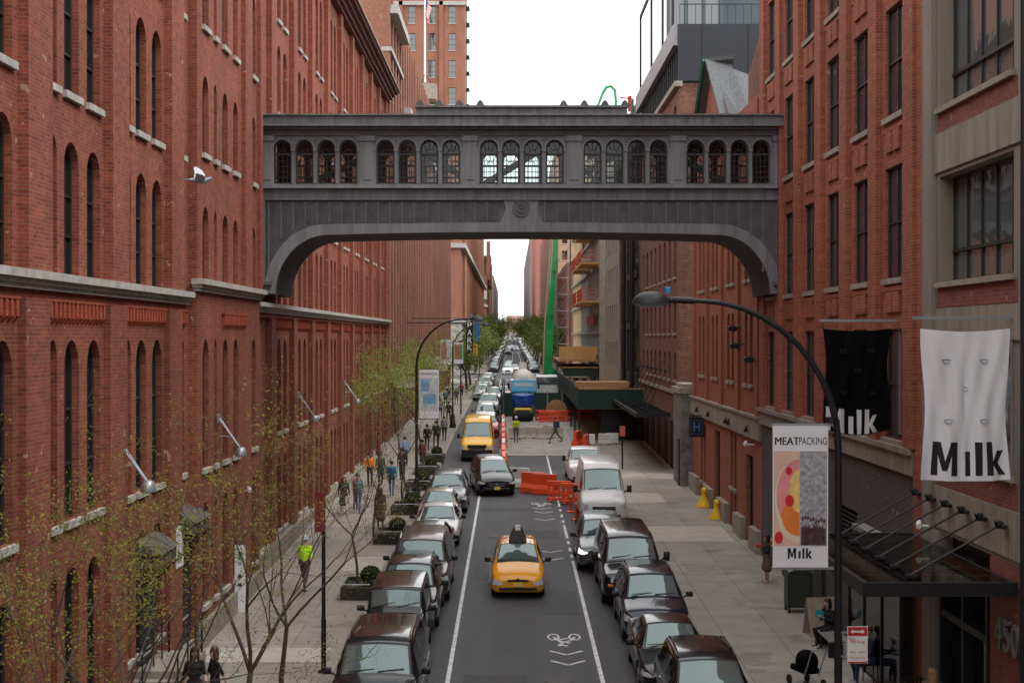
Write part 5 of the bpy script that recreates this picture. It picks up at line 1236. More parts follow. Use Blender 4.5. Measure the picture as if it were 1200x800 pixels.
# ---------------- street lamps ----------------
def lamp(label, x, y, ztop, reach, sgn, light=True, group='curved street lamps', r=.072):
    t = thing('street_lamp', label, 'street lamp', (x, y, g(y)+.13), 0, group); zt = ztop-g(y)-.13
    m = MB(); m.lathe([(.26,0),(.26,.25),(.2,.35),(.17,.9),(.14,1.0),(r+.02,1.15)], n=8); m.build('base', DARKM, t, smooth=30)
    R_ = min(reach*.75, 2.4); pts = [(0,0,1.1),(0,0,zt-R_*1.05)]
    for i in range(1, 11):
        a = PI/2*i/10; pts.append((sgn*R_*(1-math.cos(a)), 0, zt-R_*1.05+R_*1.05*math.sin(a)))
    rs = [r, r*.85]+[r*.85-(r*.3)*i/10 for i in range(1, 11)]
    pts.append((sgn*(reach-.55), 0, zt)); rs.append(r*.5)
    m = MB(); m.tube(pts, rs, 10); m.build('pole', DARKM, t, smooth=40)
    h = MB(); h.tube([(sgn*(reach-.72), 0, zt), (sgn*(reach-.3), 0, zt+.02)], .055, 8)
    h.lathe([(.34,-.02),(.33,.0),(.30,.06),(.22,.13),(.10,.17),(.02,.175)], (sgn*(reach-.0),0,zt-.02), 18); h.v = [((a-sgn*reach)*.98+sgn*reach if c > zt-.05 and abs(a-sgn*reach) < .36 else a, b*.62 if abs(a-sgn*reach) < .36 else b, c) for a, b, c in h.v]; lh = h.build('lamp_head', DARKM, t, smooth=60)
    k = MB(); k.ell((sgn*(reach-.0), 0, zt-.04), (.30, .16, .07), 12, 6); k.build('lens', pm('lamp_lens', (.25,.26,.27), .2), lh, smooth=60)
    c = MB(); c.lathe([(.05,0),(.05,.09),(.03,.1)], (sgn*(reach-.28), 0, zt+.13), 8); c.build('photocell', pm('photocell_blue', (.03,.3,.6), .5), lh)
    return t
def at(px, py, Y): return W(px, py, Y)
lp = lamp('tall black lamp post with curved arm rising from the right kerb in the foreground', 5.5, 23.9, 9.86, 3.15, -1)
lamp('black lamp post with curved arm and street banner on the left pavement', -4.52, 67.9, 10.1, 2.9, 1)
lamp('distant black lamp post beside the vertical parking sign', -4.6, 112, 10.2, 2.6, 1)
lamp('farthest lamp post just before the avenue, left kerb', -4.6, 205, 11.5, 2.6, 1)
# street banner pairs
def photo_mat(name, kind):
    if name in MC: return MC[name]
    m, n, b = base_mat(name); L = n.links.new
    ge = n.nodes.new('ShaderNodeNewGeometry'); vo = n.nodes.new('ShaderNodeTexVoronoi'); vo.inputs['Scale'].default_value = 22 if kind else 3
    L(ge.outputs['Position'], vo.inputs['Vector']); cr = n.nodes.new('ShaderNodeValToRGB')
    e = cr.color_ramp.elements; e[0].color = (.06,.065,.075,1); e[1].color = (.62,.62,.64,1); e[0].position = .2
    if not kind: e[0].color = (.75,.45,.35,1); e[1].color = (.85,.62,.5,1)
    no = n.nodes.new('ShaderNodeTexNoise'); no.inputs['Scale'].default_value = 14; no.inputs['Detail'].default_value = 8; L(ge.outputs['Position'], no.inputs['Vector'])
    mx = n.nodes.new('ShaderNodeMath'); mx.operation = 'MULTIPLY'; mx.inputs[1].default_value = 1.3
    L(no.outputs[0] if kind else vo.outputs['Distance'], mx.inputs[0]); L(mx.outputs[0], cr.inputs[0]); L(cr.outputs[0], b.inputs['Base Color']); b.inputs['Roughness'].default_value = .6; MC[name] = m; return m
def disc(m, cx, cz, rx, rz, y, a0=0, a1=2*PI, n=24):
    m.add([(cx, y, cz)]+[(cx+rx*math.cos(a0+(a1-a0)*i/n), y, cz+rz*math.sin(a0+(a1-a0)*i/n)) for i in range(n+1)], [(0, i+1, i+2) for i in range(n)])
w_, h_ = .93, 2.37
t = thing('street_banner', 'white street banner with pink and silver pictures on the foreground lamp post', 'banner', (5.38-.99, 23.86, 5.39))
m = MB(); m.box(0, w_, 0, .012, 0, h_); m.build('panel', CLOTHW, t)
zb, zt = .36, h_-.42
def pic(name, mat, fn):
    m = MB(); fn(m); return m.build(name, mat, t)
pic('picture', pm('print_peach', (.72,.50,.38), .6, var=.1, sc=6), lambda m: m.add([(.02,-.004,zb),(.45,-.004,zb),(.45,-.004,zt),(.02,-.004,zt)], [(0,1,2,3)]))
pic('picture', photo_mat('print_silver', 1), lambda m: m.add([(.452,-.004,zb),(.91,-.004,zb),(.91,-.004,zt),(.452,-.004,zt)], [(0,1,2,3)]))
pic('plate_print', pm('print_cream', (.78,.66,.5), .6), lambda m: disc(m, .449, 1.12, .42, .72, -.006, PI/2, 3*PI/2))
pic('pink_print', pm('print_pink', (.80,.30,.30), .6, var=.1, sc=4), lambda m: disc(m, .448, 1.2, .385, .62, -.008, PI/2, 3*PI/2))
pic('orange_print', pm('print_orange', (.80,.22,.03), .6, var=.1), lambda m: disc(m, .447, .86, .30, .33, -.010, PI/2, 3*PI/2))
pic('yellow_print', pm('print_yellow', (.85,.58,.18), .6, var=.2, sc=9), lambda m: disc(m, .446, 1.28, .17, .36, -.012, PI/2, 3*PI/2))
def ch(m):
    disc(m, .27, 1.62, .05, .07, -.014); disc(m, .28, 1.12, .075, .1, -.014); disc(m, .10, .5, .07, .1, -.014)
pic('cherry_print', pm('print_red', (.62,.02,.02), .5), ch)
pic('ball_print', pm('print_ball', (.35,.35,.38), .5, var=.5, sc=14), lambda m: [disc(m, .68, 1.3, .12, .14, -.008), disc(m, .69, 1.0, .19, .17, -.009)])
def crowd(m):
    rr = random.Random(5)
    for i in range(9):
        x = .50+i*.045; m.add([(x-.025,-.0105,zb+.02),(x+.03,-.0105,zb+.02),(x+.03,-.0105,zb+.3+rr.random()*.1),(x-.025,-.0105,zb+.3)], [(0,1,2,3)]); disc(m, x, zb+.40+rr.random()*.08, .022, .035, -.0105, n=8)
pic('crowd_print', pm('print_dark', (.10,.05,.06), .6, var=.8, sc=18), crowd)
text('MEAT', .40, .13, INK, t, (.235, -.006, h_-.25)); text('MEAT', .40, .13, INK, t, (.243, -.007, h_-.25)); text('PACKING', .47, .125, INK, t, (.675, -.006, h_-.25))
m = MB(); mlk(m, .25, .15, .175, y=-.006, sx=1.0); m.build('lettering', INK, t)
for z in (-.02, h_+.02):
    m = MB(); m.box(-.01, 1.03, .02, .05, z-.02, z+.02); m.build('banner_arm', GREYM, t)
m = MB(); m.lathe([(.10,-.05),(.10,.05)], (.99+.0, .04, h_+.1), 12); m.build('clamp', DARKM, t)
def smallbanner(label, x, y, z0, z1, w, cols, grp=None):
    t = thing('street_banner', label, 'banner', (x, y, z0), 0, grp); h = z1-z0
    m = MB(); m.box(0, w, 0, .02, 0, h); m.build('panel', CLOTHW, t)
    for i, (a, b, c, d, mt) in enumerate(cols):
        m = MB(); m.add([(a*w,-.006-.002*i,b*h),(c*w,-.006-.002*i,b*h),(c*w,-.006-.002*i,d*h),(a*w,-.006-.002*i,d*h)], [(0,1,2,3)]); m.build('picture', mt, t)
    m = MB(); m.box(-.15, w, .03, .07, h-.02, h+.03); m.box(-.15, w, .03, .07, -.03, .02); m.build('banner_arm', DARKM, t)
    return t
pb = pm('print_blue', (.2,.38,.55), .6, var=.3, sc=4); pg = pm('print_pale', (.55,.6,.62), .6, var=.3, sc=5); pr2 = pm('print_redbrown', (.5,.13,.08), .6, var=.4, sc=5); pgr = pm('print_green', (.12,.3,.12), .6, var=.4, sc=5)
b1 = smallbanner('white and pale blue street banner on the left lamp post', -4.38, 67.8, H-95*67.9/F, H-38*67.9/F, .93, [(.04,.16,.96,.84,pg),(.08,.55,.5,.8,pb),(.2,.3,.85,.5,pb)])
text('MEATPACKING', .8, .12, INK, b1, (.46, -.02, 2.13))
smallbanner('left one of the two banners under the parking sign, red and grey', -5.55, 111.9, H-32*112/F, H-3*112/F, .88, [(.05,.2,.5,.9,pr2),(.5,.2,.95,.9,pg)])
smallbanner('right one of the two banners under the parking sign, green and brown', -4.5, 111.9, H-31*112/F, H-6*112/F, .72, [(.05,.2,.5,.9,pr2),(.5,.2,.95,.9,pgr)])
# parking sign and other signs
t = thing('parking_sign', 'black vertical sign reading PARK mounted high on the left side', 'sign', (-3.45, 118, H-1.3))
m = MB(); m.rbox((0, 0, 1.3), (.56, .25, 2.7), .03); m.build('panel', INK, t)
for i, c_ in enumerate('PARK'): text(c_, .36, .48, WHITE, t, (0, -.14, 2.3-i*.62)); text(c_, .36, .48, WHITE, t, (.02, -.141, 2.3-i*.62))
m = MB(); m.tube([(-5.2, .1, 2.5), (.0, .1, 2.5)], .05, 6); m.build('bracket', DARKM, t)
t = thing('vertical_sign', 'tall blue hanging sign beside the parking sign', 'sign', (-2.9, 121, H-.3)); m = MB(); m.rbox((0,0,1.0), (.42,.15,1.95), .03); m.build('panel', pm('sign_blue', (.02,.16,.42), .5), t); m = MB(); m.tube([(-5.5,.1,1.9),(0,.1,1.9)], .04, 6); m.build('bracket', DARKM, t)
t = thing('traffic_light', 'yellow traffic signal hanging near the banners at the avenue corner', 'traffic light', (-3.3, 130, H-1.2)); m = MB(); m.rbox((0,0,0), (.42,.35,1.1), .05); m.build('housing', YELLOW, t)
for i, c_ in enumerate((TAIL, AMBER, pm('green_lens', (.02,.2,.08), .3))):
    m = MB(); m.lathe([(.13,-.05),(.13,.02)], (0,-.18,.35-.35*i), 12, 'y'); m.build('lens', c_, t)
m = MB(); m.tube([(-1.3,.1,-8.1+1.2), (-1.3,.1,.9), (0,.1,.9)], .07, 8); m.build('pole', DARKM, t)
# parking regulation sign on lamp post
t = thing('parking_sign', 'red and white no parking sign fixed low on the foreground lamp post', 'sign', (5.52+.27, 23.76, H-380*23.9/F))
m = MB(); m.rbox((0,0,.31), (.34,.012,.62), .005); m.build('panel', WHITE, t)
m = MB(); m.add([(-.16,-.008,.46),(.16,-.008,.46),(.16,-.008,.61),(-.16,-.008,.61)], [(0,1,2,3)]); m.build('red_field', RED, t)
m = MB(); m.add([(-.16,-.008,.005),(.16,-.008,.005),(.16,-.008,.03),(-.16,-.008,.03)], [(0,1,2,3)]); m.build('red_edge', RED, t)
m = MB(); m.add([(-.12,-.010,.535),(-.07,-.010,.575),(-.07,-.010,.55),(.07,-.010,.55),(.07,-.010,.575),(.12,-.010,.535),(.07,-.010,.495),(.07,-.010,.52),(-.07,-.010,.52),(-.07,-.010,.495)], [tuple(range(10))]); m.build('arrow', WHITE, t)
text('Parking', .24, .07, RED, t, (.0, -.01, .36)); text('8am - 6pm', .24, .05, RED, t, (0, -.01, .19)); text('Mon thru Fri', .25, .045, RED, t, (0, -.01, .10)); text('No', .1, .06, RED, t, (-.09, -.01, .42))
m = MB(); m.box(-.27, -.1, .01, .03, .5, .53); m.box(-.27, -.1, .01, .03, .1, .13); m.build('bracket', GREYM, t)
# red sign pole bottom left
t = thing('sign_post', 'slim black post with a dark red sign at the left kerb by the black SUVs', 'sign post', (-4.75, 36.0, g(36)+.13))
m = MB(); m.lathe([(.15,0),(.14,.04),(.065,.06),(.065,1.35),(.05,1.36),(.05,4.55)], n=10); m.build('post', DARKM, t); m = MB(); m.box(-.22,.04,-.07,-.055,3.55,4.55); m.build('panel', pm('dark_red_sign', (.20,.015,.02), .5, var=.2), t)
t = thing('sign_post', 'thin black post with small red sign on the right pavement beyond the pickup', 'sign post', (6.45, 82.5, g(82.5)+.13))
m = MB(); m.tube([(0,0,0),(0,0,2.45)], .05, 8); m.build('post', DARKM, t); m = MB(); m.box(-.16,.16,-.06,-.045,1.9,2.5); m.build('panel', pm('faded_red', (.5,.12,.1), .6), t)
# hanging hotel sign
t = thing('hanging_sign', 'square black hanging sign with a blue letter H on the orange brick building', 'sign', (XR, 69, 4.9))
m = MB(); m.rbox((-.40,0,0), (.72,.1,.98), .03); m.build('panel', INK, t)
m = MB(); m.box(-.56,-.50,-.06,-.052,-.22,.22); m.box(-.30,-.24,-.06,-.052,-.22,.22); m.box(-.499,-.301,-.06,-.052,-.03,.03); m.build('lettering', pm('sign_lightblue', (.05,.22,.5), .4), t)
m = MB(); m.box(-.70,-.10,-.056,-.051,.30,.33); m.box(-.70,-.10,-.056,-.051,-.33,-.30); m.box(-.70,-.67,-.056,-.051,-.299,.299); m.box(-.13,-.10,-.056,-.051,-.299,.299); m.build('border', pm('sign_navy', (.03,.08,.2), .5), t)
m = MB(); m.box(-.76, 0, -.02, .02, .52, .57); m.build('bracket', DARKM, t)
# white vertical banner and poster on market wall
t = thing('vertical_banner', 'narrow white vertical banner with small coloured marks on the left brick wall', 'banner', (XL+.3, 43.2, H-330*43/F))
m = MB(); m.box(0,.32,0,.05,0,2.2); m.build('panel', CLOTHW, t)
for z, c_ in ((1.9, pr2), (1.75, pgr), (1.2, INK), (.95, INK), (1.6, pb)):
    m = MB(); m.box(.1,.22,-.012,-.002,z,z+.1); m.build('mark', c_, t)
m = MB(); m.box(-.35,.32,.06,.09,2.15,2.2); m.build('bracket', DARKM, t)
t = thing('poster', 'small white notice by the railed steps on the left brick wall', 'poster', (XL+.16, 36.2, 3.35)); m = MB(); m.box(0,.03,0,.75,0,1.05); m.build('panel', WHITE, t); m = MB(); m.box(.031,.036,.1,.5,.15,.35); m.build('print', pm('print_green', (.12,.3,.12)), t)
# twin arm wall lamps
for i, (y, x0, lb) in enumerate(((31.5, XL, 'nearest the viewer'), (41.0, xT, 'on the projecting tower bay'), (57.5, XL+.1, 'first past the skybridge'), (73.4, XL+.1, 'second past the skybridge'), (90, XL+.1, 'farthest of the five'))):
    t = thing('wall_lamp', 'silver twin arm wall lamp on the left brick wall, %s' % lb, 'wall lamp', (x0, y, 6.9), 0, 'silver wall lamps on the warehouse')
    for q in (-.09, .09):
        m = MB(); m.tube([(.05,q,0),(.62,q*.5,-.82)], .022, 6); m.build('arm', GREYM, t)
    m = MB(); m.box(0,.04,-.18,.18,-.12,.14); m.build('wall_plate', GREYM, t); m = MB(); m.tube([(.02,0,-.5),(.4,0,-.5)], .018, 6); m.build('stay', GREYM, t)
    m = MB(); m.lathe([(.03,.14),(.1,.12),(.15,.04),(.175,-.1),(.17,-.12)], (.66,0,-.95), 16); m.build('lamp_head', GREYM, t, smooth=50)
    m = MB(); m.lathe([(.15,-.02),(.14,-.03)], (.66,0,-1.06), 12); m.build('lens', pm('lamp_lens', (.25,.26,.27)), t)
# canopies
def canopy(label, x0, x1, y0, y1, z, nb, rods, zr, solid=False):
    t = thing('entrance_canopy', label, 'canopy', (x1, (y0+y1)/2, z)); ym = (y0+y1)/2
    def A(fn, name, mat=DARKM, par=t):
        m = MB(); fn(m); m.v = [(a-x1, b-ym, c-z) for a, b, c in m.v]; return m.build(name, mat, par)
    A(lambda m: [m.box(x0, x1, y0, y0+.1, z-.26, z), m.box(x0, x1, y1-.1, y1, z-.26, z), m.box(x0, x0+.1, y0+.101, y1-.101, z-.26, z), m.box(x1-.1, x1-.01, y0+.101, y1-.101, z-.2, z-.01)], 'frame')
    for k in range(1, nb):
        y = y0+(y1-y0)*k/nb; A(lambda m: m.box(x0+.11, x1-.11, y-.05, y+.05, z-.2, z-.02), 'beam')
    A(lambda m: m.box(x0+.101, x1-.101, y0+.101, y1-.101, z-.03+.0, z-.015+.0) if not solid else m.box(x0+.101, x1-.101, y0+.101, y1-.101, z-.24, z-.21), 'glass_roof', clearglass('smoked_glass', (.55,.58,.58)) if not solid else DARKM)
    for k in range(rods):
        y = y0+(y1-y0)*(k+.5)/rods
        r_ = A(lambda m: m.tube([(x1-.12, y, zr), (x0+(x1-x0)*.35, y+.0, z+.03)], .022, 6), 'tie_rod')
        A(lambda m: [m.lathe([(.03,-.08),(.08,-.05),(.08,.05),(.03,.08)], (x1-.14, y, zr), 8, 'x'), m.rbox((x1-.08, y, zr-.03), (.1,.34,.08), .02), m.tube([(x1-.28, y-.14, zr+.08), (x1-.1, y+.14, zr-.08)], .02, 5), m.rbox((x0+(x1-x0)*.37, y, z+.03), (.22,.07,.08), .02)], 'rod_anchor', DARKM, r_)
    return t
canopy('black steel and glass canopy hung on rods over the doorway marked 450', 6.5, XR-.05, 26.25, 33.0, 4.72, 7, 6, 5.72)
canopy('long dark canopy hung on slanting rods over the far right pavement', 7.1, XR-.3, 81, 106, 4.95, 10, 9, 7.3, True)
# door number
t = thing('door_number', 'dark metal numerals 450 on the brick beside the entrance, bottom right', 'sign', (XR-.06, 26.75, 3.62))
for i, c_ in enumerate('450'):
    me = textmesh(c_, 1, .06, .01); xs = [v.co.x for v in me.vertices]; ys = [v.co.y for v in me.vertices]
    for v in me.vertices: v.co = Vector((v.co.z*.6, -(v.co.x-(min(xs)+max(xs))/2)*.36/(max(xs)-min(xs)), (v.co.y-(min(ys)+max(ys))/2)*.62/(max(ys)-min(ys))))
    me.materials.clear(); me.materials.append(pm('numeral_metal', (.22,.21,.2), .4, metal=.6)); me.name = 'numeral'; ob('numeral', me, t, (0, .45-i*.45, 0))
# storefront glazing and security cameras
t = thing('shopfront', 'frameless glass shopfront with tall black posts under the canopy', 'shopfront', (8.95, 34, g(34)+.13))
for y in (32.6, 34.3, 36.0, 37.6):
    m = MB(); m.box(-.04,.04,y-34-.04,y-34+.04,0,3.6); m.build('post', DARKM, t)
m = MB(); m.box(-.005,.005,-1.35,3.55,.1,3.5); m.build('glass', clearglass('shop_glass', (.5,.56,.56)), t)
m = MB(); m.box(.05,.4,-1.4,3.6,3.45,3.6); m.build('head', TAN, t)
for x, y, z, d, lb in ((XR, 24.9, 3.9, -1, 'white security camera on the brick right of the door number'), (XR, 55.0, 5.1, -1, 'white security camera on the orange brick below the concrete band'), (XL, 45.4, 4.35, 1, 'white security camera low on the left brick wall'), (XR, 31.6, 5.05, -1, 'small white camera on a bracket above the black canopy')):
    t = thing('security_camera', lb, 'camera', (x, y, z)); m = MB(); m.tube([(0,0,0),(d*.35,0,.02)], .03, 6); m.build('bracket', WHITE, t); m = MB(); m.tube([(d*.3,.12,.08),(d*.4,-.2,.02)], .06, 10); m.build('housing', WHITE, t)
# floodlights on right facade
for x, y, z, lb in ((XR-.2, 58.2, 9.6, 'upper'), (XR-.2, 57.6, 8.9, 'lower'), (XR-.2, 54.2, 8.4, 'nearest')):
    t = thing('floodlight', 'dark floodlight on the orange brick facade, %s of three' % lb, 'floodlight', (x, y, z), 0, 'floodlights on the orange brick building'); m = MB(); m.rbox((-.15,0,0), (.35,.3,.22), .04); m.build('housing', DARKM, t); m = MB(); m.tube([(0,0,0),(.25,0,.1)], .03, 6); m.build('bracket', DARKM, t)
for k, y in enumerate((55.6, 60.2, 61, 66.4, 70.5)):
    t = thing('spotlight', 'small black spotlight on the concrete band, %s from the viewer' % ORD[k], 'spotlight', (XR-.14, y, 5.75), 0, 'spotlights on the concrete band'); m = MB(); m.lathe([(.05,0),(.09,-.2)], (-.08,0,0), 10); m.build('housing', DARKM, t); m = MB(); m.box(-.08,.02,-.03,.03,.01,.05); m.build('bracket', DARKM, t)
# mailbox
t = thing('relay_mailbox', 'dark green relay mailbox on legs on the right pavement', 'mailbox', (8.75, 43.3, g(43.3)+.13))
m = MB(); m.prism([(-.38,.16),(.38,.16),(.38,1.15),(.33,1.24),(.2,1.29),(-.2,1.29),(-.33,1.24),(-.38,1.15)], lambda u, v, d: (u, d, v), -.3, .3); m.build('body', pm('mailbox_green', (.022,.030,.022), .45, var=.2), t)
m = MB(); [m.box(a, a+.07, b, b+.07, 0, .159) for a in (-.37,.30) for b in (-.29,.22)]; m.build('legs', DARKM, t)
m = MB(); m.box(-.31,.31,-.312,-.301,.24,1.12); m.build('door', pm('mailbox_green2', (.028,.037,.028), .45), t)
# yellow covers
for x, y, s_, lb in ((9.0, 66.3, 1.0, 'larger yellow bell shaped standpipe cover by the orange brick wall'), (9.05, 62.6, .92, 'smaller yellow standpipe cover nearer the viewer')):
    t = thing('standpipe_cover', lb, 'standpipe cover', (x, y, g(y)+.13), 0, 'yellow standpipe covers')
    m = MB(); m.lathe([(.02,.93),(.09,.92),(.14,.86),(.15,.76),(.13,.66),(.15,.5),(.22,.3),(.34,.12),(.38,.04),(.38,0)], n=20); m.v = [(a*s_, b*s_, c*s_) for a, b, c in m.v]; m.build('shell', YELLOW, t, smooth=60)
    m = MB(); m.tube([(0,-.1*s_,.84*s_),(0,-.22*s_,.80*s_),(0,-.24*s_,.74*s_)], .05, 8); m.build('spout', YELLOW, t, smooth=60)
# siamese connection red
t = thing('siamese_connection', 'red fire department connection low on the grey painted wall', 'standpipe', (XR-.05, 50.9, g(50.9)+1.0)); m = MB()
for q in (-.12,.12): m.lathe([(.07,-.2),(.07,0)], (0,q,0), 12, 'x')
m.build('inlets', RED, t); m = MB(); m.box(0,.05,-.25,.25,-.15,.15); m.build('plate', CHROME, t)
# sandwich board, bench, chairs
t = thing('sandwich_board', 'tan wooden sandwich board on the right pavement beside the mailbox', 'sandwich board', (8.75, 40.2, g(40.2)+.13), R(12)); m = MB()
m.prism([(-.42,0),(.42,0),(.42,1.05),(-.42,1.05)], lambda u, v, d: (u, d-.28+.26*v, v), 0, .03); m.build('front_panel', pm('worn_wood', (.33,.27,.20), .8, var=.2, sc=4), t)
m = MB(); m.prism([(-.42,0),(.42,0),(.42,1.05),(-.42,1.05)], lambda u, v, d: (u, d+.28-.26*v, v), 0, .03); m.build('rear_panel', pm('worn_wood', (.33,.27,.20)), t)
t = thing('bench', 'slatted grey bench along the shopfront, bottom right', 'bench', (8.55, 38.3, g(38)+.13))
m = MB(); [m.box(-.2+.11*k, -.11+.11*k, -1.0, 1.0, .42, .46) for k in range(4)]; m.build('seat', pm('grey_timber', (.2,.19,.18), .8), t)
for y in (-.8,.8):
    m = MB(); m.box(-.18,.2,y-.03,y+.03,0,.419); m.build('leg', DARKM, t)
def chair(label, x, y, rz):
    t = thing('metal_chair', label, 'chair', (x, y, g(y)+.13), rz, 'cafe chairs by the shopfront')
    m = MB(); m.rbox((0,0,.45), (.42,.42,.03), .01); m.build('seat', DARKM, t); m = MB(); [m.box(-.2+.08*k,-.16+.08*k,.19,.21,.5,.85) for k in range(5)]; m.box(-.21,.21,.185,.215,.85,.89); m.build('backrest', DARKM, t)
    for a in (-.18,.18):
        for b in (-.18,.18): m = MB(); m.tube([(a,b,0),(a*.9,b*.9,.44)], .014, 6); m.build('leg', DARKM, t)
chair('dark metal chair under the seated man by the shopfront', 8.95, 35.1, R(-60)); chair('dark metal chair under the woman with a blue book', 8.75, 38.9, R(-20))
chair('empty dark metal chair at the bottom right doorway', 9.0, 31.9, R(-30))
# bicycle (red) and stroller
def bicycle(label, x, y, rz, mat):
    t = thing('bicycle', label, 'bicycle', (x, y, g(y)+.13), rz)
    for c in (-.52,.52):
        m = MB(); N = 24; m.tube([(c+.33*math.cos(2*PI*i/N), 0, .35+.33*math.sin(2*PI*i/N)) for i in range(N+1)], .018, 6, False); w = m.build('wheel', BLACK, t)
        s = MB(); [s.tube([(c,0,.35),(c+.32*math.cos(a), 0, .35+.32*math.sin(a))], .004, 3) for a in [2*PI*i/12 for i in range(12)]]; s.build('spokes', GREYM, w)
    m = MB(); B=(-.05,0,.3); [m.tube(q, .02, 6) for q in ([B,(-.2,0,.8)],[(-.17,0,.72),(.35,0,.78)],[B,(.37,0,.7)],[(-.52,0,.35),B],[(-.52,0,.35),(-.18,0,.72)],[(.33,0,.9),(.52,0,.35)])]; m.build('frame', mat, t)
    m = MB(); m.rbox((-.22,0,.84), (.26,.13,.05), .02); m.build('saddle', BLACK, t); m = MB(); m.tube([(.4,-.28,.95),(.33,-.2,.97),(.33,.2,.97),(.4,.28,.95)], .014, 6); m.build('handlebar', DARKM, t)
bicycle('red bicycle leaning by the entrance at the bottom right', 8.35, 31.2, R(20), pm('bike_red', (.5,.02,.03), .3, coat=.5))
bicycle('dark bicycle against the lamp post on the left pavement', -5.0, 68.6, R(80), DARKM)
t = thing('pushchair', 'dark pushchair beside the seated man by the lamp post', 'pushchair', (7.2, 34.6, g(34.6)+.13), R(200))
m = MB(); m.ell((0,0,.62), (.25,.36,.28), 12, 8); m.build('hood', CLOTHB, t, smooth=60); m = MB(); m.rbox((0,-.1,.42), (.42,.7,.14), .05); m.build('seat', CLOTHB, t); m = MB(); m.tube([(-.2,.2,.3),(-.2,.55,1.0),(.2,.55,1.0),(.2,.2,.3)], .018, 6); m.build('handle', GREYM, t)
for a in (-.25,.25):
    for b in (-.4,.35): m = MB(); m.lathe([(.11,-.02),(.12,0),(.11,.02)], (a,b,.12), 14, 'x'); m.build('wheel', BLACK, t)
# flagpole with flag on the roof
t = thing('flagpole', 'white flagpole on the rooftop of the tall brick block', 'flagpole', W(498, 97, 250))
m = MB(); m.tube([(0,0,0),(0,0,17)], [.2,.14], 8); m.build('pole', WHITE, t); m = MB(); [m.tube([(math.cos(a)*1.2,math.sin(a)*1.2,-.3),(0,0,1.6)], .08, 5) for a in (0,2.1,4.2)]; m.build('tripod', DARKM, t)
m = MB(); m.box(-2,2,-1,3,-3,-.31); m.build('pedestal', STONE2, t)
t = thing('flag', 'striped red and white flag with a blue canton hanging from the rooftop flagpole', 'flag', W(498, 26, 250))
def flg(u, v):  # u along fly 0..1, v down the hoist 0..1; the flag droops
    return (.2+1.9*u*math.cos(.9)*(.7+.3*v)+.25*math.sin(u*9+v*4)*u-1.6*u*v*.4, .35*math.sin(u*8+v*3), 4.3-3.0*v-2.1*u-.2*math.sin(u*5))
for nm, mt, pick in (('red_stripes', pm('flag_red', (.5,.02,.03), .8), lambda i, j: i % 2 == 0 and not (i < 7 and j < 5)), ('white_stripes', CLOTHW, lambda i, j: i % 2 == 1 and not (i < 7 and j < 5)), ('canton', pm('flag_blue', (.03,.04,.2), .8), lambda i, j: i < 7 and j < 5)):
    m = MB()
    for i in range(13):
        for j in range(12):
            if pick(i, j): m.add([flg(j/12,i/13), flg((j+1)/12,i/13), flg((j+1)/12,(i+1)/13), flg(j/12,(i+1)/13)], [(0,1,2,3)])
    m.build(nm, mt, t)
# pigeon in flight
t = thing('pigeon', 'pale grey pigeon gliding in front of the left brick wall', 'pigeon', W(235, 211, 24), R(15))
def pg_(m):
    m.tube([(-.20,0,.0),(-.12,0,.0),(-.02,0,-.015),(.08,0,-.01),(.13,0,.015),(.165,0,.03),(.19,0,.03)], [.012,.035,.055,.05,.032,.03,.012], 10)
    m.tube([(.185,0,.03),(.21,0,.024)], [.008,.002], 5)
    m.prism([(-.30,-.045),(-.30,.045),(-.14,.02),(-.14,-.02)], lambda u, v, d: (u, v, d), -.006, .004)
bd = MB(); pg_(bd); bd.build('body', pm('pigeon_grey', (.30,.33,.38), .7, var=.4, sc=30), t, smooth=60)
for s_ in (-1, 1):
    m = MB(); P = [(.07,0),(.08,.14),(.03,.26),(-.06,.36),(-.10,.33),(-.09,.2),(-.10,.06),(-.08,0)]
    lift = .75 if s_ > 0 else .15
    m.prism(P, lambda u, v, d: (u, s_*(v*math.cos(lift)+.03), v*math.sin(lift)+.01+d), -.004, .004); m.build('wing', pm('pigeon_wing', (.50,.53,.58), .7, var=.3, sc=25), t)
# ---------------- construction zone ----------------
def slab(y): return g(y)
m = MB()
strip('concrete_apron', flags('worksite_concrete', (.36,.335,.30), (2.2, 2.2)), -.75, 6.6, 91, 128, .03)
t = thing('green_hoarding', 'long dark green plywood hoarding across the road behind the work site', 'hoarding', (2.5, 128, g(128)))
m = MB(); m.box(-3.2, 4.8, 0, .12, 0, 2.15); m.build('panel', GREEN_P, t)
for k in range(7): m = MB(); m.box(-3.25+k*1.32, -3.13+k*1.32, -.08, -.001, 0, 2.3); m.build('post', pm('post_grey', (.2,.22,.2), .7), t)
t = thing('green_hoarding', 'dark green mesh fence running beside the queue of cars', 'hoarding', (-.75, 126, g(118)))
m = MB(); m.box(-.06,.06,-8,34,0,2.5); m.build('panel', GREEN_P, t)
for k in range(8): m = MB(); m.box(-.12,-.061,-8+k*5.5,-7.9+k*5.5,0,2.7); m.build('post', DARKM, t)
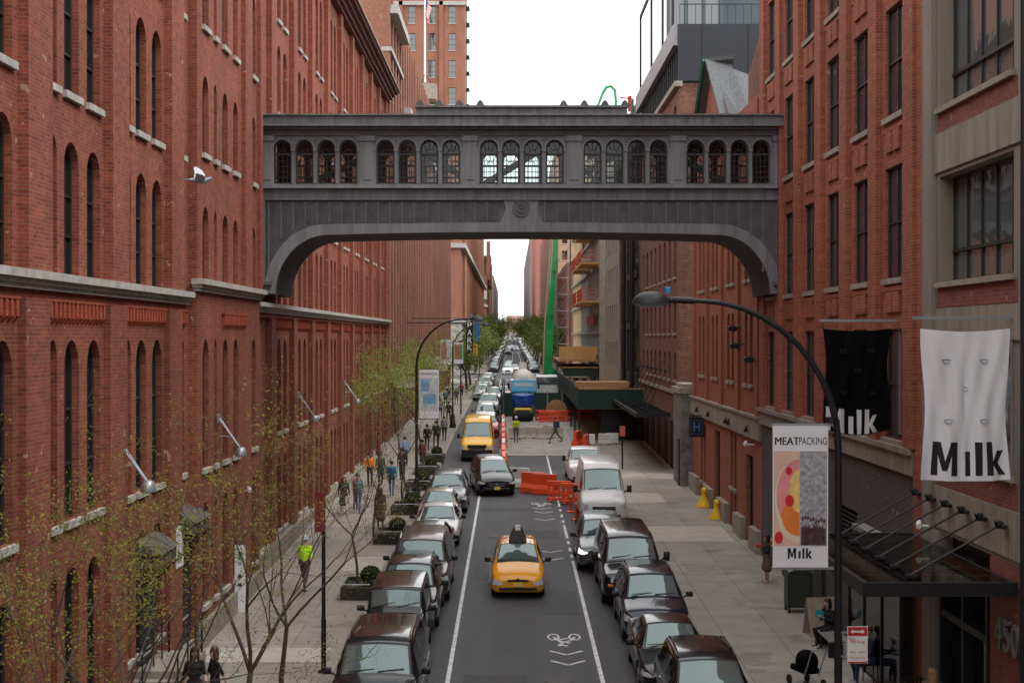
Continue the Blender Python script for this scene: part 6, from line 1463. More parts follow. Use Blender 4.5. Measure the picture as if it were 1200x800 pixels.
# sidewalk shed
t = thing('pavement_shed', 'green pavement shed on steel legs over the right pavement by the work site', 'shed', (7.1, 112, g(105)))
X = 4.7-7.1; X2 = 9.3-7.1
m = MB(); m.box(X, X2, -12, -11.9, 2.35, 3.75); m.box(X, X+.1, -11.89, 68, 2.35, 3.9); m.build('parapet', GREEN_P, t)
m = MB(); m.box(X+.11, X2, -11.89, 68, 2.3, 2.5); m.build('deck', PLY, t)
for k in range(12):
    for a in (X+.05, X2-.1): m = MB(); m.box(a, a+.12, -11.7+k*7, -11.55+k*7, .0, 2.29); m.build('leg', DARKM, t)
m = MB(); m.box(X2-2.9, X2-.2, -11, -10.9, 0, 2.28); m.build('dark_partition', DARKM, t)
m = MB(); m.box(X-.02, X2+.02, -12.05, -12.001, 3.68, 3.8); m.build('top_rail', pm('timber', (.38,.22,.11), .8, var=.2), t)
m = MB(); m.box(X-.1, X2-1, -12.0, -9, 3.82, 4.2); m.build('timber_stack', pm('timber', (.38,.22,.11)), t)
t = thing('plywood_shed', 'upper plywood platform with green skirt above the far work site', 'shed', (7.0, 152, g(150)+3.4))
m = MB(); m.box(-1.9, 2.2, 0, .15, 1.2, 2.6); m.build('plywood_panel', PLY, t)
m = MB(); m.box(-1.5, 2.3, -.1, -.01, -.6, .3); m.build('green_skirt', GREEN_P, t); m = MB(); m.box(-2.0, 2.3, -.3, 20, 1.0, 1.19); m.box(-1.5, 2.3, -.3, 20, .31, .42); m.build('deck', pm('timber', (.38,.22,.11)), t)
for k in range(5): m = MB(); m.tube([(-1.4+k*.9,0,-3.3),(-1.4+k*.9,0,-.61)], .07, 6); m.build('leg', GREYM, t)
for k in range(4): m = MB(); m.tube([(-1.4+k*.9,-.05,-2.9),(-.5+k*.9,-.05,-.7)], .05, 5); m.tube([(-.5+k*.9,-.05,-2.9),(-1.4+k*.9,-.05,-.7)], .05, 5); m.build('brace', GREYM, t)
t = thing('scaffold_tower', 'steel scaffold tower beside the concrete pump boom', 'scaffold', (5.6, 172, g(172)))
for a in (0, 1.6):
    for b in (0, 2): m = MB(); m.tube([(a,b,0),(a,b,19)], .06, 5); m.build('standard', GREYM, t)
m = MB(); [m.tube([(0,0,k*2),(1.6,0,k*2)], .05, 4) for k in range(1,10)]; [m.tube([(0,0,k*2),(1.6,0,k*2+2)], .04, 4) for k in range(1,9)]; m.build('ledger', GREYM, t)
# orange barriers
def barrier(label, x, y, rz, mat, group='plastic barriers around the work site', L=1.9, h=1.05, solid=False):
    t = thing('plastic_barrier', label, 'barrier', (x, y, g(y)+.035), rz, group)
    m = MB()
    if solid: m.prism([(-.28,0),(.28,0),(.26,.25),(.12,.45),(.10,h),(-.10,h),(-.12,.45),(-.26,.25)], lambda u, v, d: (d, u, v), -L/2, L/2)
    else:
        m.rbox((0,0,h-.12), (L,.12,.24), .03); m.rbox((0,0,.42), (L,.12,.2), .03)
        for k in range(5): m.rbox((-L/2+.1+k*(L-.2)/4,0,h*.5), (.12,.11,h-.2), .02)
        m.rbox((0,0,.12), (L,.2,.14), .03)
    m.build('body', mat, t)
    m = MB(); [m.rbox((a,0,.04), (.12,.55,.08), .02) for a in (-L/2+.2, L/2-.2)]; m.build('feet', mat, t)
    return t
WB = pm('barrier_white', (.68,.66,.62), .5, var=.15)
bl = [(607,565,1,'white plastic barrier next to the black minivan cab'),(625,571,0,'orange barrier joined to the white one'),(638,573,0,'orange barrier, third from the minivan'),(655,582,0,'orange barrier nearest the lane dashes'),(672,585,0,'orange barrier at the pickup truck corner')]
for i, (px, py, wh, lb) in enumerate(bl):
    Y = gY(py+6); x = (px-VX)*Y/F; barrier(lb, x, Y, R(-22 if i < 3 else -5), WB if wh else ORANGE, L=1.25 if i < 3 else 1.2, h=1.0, solid=i < 3)
for i in range(9):
    Y = 78+i*4.3; barrier('%s barrier in the lengthwise line beside the lane, %s from the viewer' % ('orange' if i % 4 != 3 else 'white', ORD[i]), -.45-.03*i+.05, Y, R(90), ORANGE if i % 4 != 3 else WB, 'barriers in a line along the lane', L=4.1, h=1.0, solid=True)
for i, (px, c_) in enumerate(((643, ORANGE), (655, ORANGE), (662, RED))):
    barrier(('orange ladder shaped barrier in front of the hoarding, left one', 'orange ladder shaped barrier in front of the hoarding, right one', 'long red barrier lying before the hoarding')[i], (px-VX)*120/F, 120+i, 0, c_, L=1.7 if i < 2 else 5, h=.95)
barrier('orange barrier standing at the foot of the green pavement shed', 5.0, 95, R(80), ORANGE, L=1.9, h=1.0, solid=True)
barrier('orange barrier second from the shed foot', 4.6, 98, R(75), ORANGE, L=1.9, h=1.0, solid=True)
# red posts near barrier
for px, py in ((669, 600), (675, 609)):
    Y = gY(py); t = thing('delineator_post', 'slim red delineator post in front of the barriers, %s' % ('left' if px < 670 else 'right'), 'post', ((px-VX)*Y/F, Y, g(Y)+.01), 0, 'red delineator posts'); m = MB(); m.lathe([(.2,0),(.2,.04),(.05,.06),(.05,1.0),(.03,1.02)], n=12); m.build('post', ORANGE, t); m = MB(); m.lathe([(.056,.7),(.056,.8)], n=12); m.build('reflector', WHITE, t)
# jersey barriers (concrete)
CJ = pm('jersey_concrete', (.44,.40,.35), .9, var=.25, sc=2, bump=.2)
for i, (px, Y) in enumerate(((604, 103), (620, 103.6), (636, 103.2), (652, 103.8))):
    t = thing('concrete_barrier', 'pale concrete barrier across the work site, %s' % ('first from the worker', 'second from the worker', 'third, behind the man with a backpack', 'last, at the gap')[i], 'barrier', ((px-VX)*Y/F, Y, g(Y)+.03), R(2*i), 'concrete barriers'); m = MB(); m.prism([(-.3,0),(.3,0),(.28,.1),(.12,.32),(.08,.8),(-.08,.8),(-.12,.32),(-.28,.1)], lambda u, v, d: (d, u, v), -.5, .5); m.build('body', CJ, t)
    m = MB(); [m.box(q-.06,q+.06,-.34,-.302,0,.06) for q in (-.3,.3)]; m.build('lifting_slots', DARKM, t)
t = thing('concrete_block', 'lone tan concrete block near the shed entrance', 'block', (2.75, 104.5, g(104.5)+.03)); m = MB(); m.rbox((0,0,.45), (.8,.9,.9), .05); m.build('body', CJ, t)
# white signs
for i, px in enumerate((693, 708, 718)):
    Y = 97+i*.4; t = thing('site_sign_board', 'white site notice board leaning by the shed, %s' % ('left', 'middle', 'right')[i], 'sign', ((px-VX)*Y/F, Y, g(Y)+.14), 0, 'white site notices'); m = MB(); m.rbox((0,0,.42), (.8 if i else .5,.06,.7), .02); m.build('panel', WHITE, t); m = MB(); [m.box(q,q+.05,-.2,.2,0,.06) for q in (-.3,.2)]; m.build('feet', DARKM, t)
    if i == 1: text('SIDEWALK CLOSED', .7, .1, INK, t, (0,-.035,.6)); text('USE OTHER SIDE', .6, .09, INK, t, (0,-.035,.4))
# spoil, boards, pallets
t = thing('timber_pile', 'pile of tan timber boards near the pump truck', 'timber', (4.0, 131.5, g(131)))
for k in range(6): m = MB(); m.box(-1.2,1.2,-.4+.02*k,.3,.1+.22*k,.28+.22*k); m.build('board', PLY, t)
t = thing('cable_drum', 'round wooden cable drum by the right end of the red barrier', 'drum', (3.9, 122, g(122)+.03)); m = MB(); m.lathe([(.9,-.4),(.9,-.3),(.4,-.29),(.4,.29),(.9,.3),(.9,.4)], (0,0,.9), 18, 'y'); m.build('body', pm('timber', (.38,.22,.11)), t); m = MB(); m.lathe([(.12,-.45),(.12,.45)], (0,0,.9), 8, 'y'); m.build('hub', DARKM, t)
# mixer truck
t = thing('concrete_mixer_truck', 'concrete mixer truck with bright blue cab and white drum behind the hoarding', 'truck', (1.2, 138, g(138)))
BL = paint('truck_blue', (.02,.30,.55), 0, .3); DR = pm('drum_white', (.66,.62,.56), .5, var=.2, sc=2)
m = MB(); m.prism([(-1.2,1.0),(-1.25,1.9),(-.95,2.0),(-.7,2.95),(1.0,3.0),(1.0,1.0)], lambda u, v, d: (d, u, v), -1.2, 1.2); m.build('cab', BL, t)
m = MB(); m.add([(-.95,-.895,2.35),(.95,-.895,2.35),(.9,-.80,2.68),(-.9,-.80,2.68)], [(0,1,2,3)]); m.build('windscreen', CARGLASS, t)
m = MB(); m.box(-.6,.6,-1.3,-1.24,1.1,1.8); m.build('grille', CHROME, t); m = MB(); m.box(-1.2,1.2,-1.4,-1.0,.6,.95); m.build('bumper', PLASTIC, t)
for s_ in (-1,1):
    m = MB(); m.box(s_*.75-.17,s_*.75+.17,-1.29,-1.24,1.3,1.55); m.build('headlight', LAMP, t); m = MB(); m.rbox((s_*1.45,-.7,2.4), (.2,.1,.6), .03); m.build('wing_mirror', PLASTIC, t)
m = MB(); m.lathe([(.5,1.2),(.9,1.5),(1.15,2.8),(1.15,4.2),(.8,6.3),(.5,7.2)], (0,0,0), 20, 'y'); m.v = [(a,b,c+2.55+.05*b) for a,b,c in m.v]; m.build('drum', DR, t, smooth=50)
m = MB(); m.box(-1.1,1.1,1.01,8,.9,1.3); m.build('chassis', DARKM, t); m = MB(); m.prism([(-.5,0),(.5,0),(.35,1.2),(-.35,1.2)], lambda u, v, d: (u, 7.3+d, 3.3+v), 0, .7); m.build('hopper', DR, t)
for y in (-.4,4.6,6.0):
    for s_ in (-1,1): tm, rm = wheel_mesh(.5); w = ob('wheel', tm, t, (s_*1.05,y,.5)); ob('rim', rm, w)
# pump truck and boom
t = thing('concrete_pump', 'bright green concrete pump boom rising from a white truck and folding high above the skybridge', 'concrete pump', (3.6, 148, g(148)))
GB = paint('pump_green', (.0,.28,.07), 0, .35)
m = MB(); m.rbox((0,0,1.1), (2.5,8,.5), .05); m.build('chassis', DARKM, t); m = MB(); m.rbox((0,-3.3,2.2), (2.4,1.8,2.0), .2); m.build('cab', P_WHT, t); m = MB(); m.box(-1.05,1.05,-4.22,-4.19,2.2,2.95); m.build('windscreen', CARGLASS, t)
m = MB(); m.lathe([(.95,1.4),(1.0,2.2),(.6,2.9),(.55,3.6)], (.4,.3,0), 14); m.build('turret', GB, t)
def bm_(p, q, w0, w1, nm='boom_section'):
    m = MB(); m.tube([p, q], [w0*.72, w1*.72], 4, sq=True); return m.build(nm, GB, t)
bm_((.2,.3,3.2), (.5,.3,9.5), .85, .7); bm_((.5,.25,9.2), (1.25,.1,20.5), .66, .45); bm_((1.35,.1,20.3), (5.9,.1,32.3), .38, .26)
m = MB(); m.tube([(5.9,.1,32.3),(6.3,.1,33.0),(6.8,.1,33.1),(7.2,.1,32.7),(7.3,.1,31.6),(7.3,.1,24)], .16, 8); m.build('delivery_hose', GB, t)
m = MB(); m.tube([(-.35,.0,2.0),(-.05,.0,9.4),(.75,-.3,20.3)], .085, 6); m.build('concrete_pipe', pm('pipe_tan', (.45,.36,.26), .6), t)
for z in (5, 9.4, 14, 20.3): m = MB(); m.lathe([(.2,-.6),(.2,.6)], (.4+(z-4)*.055,.2,z), 10, 'y'); m.build('pivot', GB, t)
for s_ in (-1,1):
    for y in (-3,2,3.2): tm, rm = wheel_mesh(.5); w = ob('wheel', tm, t, (s_*1.1,y,.5)); ob('rim', rm, w)
# compactor with tarp
t = thing('compactor', 'yellow compactor machine under a blue tarp in front of the hoarding', 'compactor', (1.0, 121.5, g(121.5)+.03))
m = MB(); m.rbox((0,.4,.85), (1.5,1.9,.6), .12); m.build('body', YELLOW, t); m = MB(); m.box(-.5,.5,-.57,-.53,.66,.95); m.build('grille', BLACK, t); m = MB(); m.lathe([(.42,-.7),(.45,-.65),(.45,.65),(.42,.7)], (0,-.55,.45), 20, 'x'); m.build('roller', BLACK, t)
def tarp(m):
    rr = random.Random(2); n = 8
    vs = []
    for j in range(5):
        for i in range(n*2):
            a = 2*PI*i/(n*2); r_ = (.75, .95, 1.0, 1.0, .4)[j]*(1+.08*math.sin(a*5+j)); z = (1.15,1.45,1.8,2.2,2.35)[j]; vs.append((r_*math.cos(a)*1.0, .5+r_*math.sin(a)*.9, z+.05*math.sin(a*3+j)))
    N = n*2; m.add(vs, [(j*N+i, j*N+(i+1)%N, (j+1)*N+(i+1)%N, (j+1)*N+i) for j in range(4) for i in range(N)]+[tuple(range(4*N,5*N))])
m = MB(); tarp(m); m.build('tarp', pm('blue_tarp', (.02,.08,.36), .5, var=.2, sc=3), t)
for s_ in (-1,1): m = MB(); m.lathe([(.4,-.15),(.42,0),(.4,.15)], (s_*.75,1.1,.42), 16, 'x'); m.build('wheel', BLACK, t)
# crane hint far off on roof (red jib)
t = thing('roof_crane', 'small red crane on the roof right of the skybridge centre', 'crane', W(738, 131, 110)); m = MB(); m.tube([(0,0,0),(0,0,1.2)], .15, 6); m.build('mast', RED, t); m = MB(); m.tube([(-.8,0,1.1),(.3,0,.95)], .06, 5); m.build('jib', RED, t)

# ---------------- trees ----------------
def tree(label, x, y, h, seed, leaf, nleaf, mat, group, spread=.5, trunk=.09, fork=.28, gz=None, lsz=.07, bare=0, name='street_tree', lean=0, depth=4, clump=.25):
    rr = random.Random(seed); gz = g(y)+.13 if gz is None else gz
    t = thing(name, label, 'tree', (x, y, gz), 0, group); m = MB(); tips = []
    def grow(p, d, L, r, lev):
        n = 4 if lev < 3 else 3; pts = [p]; dd = d.copy(); rs = [r]; r1 = r*(.62 if lev < depth else .35)
        for i in range(n):
            dd = (dd+Vector((rr.uniform(-1,1), rr.uniform(-1,1), rr.uniform(-.35,.55)))*.14).normalized(); p = p+dd*L/n; pts.append(p); rs.append(r+(r1-r)*(i+1)/n)
            if lev >= (3 if depth > 4 else 2): tips.append(p)
        m.tube(pts, rs, 7 if lev < 2 else (5 if lev < 3 else 3), caps=lev == 0)
        if lev >= 3 and depth > 4 and rr.random() < .5:
            e = p+Vector((rr.uniform(-1,1), rr.uniform(-1,1), rr.uniform(-.2,1)))*.35; m.tube([p, (p+e)/2+Vector((0,0,.04)), e], [r1, .004, .002], 3, caps=False); tips.append(e)
        if lev >= depth: return
        k = rr.choice((2,3,3)) if lev else rr.choice((3,4)); a0 = rr.uniform(0, 2*PI)
        for j in range(k):
            a = a0+2*PI*j/k+rr.uniform(-.5,.5); up = .55 if lev == 0 else .38
            o = dd.orthogonal().normalized(); o = Matrix.Rotation(a, 3, dd) @ o
            nd = (dd*(1-spread*.55)+o*spread*rr.uniform(.7,1.2)+Vector((0,0,up*.35))).normalized()
            base = pts[-1] if j == 0 or lev == 0 else pts[rr.choice((2,3,-1))]
            if lev and j == 0: nd = (dd+o*.25).normalized()
            grow(base, nd, L*rr.uniform(.62,.85)*(1.0 if lev else 1.0), r1*rr.uniform(.62,.82), lev+1)
    L0 = h*fork; grow(Vector((0,0,-.1)), Vector((lean,0,1)).normalized(), L0, trunk, 0)
    zm = max(p.z for p in tips); sc = h/zm
    m.v = [(v[0]*(.5+.5*sc), v[1]*(.5+.5*sc), v[2]*sc) for v in m.v]; tips = [Vector((p.x*(.5+.5*sc), p.y*(.5+.5*sc), p.z*sc)) for p in tips]
    m.build('trunk', BARK, t)
    c = MB()
    for i in range(nleaf):
        p = rr.choice(tips); q = p+Vector((rr.gauss(0,clump), rr.gauss(0,clump), rr.gauss(0,clump*.8)))
        for _ in range(leaf):
            s = lsz*rr.uniform(.6,1.3); a = Vector((rr.gauss(0,1), rr.gauss(0,1), rr.gauss(0,1))).normalized(); b = a.orthogonal().normalized()*s*.55; a = a*s
            e = q+Vector((rr.uniform(-.12,.12), rr.uniform(-.12,.12), rr.uniform(-.1,.1))); c.add([e-a*.5, e+b*.5, e+a*.5, e-b*.5], [(0,1,2,3)])
    c.build('crown', mat, t); return t
LY = leafmat('young_leaf', (.25,.24,.05)); LG = leafmat('spring_leaf', (.22,.25,.055)); LF = leafmat('far_leaf', (.16,.20,.055))
GT = 'slender trees along the left pavement'
tree('bare twigged tree with yellow green buds at the bottom left corner', -5.3, 17.2, 8.6, 11, 6, 1500, LY, GT, .62, .085, .30, lsz=.038, clump=.07, depth=5)
tree('budding tree left of the two women, its branches over the brick steps', -5.9, 22.0, 8.0, 23, 6, 1150, LY, GT, .62, .08, .30, lsz=.038, clump=.07, depth=5)
tree('forked budding tree behind the two women in black', -5.15, 27.0, 7.6, 5, 6, 600, LY, GT, .62, .085, .30, lsz=.038, clump=.07, depth=5)
tree('straight trunked budding tree beside the dark red sign post', -5.0, 31.2, 7.4, 8, 6, 260, LY, GT, .6, .08, .38, lsz=.038, clump=.07, depth=5)
PLW = pm('planter_wood', (.035,.03,.026), .8, var=.3, sc=6); SOIL = pm('soil', (.05,.038,.028), .95, var=.4, sc=9)
def planter(y, label, x=-4.75, w=1.3, d=2.2, bush=True, lb2=''):
    gz = g(y)+.13; t = thing('planter', label, 'planter', (x, y, gz), 0, 'tree pit planters on the left pavement')
    m = MB(); m.box(-w/2, w/2, -d/2, -d/2+.06, 0, .38); m.box(-w/2, w/2, d/2-.06, d/2, 0, .38); m.box(-w/2, -w/2+.06, -d/2+.061, d/2-.061, 0, .38); m.box(w/2-.06, w/2, -d/2+.061, d/2-.061, 0, .38); m.build('box', PLW, t)
    m = MB(); m.box(-w/2+.061, w/2-.061, -d/2+.061, d/2-.061, 0, .26); m.build('soil', SOIL, t)
    m = MB(); [m.tube([(-w/2+.03, s, .48), (w/2-.03, s, .48)], .02, 5) for s in (-d/2+.03, d/2-.03)]; m.build('rail', GREYM, t)
    if bush:
        s_ = thing('shrub', 'small dark shrub in the %s' % lb2, 'shrub', (x+.2, y+.1, gz+.26), 0, 'shrubs in the planters'); rr = random.Random(int(y)); c = MB()
        for i in range(900):
            u = Vector((rr.gauss(0,1), rr.gauss(0,1), rr.gauss(0,1))).normalized()*rr.uniform(.5,1)**.4; q = Vector((u.x*.34, u.y*.4, .33+u.z*.3)); a = Vector((rr.gauss(0,1), rr.gauss(0,1), rr.gauss(0,1))).normalized(); b = a.orthogonal().normalized()*.03; a = a*.05; c.add([q-a,q+b,q+a,q-b], [(0,1,2,3)])
        c.build('foliage', leafmat('shrub_leaf', (.045,.06,.022)), s_); c = MB(); c.tube([(0,0,0),(0,0,.4)], .03, 5); c.build('stem', BARK, s_)
for y, nm, h_ in ((46.0,'planter nearest the viewer',6.6),(56.8,'second planter, beside the brown SUV',6.2),(64.8,'third planter, behind the white sedan',5.8),(73.5,'fourth planter, beyond the lamp post',6.2),(80.5,'fifth planter',6.2),(87,'sixth planter, near the yellow van',6.4)):
    planter(y, 'dark timber tree pit box, %s' % nm, lb2=nm)
i = 0
for y, h_, nl, mt, lb in ((46.3,6.2,260,LY,'thin budding tree in the nearest planter'),(57.0,6.4,260,LY,'thin budding tree in the second planter'),(65.0,6.6,420,LG,'slender tree in the third planter'),(74,7.4,950,LG,'leafy young tree just beyond the lamp post'),(81,7.6,950,LG,'leafy young tree second beyond the lamp post'),(88,7.6,950,LG,'leafy young tree level with the yellow van'),(97,7.8,950,LG,'leafy young tree behind the yellow van'),(107,7.8,950,LG,'leafy young tree before the parking sign')):
    tree(lb, -5.0-(i % 2)*.5, y, h_, 40+i, 3, nl, mt, GT, .58, .06, .36, lsz=.06 if y < 70 else .12, clump=.13 if y < 70 else .3, depth=5 if y < 70 else 4); i += 1
# larger trees in the far blocks
GF = 'street trees beyond the avenue'
FT = ((-5.6,180,9),(-5.6,196,9.5),(-6.2,246,13),(-6.4,262,14),(-6.2,280,14),(-6.2,300,15),(-6.5,322,16),(-6,345,16),(-6,375,17),(-5.5,410,18),(6.4,250,11),(6.2,264,13),(6.3,282,14),(6.3,302,15),(6,325,16),(6,350,17),(6,385,18),(-4.5,440,18),(5.2,430,18),(-4,500,22),(4.6,505,22),(-4,560,24),(4.4,570,24))
for i, (x, y, h_) in enumerate(FT):
    tree('spring green street tree %s' % ('on the left pavement, %s before the avenue' % ('first' if y < 190 else 'second') if y < 200 else '%s of the %s row beyond the avenue' % (ORD[[q for q in FT if (q[0] < 0) == (x < 0) and q[1] > 200].index((x, y, h_))], 'left' if x < 0 else 'right')), x, y, h_*(.62 if y < 400 else .5), 90+i, 3, 1300, LF, GF if y > 200 else 'street trees before the avenue', .75, .16, .25, lsz=.42 if y > 200 else .26, depth=3, clump=.9 if y > 200 else .6, name='street_tree')
m = MB(); t = thing('shrub', 'rooftop shrub on the distant turreted block', 'shrub', (-10, 500, 24)); rr = random.Random(4); c = MB()
for i in range(300):
    q = Vector((rr.gauss(0,1.2), rr.gauss(0,1), abs(rr.gauss(0,1.2)))); a = Vector((rr.gauss(0,1), rr.gauss(0,1), rr.gauss(0,1))).normalized()*.4; b = a.orthogonal().normalized()*.3; c.add([q-a,q+b,q+a,q-b], [(0,1,2,3)])
c.build('foliage', LF, t); c = MB(); c.tube([(0,0,-3),(0,0,.5)], .1, 5); c.build('stem', BARK, t)
# ---------------- people ----------------
SK = [pm('skin_light', (.56,.36,.27), .6, var=.04), pm('skin_mid', (.36,.2,.13), .6, var=.04), pm('skin_dark', (.14,.075,.05), .6, var=.04)]
def cl(n, c): return pm('cloth_'+n, c, .85, var=.12, sc=8)
HAIR = {'black': pm('hair_black', (.012,.010,.010), .5, var=.3, sc=30), 'brown': pm('hair_brown', (.07,.035,.02), .5, var=.3, sc=30), 'blond': pm('hair_blond', (.42,.26,.12), .5, var=.3, sc=30), 'grey': pm('hair_grey', (.3,.29,.28), .5, var=.2, sc=30)}
def V(*a): return Vector(a)
def person(label, x, y, rz=0, pose='stand', skin=0, top=(.05,.05,.06), legs=(.03,.03,.04), shoes=(.03,.03,.03), hair='black', long_hair=False, h=1.7, skirt=None, hat=None, bag=None, arms='down', gz=None, vox=.017, group=None, seed=0, sleeves=True, barelegs=False, coat=0, slim=1.0):
    rr = random.Random(seed+17); caps = []; Sx = .93 if slim < 1 else 1.0
    def c(a, b, r0, r1, z): caps.append((Vector(a), Vector(b), r0, r1, z))
    sit = pose == 'sit'; hz = .50 if sit else .93; dz = hz-.93
    st = .0 if pose in ('stand','sit') else .26; ph = 1 if seed % 2 else -1
    TOP, LEG, SHOE, SKIN = 0, 1, 2, 3; legm = SKIN if barelegs else LEG
    # torso and neck
    lean = .10 if pose == 'lean' or sit else (.03 if pose == 'walk' else 0)
    def T(px, py, pz): return V(px*Sx, py-lean*(pz-.93)*1.2, pz+dz)
    c(T(-.075,0,.95), T(.075,0,.95), .115*Sx, .115*Sx, LEG if not coat else TOP)
    c(T(0,0,1.02), T(0,0,1.2), .118*Sx, .13*Sx, TOP); c(T(-.07,-.01,1.16), T(.07,-.01,1.16), .11, .11, TOP); c(T(-.09,-.01,1.3), T(.09,-.01,1.3), .105, .105, TOP)
    c(T(-.155,0,1.405), T(.155,0,1.405), .062, .062, TOP); c(T(0,.01,1.40), T(0,-.01,1.52), .055, .05, SKIN)
    HC = T(0,-.02,1.62); c(HC+V(0,.012,.02), HC+V(0,.008,.03), .092, .088, SKIN); c(HC+V(0,-.03,-.05), HC+V(0,-.045,-.072), .055, .042, SKIN)
    c(HC+V(0,-.09,.005), HC+V(0,-.108,-.022), .010, .015, SKIN)
    for s in (-1,1): c(HC+V(s*.088,.01,.01), HC+V(s*.09,.015,-.03), .012, .010, SKIN)
    hands = []
    for s in (-1,1):
        hip = T(s*.095,0,.90)
        if sit: kn = hip+V(s*.05,-.44,.0); an = kn+V(0,-.02 if s > 0 else .08,-.42)
        else:
            sw = st*s*ph; kn = hip+V(s*.01,-sw*.9-(.03 if sw > 0 else 0),-.41); an = V(s*.10,-sw*1.5+(.08 if sw < 0 else 0),.09+(.06 if sw < 0 else 0))
        c(hip, kn, .088*Sx, .058, LEG if (coat or not barelegs) else legm); c(kn, an+V(0,0,.16), .056, .046, legm); c(an+V(0,0,.16), an, .044, .036, legm)
        c(an+V(0,.02,-.045), an+V(s*.015,-.15,-.055), .038, .032, SHOE)
        sh = T(s*.185,0,1.40)
        if arms == 'down': el = sh+V(s*.05,.03-.1*s*ph*(1 if st else 0),-.28); wr_ = el+V(s*.01,-.05-.14*s*ph*(1 if st else 0),-.24)
        elif arms == 'front': el = sh+V(s*.03,-.02,-.28); wr_ = el+V(-s*.09,-.22,.04)
        elif arms == 'read': el = sh+V(s*.03,-.06,-.27); wr_ = el+V(-s*.12,-.17,.10)
        elif arms == 'hold': el = sh+V(s*.03,-.10,-.26); wr_ = el+V(-s*.10,-.20,.0)
        elif arms == 'hips': el = sh+V(s*.18,.04,-.22); wr_ = el+V(-s*.13,-.08,-.16)
        c(sh, el, .052, .042, TOP); c(el, wr_, .040, .028, TOP if sleeves else SKIN)
        d = (wr_-el).normalized(); sd = d.cross(V(0,-1,0) if abs(d.y) < .8 else V(0,0,1)).normalized(); nm = d.cross(sd)
        c(wr_, wr_+d*.075, .026, .032, SKIN); c(wr_+d*.045+sd*.014, wr_+d*.07-sd*.014, .026, .026, SKIN)
        for k, (o, l) in enumerate(((-.030,.062),(-.010,.072),(.011,.068),(.031,.054))):
            b0 = wr_+d*.085+sd*o; b1 = b0+d*l*.55+nm*.006; c(b0, b1, .0105, .0095, SKIN); c(b1, b1+d*l*.42+nm*.02, .0095, .008, SKIN)
        b0 = wr_+d*.03-sd*.03*1; c(b0, b0-sd*.03+d*.035+nm*.01, .0125, .010, SKIN); hands.append(wr_+d*.1)
    if coat or skirt:
        bz = hz-.42 if not sit else hz
        if not sit:
            for i in range(5):
                u = i/4; z1 = .98-(.98-(.48 if coat else .55))*u; rr_ = .125+.06*u
                c(V(-.05,0,z1), V(.05,0,z1), rr_, rr_, TOP if coat else 4)
    m = MB()
    for a, b, r0, r1, z in caps:
        d = b-a; L = d.length; n = 12
        if L < 1e-5: d = V(0,0,1)
        q = d.normalized().to_track_quat('Z','Y').to_matrix(); vs = []; prof = []
        for i in range(0, 4): t_ = -PI/2+PI/2*i/4; prof.append((r0*math.cos(t_) if i else .0, r0*math.sin(t_)))
        prof.append((r0, 0)); prof.append((r1, L))
        for i in range(1, 5): t_ = PI/2*i/4; prof.append((r1*math.cos(t_) if i < 4 else .0, L+r1*math.sin(t_)))
        prof = [(max(p, 1e-4), z_) for p, z_ in prof]
        for p, z_ in prof:
            for k in range(n): w = 2*PI*k/n; vs.append(a+q @ V(p*math.cos(w), p*math.sin(w), z_))
        M_ = len(prof); fs = [(i*n+k, i*n+(k+1)%n, (i+1)*n+(k+1)%n, (i+1)*n+k) for i in range(M_-1) for k in range(n)]+[tuple(range(n))[::-1], tuple(range((M_-1)*n, M_*n))]
        m.add(vs, fs)
    me = m.mesh('body', SK[skin]); o = ob('tmp', me); md = o.modifiers.new('r', 'REMESH'); md.mode = 'VOXEL'; md.voxel_size = vox
    ms = o.modifiers.new('s', 'SMOOTH'); ms.factor = .5; ms.iterations = 2
    dg = bpy.context.evaluated_depsgraph_get(); dg.update(); bm_e = bpy.data.meshes.new_from_object(o.evaluated_get(dg)); bpy.data.objects.remove(o)
    bm_e.name = 'body'; bm_e.materials.clear()
    mats = [cl('%.3f_%.3f_%.3f' % top, top), cl('%.3f_%.3f_%.3f' % legs, legs), cl('%.3f_%.3f_%.3f' % shoes, shoes), SK[skin], cl('%.3f_%.3f_%.3f' % (skirt or top), skirt or top)]
    for q in mats: bm_e.materials.append(q)
    import numpy as np
    P = np.array([tuple(p.center) for p in bm_e.polygons]); best = np.full(len(P), 1e9); zi = np.zeros(len(P), int)
    for a, b, r0, r1, z in caps:
        a_, d_ = np.array(a), np.array(b-a); L2_ = max(1e-9, float(d_@d_)); tt = np.clip(((P-a_)@d_)/L2_, 0, 1); ds = np.linalg.norm(P-a_-tt[:,None]*d_, axis=1)-(r0+(r1-r0)*tt)
        k = ds < best; best[k] = ds[k]; zi[k] = z
    if len(P): bm_e.polygons.foreach_set('material_index', zi.astype('int32')); bm_e.polygons.foreach_set('use_smooth', [True]*len(P))
    s_ = h/1.72
    t = thing('person', label, 'person', (x, y, g(y)+.13 if gz is None else gz), rz, group); t.scale = (s_, s_, s_)
    body = ob('body', bm_e, t)
    # hair, eyes, mouth, hat
    if not hat or long_hair:
        m = MB(); m.ell(HC+V(0,.028,.045), (.102,.105,.098), 14, 9)
        if long_hair:
            m.ell(HC+V(0,.075,-.07), (.105,.06,.17), 12, 8); m.ell(HC+V(-.085,.02,-.06), (.03,.05,.14), 8, 6); m.ell(HC+V(.085,.02,-.06), (.03,.05,.14), 8, 6)
        m.build('hair', HAIR[hair], t, smooth=80)
    if hat:
        m = MB(); m.lathe([(.125,0),(.118,.015),(.105,.03),(.10,.08),(.07,.12),(.01,.135)], tuple(HC+V(0,.0,.035)), 16); m.ell(HC+V(0,-.09,.045), (.07,.06,.008), 10, 4); m.build('hat', cl('hat%.2f%.2f%.2f' % hat, hat), t, smooth=50)
